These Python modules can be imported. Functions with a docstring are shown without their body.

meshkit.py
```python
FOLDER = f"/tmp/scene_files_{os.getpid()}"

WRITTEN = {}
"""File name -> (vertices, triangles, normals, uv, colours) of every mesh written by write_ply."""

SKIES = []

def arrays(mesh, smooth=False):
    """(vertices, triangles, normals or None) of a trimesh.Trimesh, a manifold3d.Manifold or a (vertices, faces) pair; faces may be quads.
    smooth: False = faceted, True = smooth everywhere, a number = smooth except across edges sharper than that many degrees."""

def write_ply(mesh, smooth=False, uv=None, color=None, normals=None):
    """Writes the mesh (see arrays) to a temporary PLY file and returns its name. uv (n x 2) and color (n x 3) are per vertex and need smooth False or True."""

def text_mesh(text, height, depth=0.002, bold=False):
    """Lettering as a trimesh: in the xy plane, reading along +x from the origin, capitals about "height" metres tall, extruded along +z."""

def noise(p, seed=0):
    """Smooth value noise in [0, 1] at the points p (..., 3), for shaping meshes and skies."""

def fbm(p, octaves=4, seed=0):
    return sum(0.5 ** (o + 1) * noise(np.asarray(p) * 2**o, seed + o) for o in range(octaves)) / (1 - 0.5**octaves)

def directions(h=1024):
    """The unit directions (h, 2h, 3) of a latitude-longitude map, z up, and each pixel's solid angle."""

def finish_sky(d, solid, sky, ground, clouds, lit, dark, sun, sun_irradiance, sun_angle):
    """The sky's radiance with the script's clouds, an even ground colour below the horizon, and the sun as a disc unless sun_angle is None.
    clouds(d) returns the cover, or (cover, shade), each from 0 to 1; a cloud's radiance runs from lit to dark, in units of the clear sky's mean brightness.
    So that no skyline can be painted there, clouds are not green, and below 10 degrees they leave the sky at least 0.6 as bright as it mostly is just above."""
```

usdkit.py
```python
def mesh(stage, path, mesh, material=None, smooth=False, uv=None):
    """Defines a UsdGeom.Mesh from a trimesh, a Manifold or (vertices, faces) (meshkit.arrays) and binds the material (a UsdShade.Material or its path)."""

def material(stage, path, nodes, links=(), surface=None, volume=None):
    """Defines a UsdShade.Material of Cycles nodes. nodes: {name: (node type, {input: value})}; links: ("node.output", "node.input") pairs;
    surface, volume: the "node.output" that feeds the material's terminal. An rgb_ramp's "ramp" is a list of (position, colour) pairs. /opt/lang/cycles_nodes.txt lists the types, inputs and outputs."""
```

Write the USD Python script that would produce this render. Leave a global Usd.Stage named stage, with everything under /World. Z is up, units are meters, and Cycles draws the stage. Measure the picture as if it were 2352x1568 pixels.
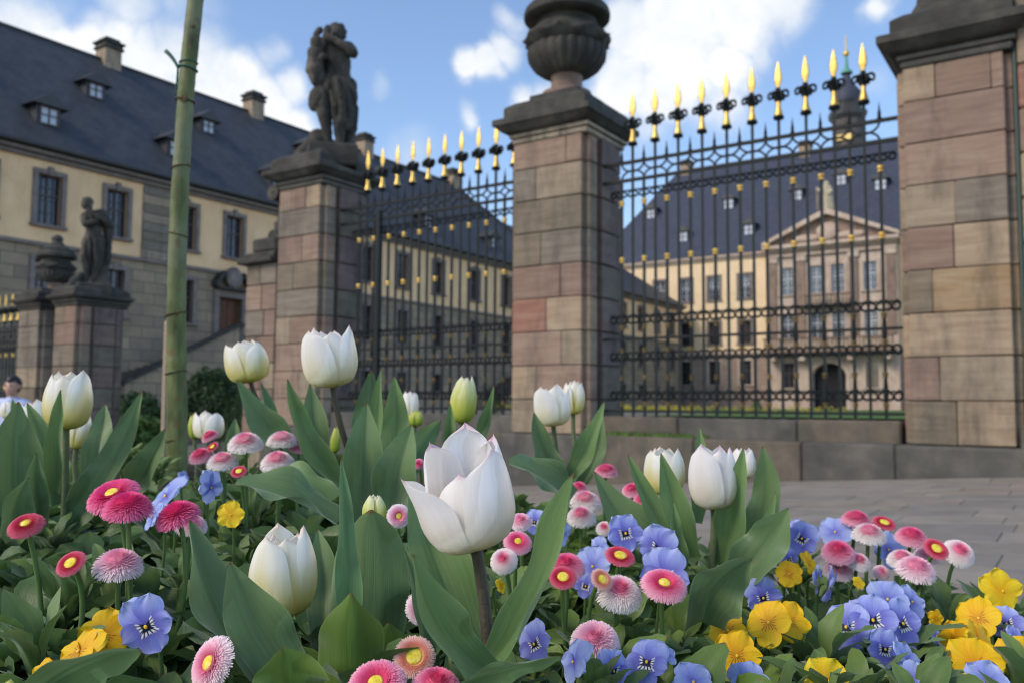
import math
import numpy as np
import trimesh
import manifold3d as m3
import meshkit
import usdkit
from shapely.geometry import Polygon, box as sbox
from pxr import Gf, Sdf, Usd, UsdGeom, UsdLux, UsdShade

stage = Usd.Stage.CreateInMemory()
UsdGeom.SetStageUpAxis(stage, UsdGeom.Tokens.z)
UsdGeom.SetStageMetersPerUnit(stage, 1.0)
UsdGeom.Xform.Define(stage, "/World")
rng = np.random.default_rng(7)

# ------------------------------------------------------------------ camera
FPX, PW, PH = 1960.0, 2352, 1568
TH, RO, HC = math.radians(4.2), math.radians(0.43), 0.75
EYE = np.array([0, 0, HC])
FWD = np.array([0, math.cos(TH), math.sin(TH)])
_u0 = np.array([0, -math.sin(TH), math.cos(TH)])
RGT = math.cos(RO) * np.array([1.0, 0, 0]) + math.sin(RO) * _u0
UPV = math.cos(RO) * _u0 - math.sin(RO) * np.array([1.0, 0, 0])
cam = UsdGeom.Camera.Define(stage, "/World/camera")
cam.AddTransformOp().Set(Gf.Matrix4d(*RGT, 0, *UPV, 0, *(-FWD), 0, *EYE, 1))
cam.CreateHorizontalApertureAttr(36.0)
cam.CreateVerticalApertureAttr(24.0)
cam.CreateFocalLengthAttr(36.0 * FPX / PW)
cam.CreateFStopAttr(12.5)
cam.CreateFocusDistanceAttr(0.56)
cam.CreateClippingRangeAttr(Gf.Vec2f(0.02, 5000))
cam.CreateExposureAttr(0.55)


def ray(u, v):
    return FWD + RGT * ((u - PW / 2) / FPX) + UPV * ((PH / 2 - v) / FPX)


def P(u, v, D):
    """The world point that the photograph shows at (u, v) and D metres in front of the lens."""
    return EYE + ray(u, v) * D


def material(name, nodes, links=(), surface="p.BSDF"):
    return usdkit.material(stage, "/World/Looks/" + name, nodes, links, surface=surface)


# ------------------------------------------------------------------ sky and sun
AN = math.radians(34.0)
FA, NA = np.array([math.cos(AN), -math.sin(AN), 0]), np.array([math.sin(AN), math.cos(AN), 0])   # along the fence, into the court
SUN = -NA * 0.80 - FA * 0.42
SUN = SUN / np.linalg.norm(SUN) * math.cos(math.radians(40)) + np.array([0, 0, math.sin(math.radians(40))])
SUN_EL, SUN_ROT = math.asin(SUN[2]), math.atan2(SUN[0], SUN[1])


def sky_material():
    blobs = [(20, 90, 110, 1.0), (110, 130, 90, 0.95), (200, 90, 70, 0.9), (270, 110, 85, 1.0), (340, 140, 95, 1.0), (430, 140, 110, 1.0), (420, 230, 110, 1.0), (520, 200, 100, 1.0), (590, 260, 95, 1.0), (660, 300, 75, 1.0),
             (610, 130, 55, 0.5), (660, 200, 55, 0.65), (300, -5, 95, 0.62), (440, 5, 80, 0.5), (90, 10, 60, 0.4), (1070, 160, 46, 0.9), (1110, 150, 50, 1.0), (1150, 110, 48, 0.85), (1170, 50, 45, 0.55), (1075, 262, 40, 0.6), (1200, 215, 50, 0.75), (1250, 200, 50, 0.6),
             (1430, 190, 95, 0.9), (1460, 90, 110, 1.0), (1560, 60, 150, 1.0), (1540, 190, 130, 1.0), (1690, 40, 120, 1.0), (1800, -10, 100, 0.85), (1660, 165, 80, 0.85), (1640, 250, 110, 0.55), (1730, 130, 50, 0.6),
             (2045, 20, 42, 0.85), (930, 355, 90, 0.45), (870, 195, 30, 0.4), (2010, 170, 60, 0.35), (1500, 300, 80, 0.5)]
    nodes = {
        "sky": ("sky_texture", {"sky_type": "single_scattering", "sun_disc": False, "sun_elevation": SUN_EL, "sun_rotation": SUN_ROT, "aerosol_density": 1.0, "air_density": 1.0, "ozone_density": 2.0}),
        "geo": ("geometry", {}),
        "warp": ("noise_texture", {"scale": 9.0, "detail": 5.0, "roughness": 0.55}),
        "warpc": ("vector_math", {"math_type": "subtract", "vector2": (0.5, 0.5, 0.5)}),
        "warps": ("vector_math", {"math_type": "scale", "scale": 0.075}),
        "pos": ("vector_math", {"math_type": "add"}),
        "wide": ("noise_texture", {"scale": 2.6, "detail": 6.0, "roughness": 0.55}),
        "wider": ("map_range", {"range_type": "smoothstep", "from_min": 0.53, "from_max": 0.74, "to_min": 0.0, "to_max": 0.75, "clamp": True}),
        "fine": ("noise_texture", {"scale": 16.0, "detail": 7.0, "roughness": 0.6}),
        "finer": ("map_range", {"from_min": 0.25, "from_max": 0.75, "to_min": 0.62, "to_max": 1.22}),
    }
    links = [("geo.position", "warp.vector"), ("warp.color", "warpc.vector1"), ("warpc.vector", "warps.vector1"), ("geo.position", "pos.vector1"), ("warps.vector", "pos.vector2"),
             ("geo.position", "wide.vector"), ("wide.fac", "wider.value"), ("geo.position", "fine.vector"), ("fine.fac", "finer.value")]
    last = None
    for i, (u, v, r, a) in enumerate(blobs):
        d = ray(u, v)
        d = d / np.linalg.norm(d)
        nodes[f"d{i}"] = ("vector_math", {"math_type": "distance", "vector2": tuple(d)})
        nodes[f"m{i}"] = ("map_range", {"range_type": "smoothstep", "from_min": 1.35 * r / FPX, "from_max": 0.15 * r / FPX, "to_min": 0.0, "to_max": a, "clamp": True})
        links += [("pos.vector", f"d{i}.vector1"), (f"d{i}.value", f"m{i}.value")]
        if last:
            nodes[f"a{i}"] = ("math", {"math_type": "maximum"})
            links += [(last, f"a{i}.value1"), (f"m{i}.result", f"a{i}.value2")]
            last = f"a{i}.value"
        else:
            last = f"m{i}.result"
    # the blobs shape the sky in view; elsewhere the wide noise carries on with the same cover
    d = ray(1176, 300)
    nodes |= {
        "here": ("vector_math", {"math_type": "distance", "vector2": tuple(d / np.linalg.norm(d))}),
        "away": ("map_range", {"range_type": "smoothstep", "from_min": 0.75, "from_max": 1.1, "to_min": 0.0, "to_max": 1.0, "clamp": True}),
        "wfac": ("math", {"math_type": "multiply"}),
        "both": ("math", {"math_type": "maximum"}),
        "cover": ("math", {"math_type": "multiply"}),
        "ramp": ("map_range", {"range_type": "smoothstep", "from_min": 0.08, "from_max": 0.80, "to_min": 0.0, "to_max": 0.97, "clamp": True}),
        "sn": ("noise_texture", {"scale": 8.0, "detail": 6.0, "roughness": 0.6, "distortion": 0.4}),
        "sr": ("map_range", {"from_min": 0.36, "from_max": 0.62, "to_min": 0.25, "to_max": 1.0, "clamp": True}),
        "sm": ("math", {"math_type": "multiply"}),
        "cloudc": ("rgb_ramp", {"ramp": [(0.0, CLOUD_LO), (0.55, CLOUD_MID), (1.0, CLOUD_HI)]}),
        "tint": ("mix_color", {"blend_type": "multiply", "fac": 1.0, "b": SKY_TINT}),
        "mix": ("mix_color", {"blend_type": "mix", "use_clamp": False, "use_clamp_result": False}),
        "bg": ("background_shader", {"strength": SKY_STRENGTH}),
    }
    nodes["tint"][1]["use_clamp"] = False
    links += [("geo.position", "here.vector1"), ("here.value", "away.value"), ("away.result", "wfac.value1"), ("wider.result", "wfac.value2"), (last, "both.value1"), ("wfac.value", "both.value2"),
              ("both.value", "cover.value1"), ("finer.result", "cover.value2"), ("cover.value", "ramp.value"), ("geo.position", "sn.vector"), ("sn.fac", "sr.value"), ("sr.result", "sm.value1"), ("ramp.result", "sm.value2"), ("sm.value", "cloudc.fac"), ("sky.color", "tint.a"), ("tint.result", "mix.a"),
              ("cloudc.color", "mix.b"), ("ramp.result", "mix.fac"), ("mix.result", "bg.color")]
    return material("sky_look", nodes, links, "bg.background")


SKY_STRENGTH = 0.15
SKY_TINT = (1.0, 1.01, 1.04)
CLOUD_LO, CLOUD_MID, CLOUD_HI = (3.1, 3.55, 4.2), (4.1, 4.3, 4.55), (5.0, 5.0, 5.0)
dome = UsdLux.DomeLight.Define(stage, "/World/sky")
dome.CreateIntensityAttr(1.0)
UsdShade.MaterialBindingAPI.Apply(dome.GetPrim()).Bind(sky_material())
dome.GetPrim().SetCustomDataByKey("kind", "structure")
sun = UsdLux.DistantLight.Define(stage, "/World/sun")
sun.CreateIntensityAttr(0.42)
sun.CreateAngleAttr(20.0)
sun.CreateColorAttr(Gf.Vec3f(1.0, 0.87, 0.70))
sun.GetPrim().CreateAttribute("inputs:normalize", Sdf.ValueTypeNames.Bool).Set(True)
_z = SUN
_x = np.cross([0, 0, 1.0], _z)
_x /= np.linalg.norm(_x)
_y = np.cross(_z, _x)
sun.AddTransformOp().Set(Gf.Matrix4d(*_x, 0, *_y, 0, *_z, 0, 0, 0, 30, 1))

# ------------------------------------------------------------------ helpers
used = {}


def numbered(parent, name):
    k = (parent, name)
    used[k] = used.get(k, -1) + 1
    return name if used[k] == 0 else f"{name}_{used[k]:03d}"


class Thing:
    def __init__(self, path, prim):
        self.path, self.prim = path, prim


def tag(prim, label=None, cat=None, group=None, kind=None):
    for k, v in (("label", label), ("category", cat), ("group", group), ("kind", kind)):
        if v:
            prim.SetCustomDataByKey(k, v)


def thing(name, label=None, cat=None, loc=(0, 0, 0), rotz=0.0, group=None, kind=None):
    path = "/World/" + numbered("/World", name)
    x = UsdGeom.Xform.Define(stage, path)
    x.AddTranslateOp().Set(Gf.Vec3d(*map(float, loc)))
    if rotz:
        x.AddRotateZOp().Set(float(rotz))
    tag(x.GetPrim(), label, cat, group, kind)
    t = Thing(path, x.GetPrim())
    t.loc = np.array(loc, float)
    return t


def part(parent, name, mesh, mat, smooth=False, uv=None, label=None, kind=None):
    """One Mesh prim under a thing or a part (or at top level when parent is None)."""
    up = parent.path if parent else "/World"
    path = up + "/" + numbered(up, name)
    m = usdkit.mesh(stage, path, mesh, mat, smooth, uv)
    tag(m.GetPrim(), label, None, None, kind)
    return Thing(path, m.GetPrim())


def copy_of(src, name, loc, rotz=0.0, scale=1.0, label=None, cat=None, group=None, tilt=(0, 0)):
    path = "/World/" + numbered("/World", name)
    x = UsdGeom.Xform.Define(stage, path)
    x.AddTranslateOp().Set(Gf.Vec3d(*map(float, loc)))
    x.AddRotateXYZOp().Set(Gf.Vec3f(float(tilt[0]), float(tilt[1]), float(rotz)))
    x.AddScaleOp().Set(Gf.Vec3f(float(scale), float(scale), float(scale)))
    x.GetPrim().GetReferences().AddInternalReference(src)
    x.GetPrim().SetInstanceable(True)
    tag(x.GetPrim(), label, cat, group)
    return x.GetPrim()


# the palace frame: s along the fence, n into the court, z up
ORG = np.array([4.470, 9.379, 0.0])
ROT = -34.0


def FP(s, n, z):
    return ORG + FA * s + NA * n + np.array([0, 0, z])


def pthing(name, label, cat, s=0, n=0, z=0, group=None, kind=None):
    t = thing(name, label, cat, FP(s, n, z), ROT, group, kind)
    t.o = np.array([s, n, z], float)
    return t


class MB:
    """Collects shapes into one mesh."""

    def __init__(self, o=(0, 0, 0)):
        self.v, self.f, self.n, self.o = [], [], 0, np.array(o, float)

    def add(self, v, f):
        v, f = np.asarray(v, float), np.asarray(f, int)
        if f.shape[1] == 4:
            f = np.vstack([f[:, [0, 1, 2]], f[:, [0, 2, 3]]])
        self.v.append(v - self.o)
        self.f.append(f + self.n)
        self.n += len(v)
        return self

    def box(self, x0, x1, y0, y1, z0, z1, c=0.0):
        v, f = cbox(x0, x1, y0, y1, z0, z1, c)
        return self.add(v, f)

    def mesh(self, m):
        return self.add(m.vertices, m.faces)

    def get(self):
        return np.vstack(self.v), np.vstack(self.f)


_cb = {}


def cbox(x0, x1, y0, y1, z0, z1, c=0.0):
    sg = np.array([(a, b, d) for a in (-1, 1) for b in (-1, 1) for d in (-1, 1)], float)
    ce, h = np.array([x0 + x1, y0 + y1, z0 + z1]) / 2, np.abs([x1 - x0, y1 - y0, z1 - z0]) / 2
    if c <= 0:
        if "b" not in _cb:
            _cb["b"] = _hullf(sg)
        return ce + sg * h, _cb["b"]
    k = np.vstack([np.where(np.eye(3)[i] > 0, 1.0, 0.0)[None] * np.ones((8, 1)) for i in range(3)])  # which axis stays full
    s3 = np.vstack([sg] * 3)
    if "c" not in _cb:
        _cb["c"] = _hullf(s3 * (1.0 - 0.2 * (1 - k)))
    c = min(c, 0.45 * h.min())
    return ce + s3 * (h - c * (1 - k)), _cb["c"]


def _hullf(p):
    from scipy.spatial import ConvexHull
    h = ConvexHull(p)
    f = h.simplices.copy()
    ce = p.mean(0)
    for i, t in enumerate(f):
        a, b, c = p[t]
        if np.dot(np.cross(b - a, c - a), (a + b + c) / 3 - ce) < 0:
            f[i] = t[::-1]
    return f


def grid(pts):
    """(nt, ns, 3) points as a quad sheet."""
    nt, ns = pts.shape[:2]
    i, j = np.meshgrid(np.arange(nt - 1), np.arange(ns - 1), indexing="ij")
    a = (i * ns + j).ravel()
    return pts.reshape(-1, 3), np.stack([a, a + 1, a + ns + 1, a + ns], 1)


def tube(points, radii, sides=6, caps=True):
    p = np.asarray(points, float)
    r = np.broadcast_to(np.asarray(radii, float), (len(p),))
    t = np.gradient(p, axis=0)
    t /= np.linalg.norm(t, axis=1, keepdims=True) + 1e-12
    ref = np.array([0, 0, 1.0]) if abs(t[:, 2]).mean() < 0.8 else np.array([1.0, 0, 0])
    a = np.cross(t, ref)
    a /= np.linalg.norm(a, axis=1, keepdims=True) + 1e-12
    b = np.cross(a, t)
    g = np.arange(sides) * 2 * np.pi / sides
    v = p[:, None] + r[:, None, None] * (np.cos(g)[None, :, None] * a[:, None] + np.sin(g)[None, :, None] * b[:, None])
    n = len(p)
    i, j = np.meshgrid(np.arange(n - 1), np.arange(sides), indexing="ij")
    q = np.stack([i * sides + j, (i + 1) * sides + j, (i + 1) * sides + (j + 1) % sides, i * sides + (j + 1) % sides], -1).reshape(-1, 4)
    f = np.vstack([q[:, [0, 1, 2]], q[:, [0, 2, 3]]])
    v = v.reshape(-1, 3)
    if caps:
        v = np.vstack([v, p[:1], p[-1:]])
        k = np.arange(sides)
        f = np.vstack([f, np.stack([np.full(sides, len(v) - 2), k, (k + 1) % sides], 1), np.stack([np.full(sides, len(v) - 1), (n - 1) * sides + (k + 1) % sides, (n - 1) * sides + k], 1)])
    return v, f


def lathe(prof, sides=24, c=(0, 0, 0), sx=1.0, sy=1.0):
    """prof: (radius, z) pairs from the bottom up."""
    prof = np.asarray(prof, float)
    g = np.arange(sides) * 2 * np.pi / sides
    v = np.stack([prof[:, 0, None] * np.cos(g) * sx, prof[:, 0, None] * np.sin(g) * sy, np.broadcast_to(prof[:, 1, None], (len(prof), sides))], -1) + np.asarray(c, float)
    n = len(prof)
    i, j = np.meshgrid(np.arange(n - 1), np.arange(sides), indexing="ij")
    q = np.stack([i * sides + j, i * sides + (j + 1) % sides, (i + 1) * sides + (j + 1) % sides, (i + 1) * sides + j], -1).reshape(-1, 4)
    return v.reshape(-1, 3), q


def bez(a, b, c, n=16):
    t = np.linspace(0, 1, n)[:, None]
    return (1 - t) ** 2 * np.asarray(a) + 2 * t * (1 - t) * np.asarray(b) + t**2 * np.asarray(c)


def unit(v):
    v = np.asarray(v, float)
    return v / (np.linalg.norm(v) + 1e-12)


def basis(d):
    """A rotation whose third column is d."""
    z = unit(d)
    x = unit(np.cross([0, 1.0, 0.05], z))
    return np.stack([x, np.cross(z, x), z], 1)


# ------------------------------------------------------------------ materials
def plain(name, col, rough=0.6, metal=0.0, spec=0.5, **kw):
    return material(name, {"p": ("principled_bsdf", {"base_color": col, "roughness": rough, "metallic": metal, "specular_ior_level": spec, **kw})})


def mottled(name, cols, scale=4.0, rough=0.75, bump=0.3, stretch=(1, 1, 1), detail=6.0, bscale=None, spec=0.3, dirt=None, dist=0.01, metal=0.0):
    """Noise between the colours, in the object's own coordinates, with fine relief; dirt: (colour, amount) of large stains."""
    n = {"tc": ("texture_coordinate", {}), "mp": ("mapping", {"scale": stretch}), "n": ("noise_texture", {"scale": scale, "detail": detail, "roughness": 0.6, "distortion": 0.3}),
         "r": ("rgb_ramp", {"ramp": [(0.30 + 0.40 * i / max(len(cols) - 1, 1), c) for i, c in enumerate(cols)]}),
         "nb": ("noise_texture", {"scale": bscale or scale * 9, "detail": 6.0, "roughness": 0.65}),
         "b": ("bump", {"strength": bump, "distance": dist}), "p": ("principled_bsdf", {"roughness": rough, "specular_ior_level": spec, "metallic": metal})}
    l = [("tc.object", "mp.vector"), ("mp.vector", "n.vector"), ("tc.object", "nb.vector"), ("n.fac", "r.fac"), ("nb.fac", "b.height"), ("b.normal", "p.normal")]
    if dirt:
        n |= {"md": ("mapping", {"scale": (1.6, 1.6, 0.45)}), "nd": ("noise_texture", {"scale": scale * 0.8, "detail": 7.0, "roughness": 0.68}), "rd": ("map_range", {"from_min": 0.48, "from_max": 0.68, "to_min": 0.0, "to_max": dirt[1], "clamp": True}),
              "mx": ("mix_color", {"b": dirt[0]})}
        l += [("tc.object", "md.vector"), ("md.vector", "nd.vector"), ("nd.fac", "rd.value"), ("rd.result", "mx.fac"), ("r.color", "mx.a"), ("mx.result", "p.base_color")]
    else:
        l += [("r.color", "p.base_color")]
    return material(name, n, l)


DARK = (0.055, 0.05, 0.042)
SAND = {}
for nm, cs in dict(
    pink=[(0.235, 0.150, 0.112), (0.30, 0.205, 0.150), (0.34, 0.255, 0.19)],
    rose=[(0.20, 0.132, 0.102), (0.255, 0.172, 0.130), (0.295, 0.215, 0.165)],
    red=[(0.24, 0.112, 0.078), (0.30, 0.148, 0.102), (0.34, 0.20, 0.145)],
    tan=[(0.28, 0.20, 0.13), (0.36, 0.265, 0.175), (0.41, 0.32, 0.22)],
    buff=[(0.25, 0.19, 0.128), (0.315, 0.245, 0.17), (0.36, 0.29, 0.205)],
    grey=[(0.155, 0.128, 0.098), (0.215, 0.178, 0.138), (0.265, 0.225, 0.175)],
    olive=[(0.155, 0.122, 0.082), (0.205, 0.162, 0.112), (0.245, 0.20, 0.142)],
    ochre=[(0.27, 0.165, 0.085), (0.33, 0.23, 0.13), (0.37, 0.29, 0.19)],
    mauve=[(0.20, 0.126, 0.094), (0.25, 0.165, 0.122), (0.285, 0.205, 0.152)],
).items():
    cs = [tuple(0.84 * q for q in c) for c in cs]
    SAND[nm] = mottled("sandstone_" + nm, cs, scale=1.9, stretch=(1, 1, 9.0), bump=0.7, bscale=30, dirt=(DARK, 0.66), dist=0.009)
M_joint = mottled("mortar", [(0.075, 0.062, 0.048), (0.15, 0.126, 0.10)], scale=6)
M_black = mottled("weathered_stone", [(0.022, 0.022, 0.018), (0.042, 0.040, 0.033), (0.08, 0.073, 0.058)], scale=3.0, bump=0.7, bscale=24, dist=0.012)
M_black2 = mottled("weathered_statue_stone", [(0.016, 0.016, 0.013), (0.030, 0.029, 0.023), (0.052, 0.046, 0.036), (0.16, 0.13, 0.10)], scale=3.6, stretch=(1, 1, 0.5), bump=0.8, bscale=18, dist=0.012)
M_pale = mottled("pale_moulding_stone", [(0.20, 0.165, 0.115), (0.30, 0.25, 0.18), (0.34, 0.28, 0.2)], scale=4, dirt=(DARK, 0.75))
M_step = mottled("step_stone", [(0.052, 0.049, 0.043), (0.085, 0.080, 0.069), (0.125, 0.115, 0.098)], scale=3.0, bump=0.5, bscale=26, dirt=((0.06, 0.06, 0.05), 0.7), dist=0.008)
M_step2 = mottled("step_stone_brown", [(0.07, 0.058, 0.044), (0.11, 0.090, 0.066), (0.15, 0.122, 0.09)], scale=3.0, bump=0.5, bscale=26, dirt=((0.06, 0.06, 0.05), 0.8), dist=0.008)
M_iron = plain("painted_iron", (0.008, 0.011, 0.011), 0.5, 0.0, 0.22)
M_gold = mottled("gold_leaf", [(0.55, 0.33, 0.06), (0.74, 0.50, 0.13), (0.85, 0.63, 0.22)], scale=30, rough=0.45, bump=0.25, metal=0.85)
M_slate = {}


def brick(name, u, v, c1, c2, mortar, bw, rh, ms, off=0.5, bump=0.5, noise=((0.5, 0.5, 0.5), 0.0), rough=0.8):
    """Coursed blocks on a far wall; u, v: which object axes run along and up."""
    n = {"tc": ("texture_coordinate", {}), "sx": ("separate_xyz", {}), "cx": ("combine_xyz", {}),
         "b": ("brick_texture", {"color1": c1, "color2": c2, "mortar": mortar, "scale": 1.0, "brick_width": bw, "row_height": rh, "mortar_size": ms, "mortar_smooth": 0.2, "bias": -0.1, "offset": off}),
         "n": ("noise_texture", {"scale": 1.3, "detail": 7.0, "roughness": 0.65}), "mr": ("map_range", {"from_min": 0.35, "from_max": 0.7, "to_min": 0.0, "to_max": noise[1], "clamp": True}),
         "mx": ("mix_color", {"b": noise[0]}), "inv": ("math", {"math_type": "subtract", "value1": 1.0}), "bp": ("bump", {"strength": bump, "distance": 0.03}), "p": ("principled_bsdf", {"roughness": rough, "specular_ior_level": 0.25})}
    l = [("tc.object", "sx.vector"), (f"sx.{u}", "cx.x"), (f"sx.{v}", "cx.y"), ("cx.vector", "b.vector"), ("tc.object", "n.vector"), ("n.fac", "mr.value"), ("mr.result", "mx.fac"), ("b.color", "mx.a"),
         ("mx.result", "p.base_color"), ("b.fac", "inv.value2"), ("inv.value", "bp.height"), ("bp.normal", "p.normal")]
    return material(name, n, l)


M_wing_stone = brick("wing_ashlar", "y", "z", (0.33, 0.245, 0.155), (0.215, 0.165, 0.112), (0.10, 0.085, 0.065), 1.15, 0.52, 0.02, noise=((0.15, 0.12, 0.09), 0.5))
M_corps_stone = brick("corps_ashlar", "x", "z", (0.33, 0.25, 0.18), (0.26, 0.155, 0.13), (0.15, 0.12, 0.10), 1.2, 0.5, 0.02, noise=((0.27, 0.22, 0.18), 0.6))
M_slate_w = brick("roof_slates_wing", "y", "z", (0.036, 0.040, 0.047), (0.056, 0.060, 0.068), (0.024, 0.026, 0.030), 0.36, 0.22, 0.016, noise=((0.078, 0.080, 0.080), 0.6), rough=0.55)
M_slate_c = brick("roof_slates_corps", "x", "z", (0.034, 0.042, 0.066), (0.052, 0.060, 0.088), (0.024, 0.028, 0.038), 0.36, 0.25, 0.018, noise=((0.058, 0.066, 0.088), 0.5), rough=0.55)
M_yellow = mottled("yellow_plaster", [(0.66, 0.485, 0.285), (0.72, 0.54, 0.33), (0.75, 0.575, 0.36)], scale=0.9, bump=0.1, dist=0.01)
M_peach = mottled("wing_plaster", [(0.69, 0.435, 0.225), (0.75, 0.485, 0.26), (0.78, 0.515, 0.285)], scale=0.9, bump=0.1, dist=0.01, dirt=((0.40, 0.28, 0.17), 0.35))
M_surround = mottled("window_surround_stone", [(0.13, 0.105, 0.09), (0.18, 0.145, 0.125), (0.22, 0.18, 0.155)], scale=2.5)
M_cstone = mottled("corps_dressed_stone", [(0.36, 0.275, 0.21), (0.45, 0.355, 0.275), (0.50, 0.41, 0.325)], scale=1.2, dirt=((0.32, 0.19, 0.15), 0.65))
M_gutter = plain("eaves_gutter", (0.035, 0.035, 0.033), 0.5)
M_glass = material("window_glass", {"n": ("noise_texture", {"scale": 0.8, "detail": 2.0}), "tc": ("texture_coordinate", {}), "b": ("bump", {"strength": 0.12, "distance": 0.05}), "p": ("principled_bsdf", {"base_color": (0.012, 0.014, 0.018), "roughness": 0.06, "specular_ior_level": 0.9})},
                  [("tc.object", "n.vector"), ("n.fac", "b.height"), ("b.normal", "p.normal")])
M_sash = plain("dark_sash", (0.075, 0.05, 0.045), 0.5)
M_sash_w = plain("white_sash", (0.55, 0.57, 0.60), 0.5)
M_white_pane = plain("pale_shutter_pane", (0.42, 0.46, 0.52), 0.3)
M_door = mottled("oak_door", [(0.085, 0.032, 0.014), (0.13, 0.05, 0.022)], scale=3, stretch=(4, 4, 0.6), rough=0.5)
M_copper = plain("green_copper", (0.09, 0.27, 0.20), 0.6)
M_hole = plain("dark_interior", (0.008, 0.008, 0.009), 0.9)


def ground_mat(name, c, scale, bump, rough=0.9, dist=0.02):
    return mottled(name, c, scale=scale, bump=bump, rough=rough, bscale=scale * 14, dist=dist)


M_ground = ground_mat("ground_gravel", [(0.10, 0.092, 0.08), (0.14, 0.128, 0.112), (0.17, 0.155, 0.135)], 1.2, 0.3)
M_paver = [mottled(f"paving_slab_{i}", [tuple(np.array(b) * 0.8), b, tuple(np.array(b) * 1.2)], scale=3.5, bump=0.35, bscale=60, dist=0.004, rough=0.7) for i, b in enumerate([(0.205, 0.182, 0.150), (0.225, 0.20, 0.165), (0.185, 0.168, 0.143), (0.22, 0.186, 0.148)])]
M_grass = mottled("lawn_grass", [(0.035, 0.075, 0.012), (0.06, 0.12, 0.02), (0.09, 0.15, 0.03)], scale=2.0, bump=0.6, rough=0.9, bscale=60)
M_moss = mottled("moss", [(0.03, 0.055, 0.012), (0.055, 0.10, 0.02), (0.08, 0.14, 0.03)], scale=14, bump=0.8, rough=0.95, bscale=90)
M_soil = mottled("bed_soil", [(0.018, 0.013, 0.009), (0.035, 0.025, 0.017), (0.05, 0.036, 0.025)], scale=18, bump=1.0, rough=0.95, bscale=90)


# ------------------------------------------------------------------ ground
def g_plaza(s):
    return 0.073 * np.clip(s, -18, 4)


def ground_z(s, n):
    s, n = np.asarray(s, float), np.asarray(n, float)
    court = 0.45
    k = np.clip((n + 0.02) / 0.10, 0, 1)                        # behind the fence's plinth wall
    gap = np.clip((-9.6 - s) / 3.0, 0, 1)                       # left of the gate pillars the plaza runs on
    k2 = np.clip((n - 3.0) / 22.0, 0, 1)
    return g_plaza(s) * (1 - (k * (1 - gap) + k2 * gap)) + court * (k * (1 - gap) + k2 * gap)


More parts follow.
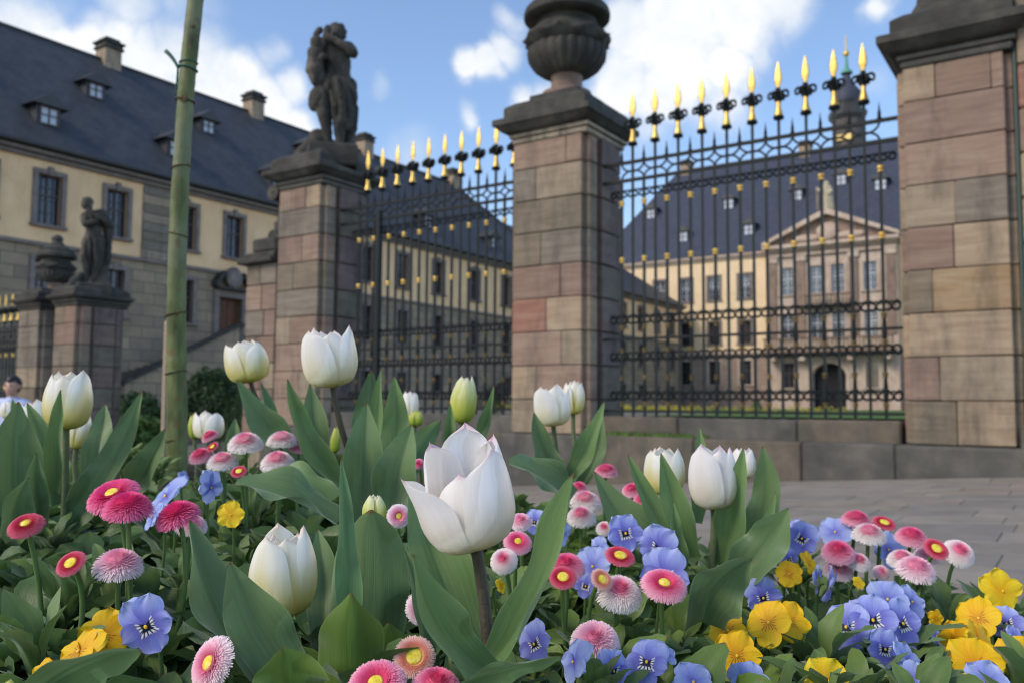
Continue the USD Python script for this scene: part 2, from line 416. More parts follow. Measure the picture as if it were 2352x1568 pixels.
def build_ground():
    sv = np.concatenate([[-900, -300, -120, -60], np.arange(-40, 14, 0.8), [20, 40, 120, 300, 900]])
    nv = np.concatenate([[-900, -300, -100, -40, -20], np.arange(-12, -0.4, 0.8), [-0.2, -0.02, 0.08, 0.4, 1, 2, 3, 5, 8, 12, 18, 25, 40, 75, 120, 300, 900]])
    S, Nn = np.meshgrid(sv, nv, indexing="ij")
    z = ground_z(S, Nn)
    v, f = grid(np.stack([S, Nn, z], -1))
    t = part(None, "ground", (v, f), M_ground)
    x = UsdGeom.Xformable(t.prim)
    x.AddTranslateOp().Set(Gf.Vec3d(*ORG))
    x.AddRotateZOp().Set(ROT)
    tag(t.prim, kind="structure")
    # paving slabs in front of the fence, in courses along the wall
    pv = pthing("pavement", None, None, kind="structure")
    r = np.random.default_rng(3)
    n1 = -0.62
    row = 0
    count = 0
    while n1 > -8.2:
        h = 0.40
        s = -6.6 + (0.3 if row % 2 else 0) + r.uniform(0, 0.15)
        while s < 3.6:
            w = r.uniform(0.55, 0.8)
            sc, nc_ = s + w / 2, n1 - h / 2
            w_ = FP(sc, nc_, 0)
            # leave out what lies beneath the bed or out of view
            if count < 300 and not (w_[1] < 1.9 or abs(w_[0]) > 0.66 * w_[1] + 0.6 or (w_[0] < -1.0 and nc_ < -4.5)):
                z0 = g_plaza(sc)
                v, f = cbox(s + 0.002, s + w - 0.002, n1 - h + 0.004, n1 - 0.004, -0.05, 0.011 + r.uniform(0, 0.003), 0.003)
                v[:, 2] += g_plaza(v[:, 0])
                part(pv, "slab", (v, f), M_paver[r.integers(4)])
                count += 1
            s += w
        n1 -= h
        row += 1
    # sand in the joints
    S, Nn = np.meshgrid(np.linspace(-6.4, 3.6, 60), np.linspace(-8.2, -0.62, 24), indexing="ij")
    w_ = ORG + S[..., None] * FA + Nn[..., None] * NA
    v, f = grid(np.stack([S, Nn, g_plaza(S) + 0.006], -1))
    keep = ((w_[..., 1] > 1.9) & (np.abs(w_[..., 0]) < 0.66 * w_[..., 1] + 0.6) & ~((w_[..., 0] < -1.0) & (Nn < -4.5))).ravel()
    part(pv, "joint_sand", (v, f[keep[f].all(1)]), M_paver[2])
    # the lawn of the court
    lw = []
    for s0, s1, n0, n1 in ((-8.6, 6, 9.5, 30), (-31, 6, 33, 62), (-31, 6, 64, 74)):
        S, Nn = np.meshgrid(np.linspace(s0, s1, 12), np.linspace(n0, n1, 10), indexing="ij")
        lw.append(grid(np.stack([S, Nn, np.full_like(S, 0.454) + 0.05], -1)))
    m = MB()
    for v, f in lw:
        m.add(v, f)
    t = part(None, "lawn", m.get(), M_grass)
    x = UsdGeom.Xformable(t.prim)
    x.AddTranslateOp().Set(Gf.Vec3d(*ORG))
    x.AddRotateZOp().Set(ROT)
    tag(t.prim, kind="structure")


build_ground()


# ------------------------------------------------------------------ plinth wall with steps
def plinth(name, label, s0, s1, nlow, zoff=0.0, seed=0, moss=False):
    t = pthing(name, label, "plinth wall")
    r = np.random.default_rng(seed)
    # lower step
    s = s0
    k = 0
    while s < s1 - 0.05:
        w = min(r.uniform(0.9, 1.5), s1 - s)
        if s1 - (s + w) < 0.4:
            w = s1 - s
        z0 = g_plaza(s) - 0.25
        part(t, "step_stone", cbox(s + 0.006, s + w - 0.006, nlow, -0.17 + r.uniform(-.006, .006), z0, 0.352 + zoff + r.uniform(-.008, .004), 0.018), [M_step, M_step2][int(r.random() < 0.25)])
        s += w
    s = s0
    while s < s1 - 0.05:
        w = min(r.uniform(0.8, 1.5), s1 - s)
        if s1 - (s + w) < 0.4:
            w = s1 - s
        part(t, "kerb_stone", cbox(s + 0.005, s + w - 0.005, -0.17 + r.uniform(-.012, .012), 0.16, 0.30 + zoff, 0.60 + zoff + r.uniform(-.006, .002), 0.02), [M_step, M_step2][int(r.random() < 0.45)])
        s += w
    part(t, "core", cbox(s0 + 0.03, s1 - 0.03, nlow + 0.04, 0.13, -0.6, 0.335 + zoff), M_joint)
    return t


plinth("plinth_wall", "low weathered sandstone plinth with a step under the right hand iron fence", -3.86, -0.16, -0.55, seed=4)
plinth("plinth_wall", "low weathered sandstone plinth under the iron fence left of the urn pillar", -8.95, -5.2, -0.55, seed=9)
# moss along the step
r = np.random.default_rng(5)
m = MB()
for i in range(150):
    s = r.uniform(-3.75, -2.35)
    a, h = r.uniform(0.03, 0.07), r.uniform(0.02, 0.055)
    if abs(math.sin(s * 5.1)) < 0.2:
        continue
    v, f = lathe([(1, -0.3), (0.95, 0.2), (0.6, 0.75), (0.0, 1.0)], 7)
    m.add(v * [a, a * 0.8, h] * r.uniform(0.8, 1.2, 3) + [s, -0.23 + r.uniform(-.05, .02), 0.352], f)
for i in range(500):
    s, nn = r.uniform(-3.75, -2.35), -0.23 + r.uniform(-.06, .03)
    if abs(math.sin(s * 5.1)) < 0.2:
        continue
    a = r.uniform(0, 6.28)
    d = np.array([math.cos(a), math.sin(a), 0]) * 0.004
    p = np.array([s, nn, 0.37])
    m.add([p - d, p + d, p + [r.uniform(-.02, .02), r.uniform(-.02, .02), r.uniform(.03, .07)]], [[0, 1, 2]])
t = part(None, "moss_strip", m.get(), M_moss)
x = UsdGeom.Xformable(t.prim)
x.AddTranslateOp().Set(Gf.Vec3d(*ORG))
x.AddRotateZOp().Set(ROT)
tag(t.prim, "strip of green moss and grass growing along the step of the plinth wall", "moss", kind="stuff")

# ------------------------------------------------------------------ gate pillars
ZJ = [0.36, 0.82, 1.28, 1.74, 2.20, 2.66, 3.12, 3.58, 4.04, 4.42]


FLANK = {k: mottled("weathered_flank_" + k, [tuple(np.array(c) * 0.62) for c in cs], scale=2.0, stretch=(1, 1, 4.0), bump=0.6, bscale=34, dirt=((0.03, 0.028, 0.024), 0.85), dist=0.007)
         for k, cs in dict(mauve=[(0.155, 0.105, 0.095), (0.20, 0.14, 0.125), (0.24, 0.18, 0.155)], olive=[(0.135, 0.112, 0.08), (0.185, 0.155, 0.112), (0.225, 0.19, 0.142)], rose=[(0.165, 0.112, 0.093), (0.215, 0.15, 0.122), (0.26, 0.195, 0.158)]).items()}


def pillar(name, label, sa, sb, n0=-0.4, depth=1.10, zoff=0.0, courses=None, seed=0, left_strip=True, right_strip=True, cap=True, tones=None, moulding=None):
    """A square pillar of coursed sandstone: a face proud of a wider core on each side, a footing and a moulded cap."""
    t = pthing(name, label, "pillar")
    r = np.random.default_rng(seed)
    n1 = n0 + depth
    tones = tones or list(SAND)
    cs = 0.075                                                       # how far the core stands out beyond the proud faces' ends
    part(t, "core", cbox(sa - cs + 0.03, sb + cs - 0.03, n0 + 0.13, n1 - 0.13, g_plaza(sa) - 0.3 + zoff, 4.44 + zoff), M_joint)
    for i in range(len(ZJ) - 1):
        z0, z1 = ZJ[i] + zoff, ZJ[i + 1] + zoff
        row = courses[i] if courses and i < len(courses) and courses[i] else None
        if row is None:
            nb = 1 if r.random() < 0.5 else 2
            cut = [0, 1] if nb == 1 else [0, r.uniform(0.3, 0.7), 1]
            row = [(cut[j], cut[j + 1], tones[r.integers(len(tones))]) for j in range(nb)]
        j = 0.006
        out = r.uniform(-.006, .006)
        for a, b, tone in row:                                        # front face
            x0, x1 = sa + (sb - sa) * a, sa + (sb - sa) * b
            v, f = cbox(x0 + (0.003 if a > 0 else 0), x1 - (0.002 if b < 1 else 0), n0 + out, n0 + 0.16, z0 + j, z1 - j, 0.011)
            part(t, "stone", (v + r.uniform(-.003, .003, v.shape), f), SAND[tone])
        # core stones that show beside the proud face
        for on, x0, x1 in ((left_strip, sa - cs, sa + 0.12), (right_strip, sb - 0.12, sb + cs)):
            if on:
                part(t, "corner_stone", cbox(x0 + (0 if x0 < sa else 0), x1, n0 + 0.10, n0 + 0.32, z0 + j, z1 - j, 0.014), SAND[row[0][2] if x0 < sa else row[-1][2]])
        # right side: its own proud face behind the corner stone
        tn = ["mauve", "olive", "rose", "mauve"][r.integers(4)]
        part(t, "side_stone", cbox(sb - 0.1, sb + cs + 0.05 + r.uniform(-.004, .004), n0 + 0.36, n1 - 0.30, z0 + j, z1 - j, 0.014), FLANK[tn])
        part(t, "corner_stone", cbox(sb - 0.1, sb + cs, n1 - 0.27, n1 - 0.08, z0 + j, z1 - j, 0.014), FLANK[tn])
        if left_strip:
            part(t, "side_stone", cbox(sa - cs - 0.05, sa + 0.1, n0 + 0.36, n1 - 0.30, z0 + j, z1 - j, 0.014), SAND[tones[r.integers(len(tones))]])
    # footing
    part(t, "footing", cbox(sa - 0.16, sb + 0.16, n0 - 0.14, n1 + 0.1, g_plaza(sa) - 0.3 + zoff, 0.353 + zoff, 0.03), M_step)
    if cap:
        pc = part(t, "cap_moulding", MB(t.o * 0).box(sa - 0.02, sb + 0.09, n0 - 0.02, n1 + 0.02, 4.425 + zoff, 4.50 + zoff, 0.02).box(sa - 0.055, sb + 0.125, n0 - 0.055, n1 + 0.055, 4.503 + zoff, 4.56 + zoff, 0.015).get(), moulding or M_pale)
        part(t, "cap_slab", stack_cap(sa - 0.0, sb + 0.0, n0, n1, zoff, 0.62 if zoff else 1.0), M_black, 25)
    return t


def stack_cap(sa, sb, n0, n1, zo, k=1.0):
    """The overhanging moulded slab: a loft of rectangles."""
    prof = [(0.06, 4.562), (0.12, 4.585), (0.20, 4.655), (0.225, 4.67), (0.225, 4.745), (0.20, 4.765), (0.12, 4.775), (0.105, 4.785), (0.105, 4.935), (0.08, 4.96), (-0.02, 5.03), (-0.14, 5.07), (-0.16, 5.10), (-0.16, 5.15)]
    v = []
    prof = [(o * k, 4.562 + (z - 4.562) * k) for o, z in prof]
    for o, z in prof:
        v += [(sa - o, n0 - o, z + zo), (sb + o, n0 - o, z + zo), (sb + o, n1 + o, z + zo), (sa - o, n1 + o, z + zo)]
    f = []
    for i in range(len(prof) - 1):
        for k in range(4):
            f.append((i * 4 + k, i * 4 + (k + 1) % 4, i * 4 + 4 + (k + 1) % 4, i * 4 + 4 + k))
    f = np.array(f)
    f = np.vstack([f[:, [0, 1, 2]], f[:, [0, 2, 3]], [[2, 1, 0], [3, 2, 0]], np.array([[0, 1, 2], [0, 2, 3]]) + (len(prof) - 1) * 4])
    # roughened: weathered edges
    m = trimesh.Trimesh(np.array(v), f, process=False)
    for _ in range(2):
        m = m.subdivide()
    p = np.array(m.vertices)
    d = (meshkit.fbm(p * 9, 3, 2) - 0.5)[:, None] * 0.02
    return p + d * unit(p - p.mean(0)), np.array(m.faces)


CENTRE_COURSES = [[(0, 0.36, "buff"), (0.36, 1, "tan")], [(0, 0.36, "tan"), (0.36, 1, "pink")], [(0, 0.72, "pink"), (0.72, 1, "buff")], [(0, 0.5, "red"), (0.5, 1, "tan")], [(0, 0.7, "mauve"), (0.7, 1, "rose")],
                  [(0, 0.42, "olive"), (0.42, 1, "grey")], [(0, 1, "olive")], [(0, 0.34, "grey"), (0.34, 1, "buff")], [(0, 0.78, "pink"), (0.78, 1, "pink")]]
RIGHT_COURSES = [[(0, 0.45, "olive"), (0.45, 1, "tan")], [(0, 0.29, "rose"), (0.29, 1, "buff")], [(0, 1, "tan")], [(0, 0.25, "olive"), (0.25, 1, "ochre")], [(0, 0.47, "mauve"), (0.47, 1, "tan")],
                 [(0, 0.5, "buff"), (0.5, 1, "grey")], [(0, 1, "pink")], [(0, 1, "rose")], [(0, 0.33, "tan"), (0.33, 0.88, "mauve"), (0.88, 1, "pink")]]
LEFT_COURSES = [[(0, 0.6, "pink"), (0.6, 1, "buff")], [(0, 0.6, "pink"), (0.6, 1, "buff")], [(0, 1, "pink")], [(0, 0.35, "buff"), (0.35, 1, "mauve")], [(0, 1, "grey")], [(0, 0.4, "olive"), (0.4, 1, "olive")], [(0, 0.6, "rose"), (0.6, 1, "pink")],
                [(0, 1, "grey")], [(0, 0.3, "pink"), (0.3, 0.66, "mauve"), (0.66, 1, "tan")]]
pillar("gate_pillar", "red and buff sandstone gate pillar that carries the great stone urn", -5.118, -4.015, courses=CENTRE_COURSES, seed=1)
pillar("gate_pillar", "nearest and tallest looking sandstone gate pillar at the right edge of the view", -0.015, 0.935, courses=RIGHT_COURSES, seed=2, moulding=M_step)
pillar("gate_pillar", "sandstone gate pillar under the statue of the embracing figure, left of the iron fence", -10.04, -9.04, courses=LEFT_COURSES, seed=3, moulding=M_step)
Z2 = -1.62
pillar("gate_pillar", "distant sandstone pillar at the left that carries the small statue", -17.28, -16.44, n0=-0.4, depth=1.15, zoff=Z2, seed=12, left_strip=False, tones=["grey", "olive", "buff", "mauve", "grey", "olive"], moulding=M_black)
pillar("gate_pillar", "distant sandstone pillar at the far left that carries the lidded urn", -18.86, -17.97, n0=-0.4, depth=1.15, zoff=Z2, seed=14, left_strip=False, tones=["grey", "buff", "olive", "mauve", "grey"], moulding=M_black)

# pier that runs on to the right of the nearest pillar
t = pthing("wall_pier", "tall narrow sandstone pier with a green pipe beside the nearest gate pillar", "pier")
r = np.random.default_rng(8)
for i in range(len(ZJ) - 1):
    part(t, "stone", cbox(1.06, 1.9, -0.40 + r.uniform(-.005, .005), 0.5, ZJ[i] + 0.008 + 0.2, ZJ[i + 1] - 0.008 + 0.2, 0.016), SAND[list(SAND)[r.integers(9)]])
part(t, "stone", cbox(1.06, 1.9, -0.40, 0.5, ZJ[-1] + 0.2 + 0.008, 5.6, 0.016), SAND["buff"])
part(t, "core", cbox(1.08, 1.88, -0.36, 0.45, -0.2, 5.55), M_joint)
part(t, "footing", cbox(0.98, 2.1, -0.56, 0.5, -0.3, 0.55, 0.03), M_step)
part(t, "pipe", tube([(1.035, -0.33, 0.5), (1.035, -0.33, 3.0), (1.035, -0.33, 6.2)], 0.022, 8), plain("green_pipe", (0.03, 0.055, 0.045), 0.4))

# low side pier with its scroll, left of the left pillar
t = pthing("side_pier", "low sandstone pier with stepped dark cap and scroll, left of the statue pillar", "pier")
r = np.random.default_rng(18)
zc = [-0.95, -0.4, 0.06, 0.52, 0.98, 1.44, 1.90, 2.36, 2.82, 3.2]
for i in range(len(zc) - 1):
    c = r.uniform(0.35, 0.65)
    for a, b in ((0, c), (c, 1)):
        part(t, "stone", cbox(-10.95 + 0.80 * a + 0.006, -10.95 + 0.80 * b - 0.006, -0.33 + r.uniform(-.006, .006), 0.35, zc[i] + 0.008, zc[i + 1] - 0.008, 0.015), SAND[["pink", "grey", "rose", "buff", "mauve", "olive"][r.integers(6)]])
part(t, "core", cbox(-10.92, -10.18, -0.29, 0.3, -1.0, 3.19), M_joint)
part(t, "cap", MB().box(-11.08, -10.16, -0.46, 0.45, 3.2, 3.30, 0.03).box(-10.98, -10.16, -0.38, 0.4, 3.303, 3.40, 0.03).box(-10.82, -10.16, -0.34, 0.36, 3.403, 3.66, 0.04).get(), M_black)
th = np.linspace(0, 1, 26)
cen = np.stack([-10.22 - 0.20 * np.sin(th * 2.6) ** 2 - 0.10 * (1 - th), np.full(26, 0.0), 4.52 - 0.92 * th], 1)
m = MB()
m.add(*tube(cen, 0.11 + 0.05 * np.cos(th * 6), 8))
for c0, rad in ((cen[0] + [-0.02, 0, -0.06], 0.14), (cen[-1] + [-0.03, 0, 0.05], 0.14)):
    v, f = lathe([(0.02, -0.3), (rad, -0.3), (rad, 0.3), (0.02, 0.3)], 18)
    m.add(np.stack([v[:, 0], v[:, 2], v[:, 1]], 1) + c0, f)
part(t, "scroll", m.get(), M_black, 40)

# ------------------------------------------------------------------ iron fence
S0, DS = -3.448, 0.3275


def iron_fence(name, label, s0, s1, first, count, zo=0.0, stile=None, full=True):
    t = pthing(name, label, "fence", s0, 0, zo)
    o = np.array([s0, 0, 0])
    A = lambda vf: (vf[0] - o, vf[1])
    for z, h in ((3.995, 0.044), (3.75, 0.044), (1.612, 0.032)):
        part(t, "rail", A(cbox(s0, s1, -0.02, 0.02, z, z + h, 0.004)), M_iron)
    part(t, "rail", A(cbox(s0, s1, -0.02, 0.02, 0.66, 0.69, 0.004)), M_iron)
    spears = [first + DS * i for i in range(count)]
    for s in spears:
        b = part(t, "spear_bar", A(cbox(s - 0.0148, s + 0.0148, -0.0148, 0.0148, 0.595, 4.27)), M_iron)
        part(b, "bell", A((lathe([(0.052, 4.285), (0.054, 4.30), (0.040, 4.345), (0.026, 4.42), (0.034, 4.455), (0.0, 4.46)], 12, (s, 0, 0)))), M_gold, True)
        m = MB(o)
        part(b, "bell_ring", A(lathe([(0.0, 4.235), (0.06, 4.245), (0.068, 4.262), (0.058, 4.286), (0.0, 4.287)], 12, (s, 0, 0))), M_iron, 40)
        m.add(*lathe([(0.0, 4.455), (0.035, 4.46), (0.055, 4.50), (0.042, 4.545), (0.028, 4.60), (0.03, 4.635), (0.0, 4.64)], 10, (s, 0, 0)))
        ctl = np.array([(0.012, 4.47), (0.030, 4.545), (0.066, 4.592), (0.104, 4.588), (0.124, 4.556), (0.118, 4.520), (0.096, 4.506), (0.080, 4.522), (0.086, 4.540)])
        q = np.linspace(0, 8, 22)
        cx, cz = np.interp(q, np.arange(9), ctl[:, 0]), np.interp(q, np.arange(9), ctl[:, 1])
        for dx, dy in ((1, 0), (-1, 0), (0, 1), (0, -1), (.6, .6), (-.6, -.6), (.6, -.6), (-.6, .6)):
            k = 1.0 if dy == 0 else 0.75
            m.add(*tube(np.stack([s + dx * cx * k, dy * cx * k, cz - (0.012 if dx and dy else 0)], 1), np.interp(q, [0, 3, 8], [0.019, 0.017, 0.012]), 5))
        part(b, "fleuron", m.get(), M_iron, 50)
        part(b, "spear_tip", A(lathe([(0.013, 4.625), (0.02, 4.645), (0.040, 4.70), (0.049, 4.745), (0.041, 4.82), (0.022, 4.90), (0.004, 4.97)], 8, (s, 0, 0), 1.0, 0.35)), M_gold, 30)
    spikes = [s for s in (first + DS * (i - 0.5) for i in range(count + 1)) if s0 + 0.04 < s < s1 - 0.04]
    for s in spikes:
        b = part(t, "spike_bar", A(cbox(s - 0.0160, s + 0.0160, -0.0160, 0.0160, 0.595, 3.757)), M_iron)
        part(b, "spike", A(lathe([(0.030, 4.03), (0.032, 4.045), (0.018, 4.065), (0.021, 4.10), (0.012, 4.15), (0.002, 4.235)], 8, (s, 0, 0))), M_iron)
        for z in ((3.455, 2.685, 1.775, 1.47, 1.11, 0.765) if full else (3.455, 2.685)):
            k = 1.0 if z > 2.5 else 0.85
            part(b, "gilt_collar", A(lathe([(0.012, z - 0.042 * k), (0.036 * k, z - 0.03 * k), (0.036 * k, z - 0.016 * k), (0.022, z - 0.004), (0.040 * k, z + 0.014 * k), (0.036 * k, z + 0.034 * k), (0.012, z + 0.046 * k)], 8, (s, 0, 0))), M_gold if z > 2.5 else M_gilt, 40)
        for z0, z1 in ((1.47, 1.80), (0.76, 1.11)):
            if full:
                part(b, "baluster", A(lathe([(0.015, z0), (0.024, z0 + 0.05), (0.030, (z0 + z1) / 2 - 0.06), (0.020, z1 - 0.06), (0.015, z1)], 8, (s, 0, 0))), M_iron, 40)
    # frieze of half circles between the two top rails, centred on the spear bars
    for s in spears:
        m = MB(o)
        q = np.linspace(0, math.pi, 13)
        for zc_, sg in ((4.0, -1), (3.79, 1)):
            m.add(*tube(np.stack([s + DS / 2 * np.cos(q) * 0.98, np.full(13, 0.0), zc_ + sg * 0.112 * np.sin(q)], 1), 0.0145, 5))
        part(t, "frieze_arc", m.get(), M_iron, 50)
    # scroll rows: one scroll in each gap
    bars = sorted(spears + spikes)
    q = np.linspace(0, 1, 11)
    for z, up in (((3.585, 1), (1.88, 1), (1.40, -1), (0.875, 1)) if full else ((3.585, 1), (1.88, 1))):
        for a, b in zip([bars[0] - DS / 2] + bars, bars + [bars[-1] + DS / 2]):
            if a < s0 - 0.05 or b > s1 + 0.05:
                continue
            m = MB(o)
            mid = (a + b) / 2
            r0 = 0.052 if z > 3 else 0.064
            for sg in (-1, 1):
                ang = -math.pi * 0.5 + q * math.pi * 2.05
                rad = r0 * (1 - 0.5 * q)
                cx = mid + sg * 0.040
                m.add(*tube(np.stack([cx - sg * rad * np.cos(ang + math.pi) * 0.9, np.full(11, 0.0), z - up * rad * np.sin(ang) * 0.95], 1), np.linspace(0.018, 0.012, 11), 4))
            m.add(*tube([(a, 0, z + up * 0.035), (mid, 0, z + up * 0.052), (b, 0, z + up * 0.035)], 0.012, 4))
            part(t, "scroll", m.get(), M_iron, 50)
    if stile is not None:
        part(t, "stile", A(cbox(stile - 0.045, stile + 0.045, -0.06, 0.03, 0.6, 3.9, 0.008)), M_iron)
    return t


M_gilt = mottled("dull_gilt", [(0.035, 0.028, 0.016), (0.10, 0.07, 0.025), (0.24, 0.16, 0.05)], scale=25, rough=0.6, metal=0.2)
iron_fence("iron_fence", "black iron fence with gold spearheads between the urn pillar and the nearest pillar", -3.93, -0.1, S0, 10)
iron_fence("iron_fence", "black iron fence with gold spearheads between the statue pillar and the urn pillar", -8.95, -5.2, -8.324, 10, stile=-8.03)
iron_fence("iron_fence", "distant iron fence with gold tips at the far left edge", -22.6, -18.95, -22.3, 10, zo=Z2, full=False)


# ------------------------------------------------------------------ figures: chains of spheres joined into one smooth body
def hulls(chains, edge=0.03, smooth=8, sub=14):
    """chains: lists of (point, radius); each neighbouring pair becomes the hull of its two spheres; all joined into one surface."""
    out = None
    for ch in chains:
        for (p, a), (q, b) in zip(ch[:-1], ch[1:]):
            s1 = m3.Manifold.sphere(a, sub).translate(list(map(float, p)))
            s2 = m3.Manifold.sphere(b, sub).translate(list(map(float, q)))
            h = m3.Manifold.batch_hull([s1, s2])
            out = h if out is None else out + h
    out = out.refine_to_length(edge)
    me = out.to_mesh()
    tm = trimesh.Trimesh(me.vert_properties[:, :3], me.tri_verts, process=True)
    if smooth:
        trimesh.smoothing.filter_taubin(tm, iterations=smooth)
    return tm


def rough(tm, amp, freq, seed=0):
    p = np.array(tm.vertices)
    n = np.array(tm.vertex_normals)
    tm.vertices = p + n * ((meshkit.fbm(p * freq, 4, seed) - 0.5) * 2 * amp)[:, None]
    return tm


def carve(tm, seed):
    """Folds that fall in the cloth, curls on the heads and the wear of the stone."""
    p, n = np.array(tm.vertices), np.array(tm.vertex_normals)
    a = np.arctan2(p[:, 1], p[:, 0])
    low = np.clip((1.35 - p[:, 2]) / 0.2, 0, 1) * np.clip((p[:, 2] - 0.45) / 0.2, 0, 1)
    fold = np.abs(np.sin(a * 5 + p[:, 2] * 3.5 + 2.5 * meshkit.fbm(p * 2.5, 2, seed))) - 0.5
    curls = np.clip((p[:, 2] - 2.08) / 0.06, 0, 1) * np.clip((p[:, 1] + 0.10) / 0.06, 0, 1)
    d = low * fold * 0.055 + curls * (meshkit.noise(p * 24, seed) - 0.4) * 0.07 + (meshkit.fbm(p * 8, 4, seed) - 0.5) * 0.045
    tm.vertices = p + n * d[:, None]
    return tm


def statue_pair(t):
    """Draped standing figure that holds a small child up against its shoulder. Local x to the picture's right, y away, z up, 2.35 m tall."""
    B = lambda x, y, z, r: (np.array([x, y, z]), r)
    ch = [
        [B(0.02, 0, 2.12, 0.135), B(0.03, -0.02, 2.20, 0.14)],                                # head
        [B(0.015, -0.10, 2.10, 0.085), B(0.03, -0.08, 2.18, 0.10)],                          # face
        [B(0.02, -0.01, 2.0, 0.085), B(0.02, 0, 2.1, 0.09)],                                  # neck
        [B(-0.12, 0, 1.88, 0.14), B(0.16, 0, 1.90, 0.14)],                                    # shoulders
        [B(-0.04, 0, 1.82, 0.20), B(0.02, 0.02, 1.50, 0.19), B(0.04, 0.02, 1.25, 0.20)],      # trunk
        [B(0.05, 0, 1.82, 0.19), B(0.06, 0.02, 1.3, 0.19)],
        [B(0.21, -0.02, 1.90, 0.105), B(0.27, -0.16, 1.76, 0.085), B(0.05, -0.27, 1.88, 0.065), B(-0.12, -0.27, 1.97, 0.055)],   # arm across the chest
        [B(-0.18, -0.02, 1.86, 0.10), B(-0.30, -0.10, 1.60, 0.085), B(-0.18, -0.24, 1.62, 0.06)],
        # child: body, head, raised arms
        [B(-0.30, -0.12, 1.72, 0.13), B(-0.31, -0.12, 1.42, 0.14), B(-0.24, -0.1, 1.25, 0.12)],
        [B(-0.29, -0.15, 1.86, 0.10), B(-0.29, -0.16, 1.92, 0.10)],
        [B(-0.33, -0.16, 1.80, 0.06), B(-0.30, -0.20, 2.02, 0.05), B(-0.24, -0.21, 2.10, 0.045)],
        [B(-0.22, -0.16, 1.80, 0.06), B(-0.14, -0.22, 2.02, 0.055), B(-0.12, -0.22, 2.14, 0.06)],
        # hips, drapery
        [B(0.02, 0.02, 1.25, 0.21), B(0.14, 0.03, 1.08, 0.19), B(0.20, 0.06, 0.62, 0.14)],
        [B(-0.06, 0, 1.22, 0.20), B(-0.22, -0.02, 1.02, 0.15), B(-0.27, -0.02, 0.86, 0.12)],
        [B(0.06, -0.06, 1.2, 0.19), B(0.10, -0.08, 0.82, 0.15), B(0.17, -0.04, 0.50, 0.12)],
        [B(0.24, 0.05, 1.3, 0.10), B(0.27, 0.08, 1.06, 0.09), B(0.25, 0.10, 0.72, 0.08)],
        [B(0.22, 0.1, 1.1, 0.13), B(0.24, 0.12, 0.55, 0.12), B(0.22, 0.12, 0.04, 0.11)],       # cloth that hangs down behind
        # legs
        [B(-0.18, -0.02, 0.95, 0.125), B(-0.14, -0.06, 0.62, 0.095), B(-0.11, -0.02, 0.38, 0.085), B(-0.06, 0.0, 0.10, 0.06), B(-0.10, -0.14, 0.04, 0.05)],
        [B(0.06, -0.02, 0.9, 0.14), B(0.08, -0.10, 0.52, 0.095), B(0.09, -0.06, 0.34, 0.088), B(0.10, -0.04, 0.10, 0.06), B(0.08, -0.18, 0.04, 0.05)],
        # tree stump
        [B(-0.28, 0.12, 0.03, 0.20), B(-0.24, 0.12, 0.32, 0.14)], [B(-0.42, 0.1, 0.03, 0.14), B(-0.28, 0.1, 0.22, 0.12)],
        [B(-0.3, 0.0, 0.0, 0.12), B(0.25, 0.0, 0.0, 0.12)],
    ]
    tm = carve(hulls(ch, 0.024, 4), 3)
    tm.vertices = np.array(tm.vertices) * [1.12, 1.1, 1.0]
    part(t, "figure", tm, M_black2, True)


def statue_lone(t):
    """Standing figure that leans its chin on folded arms."""
    B = lambda x, y, z, r: (np.array([x, y, z]), r)
    ch = [
        [B(-0.17, -0.06, 2.06, 0.13), B(-0.15, -0.04, 2.14, 0.13)], [B(-0.20, -0.12, 2.05, 0.08), B(-0.18, -0.1, 2.12, 0.09)],
        [B(-0.10, 0, 1.92, 0.09), B(-0.13, -0.02, 2.05, 0.09)],
        [B(-0.16, 0, 1.78, 0.14), B(0.17, 0.0, 1.86, 0.15)],
        [B(0.02, 0, 1.76, 0.19), B(0.0, 0.02, 1.45, 0.18), B(0.0, 0.02, 1.2, 0.20)],
        [B(0.20, 0, 1.84, 0.11), B(0.40, -0.10, 1.60, 0.085), B(0.12, -0.26, 1.74, 0.065), B(-0.14, -0.22, 1.90, 0.06)],
        [B(-0.2, 0, 1.78, 0.11), B(-0.18, -0.18, 1.56, 0.09), B(0.05, -0.24, 1.64, 0.07)],
        [B(0.24, 0.06, 1.84, 0.12), B(0.34, 0.1, 1.4, 0.11), B(0.33, 0.12, 0.8, 0.10), B(0.22, 0.1, 0.4, 0.1)],
        [B(-0.04, 0, 1.2, 0.19), B(-0.10, -0.04, 0.8, 0.15), B(-0.10, 0, 0.5, 0.10), B(-0.12, 0.02, 0.1, 0.07), B(-0.16, -0.12, 0.05, 0.055)],
        [B(0.08, 0, 1.2, 0.19), B(0.12, -0.08, 0.78, 0.14), B(0.08, -0.02, 0.48, 0.10), B(0.06, 0.02, 0.1, 0.07), B(0.02, -0.12, 0.05, 0.055)],
        [B(0.24, 0.06, 0.0, 0.2), B(0.24, 0.08, 0.5, 0.14)],
        [B(-0.38, 0, 0.02, 0.12), B(0.3, 0.0, 0.0, 0.15)], [B(-0.36, 0, 0.12, 0.13), B(-0.22, 0, 0.3, 0.08)],
    ]
    tm = carve(hulls(ch, 0.03, 4), 8)
    tm.vertices = np.array(tm.vertices) * 0.9
    part(t, "figure", tm, M_black2, True)


CAPTOP = 5.15


def rough_block(x0, x1, y0, y1, z0, z1, c=0.03, amp=0.012):
    v, f = cbox(x0, x1, y0, y1, z0, z1, c)
    tm = trimesh.Trimesh(v, f).subdivide().subdivide()
    return rough(tm, amp, 7, 1)


def axis_rot(u):
    """The turn that sets a thing's own y axis along the view towards picture column u."""
    d = ray(u, 780)
    return math.degrees(-math.atan2(d[0], d[1]))


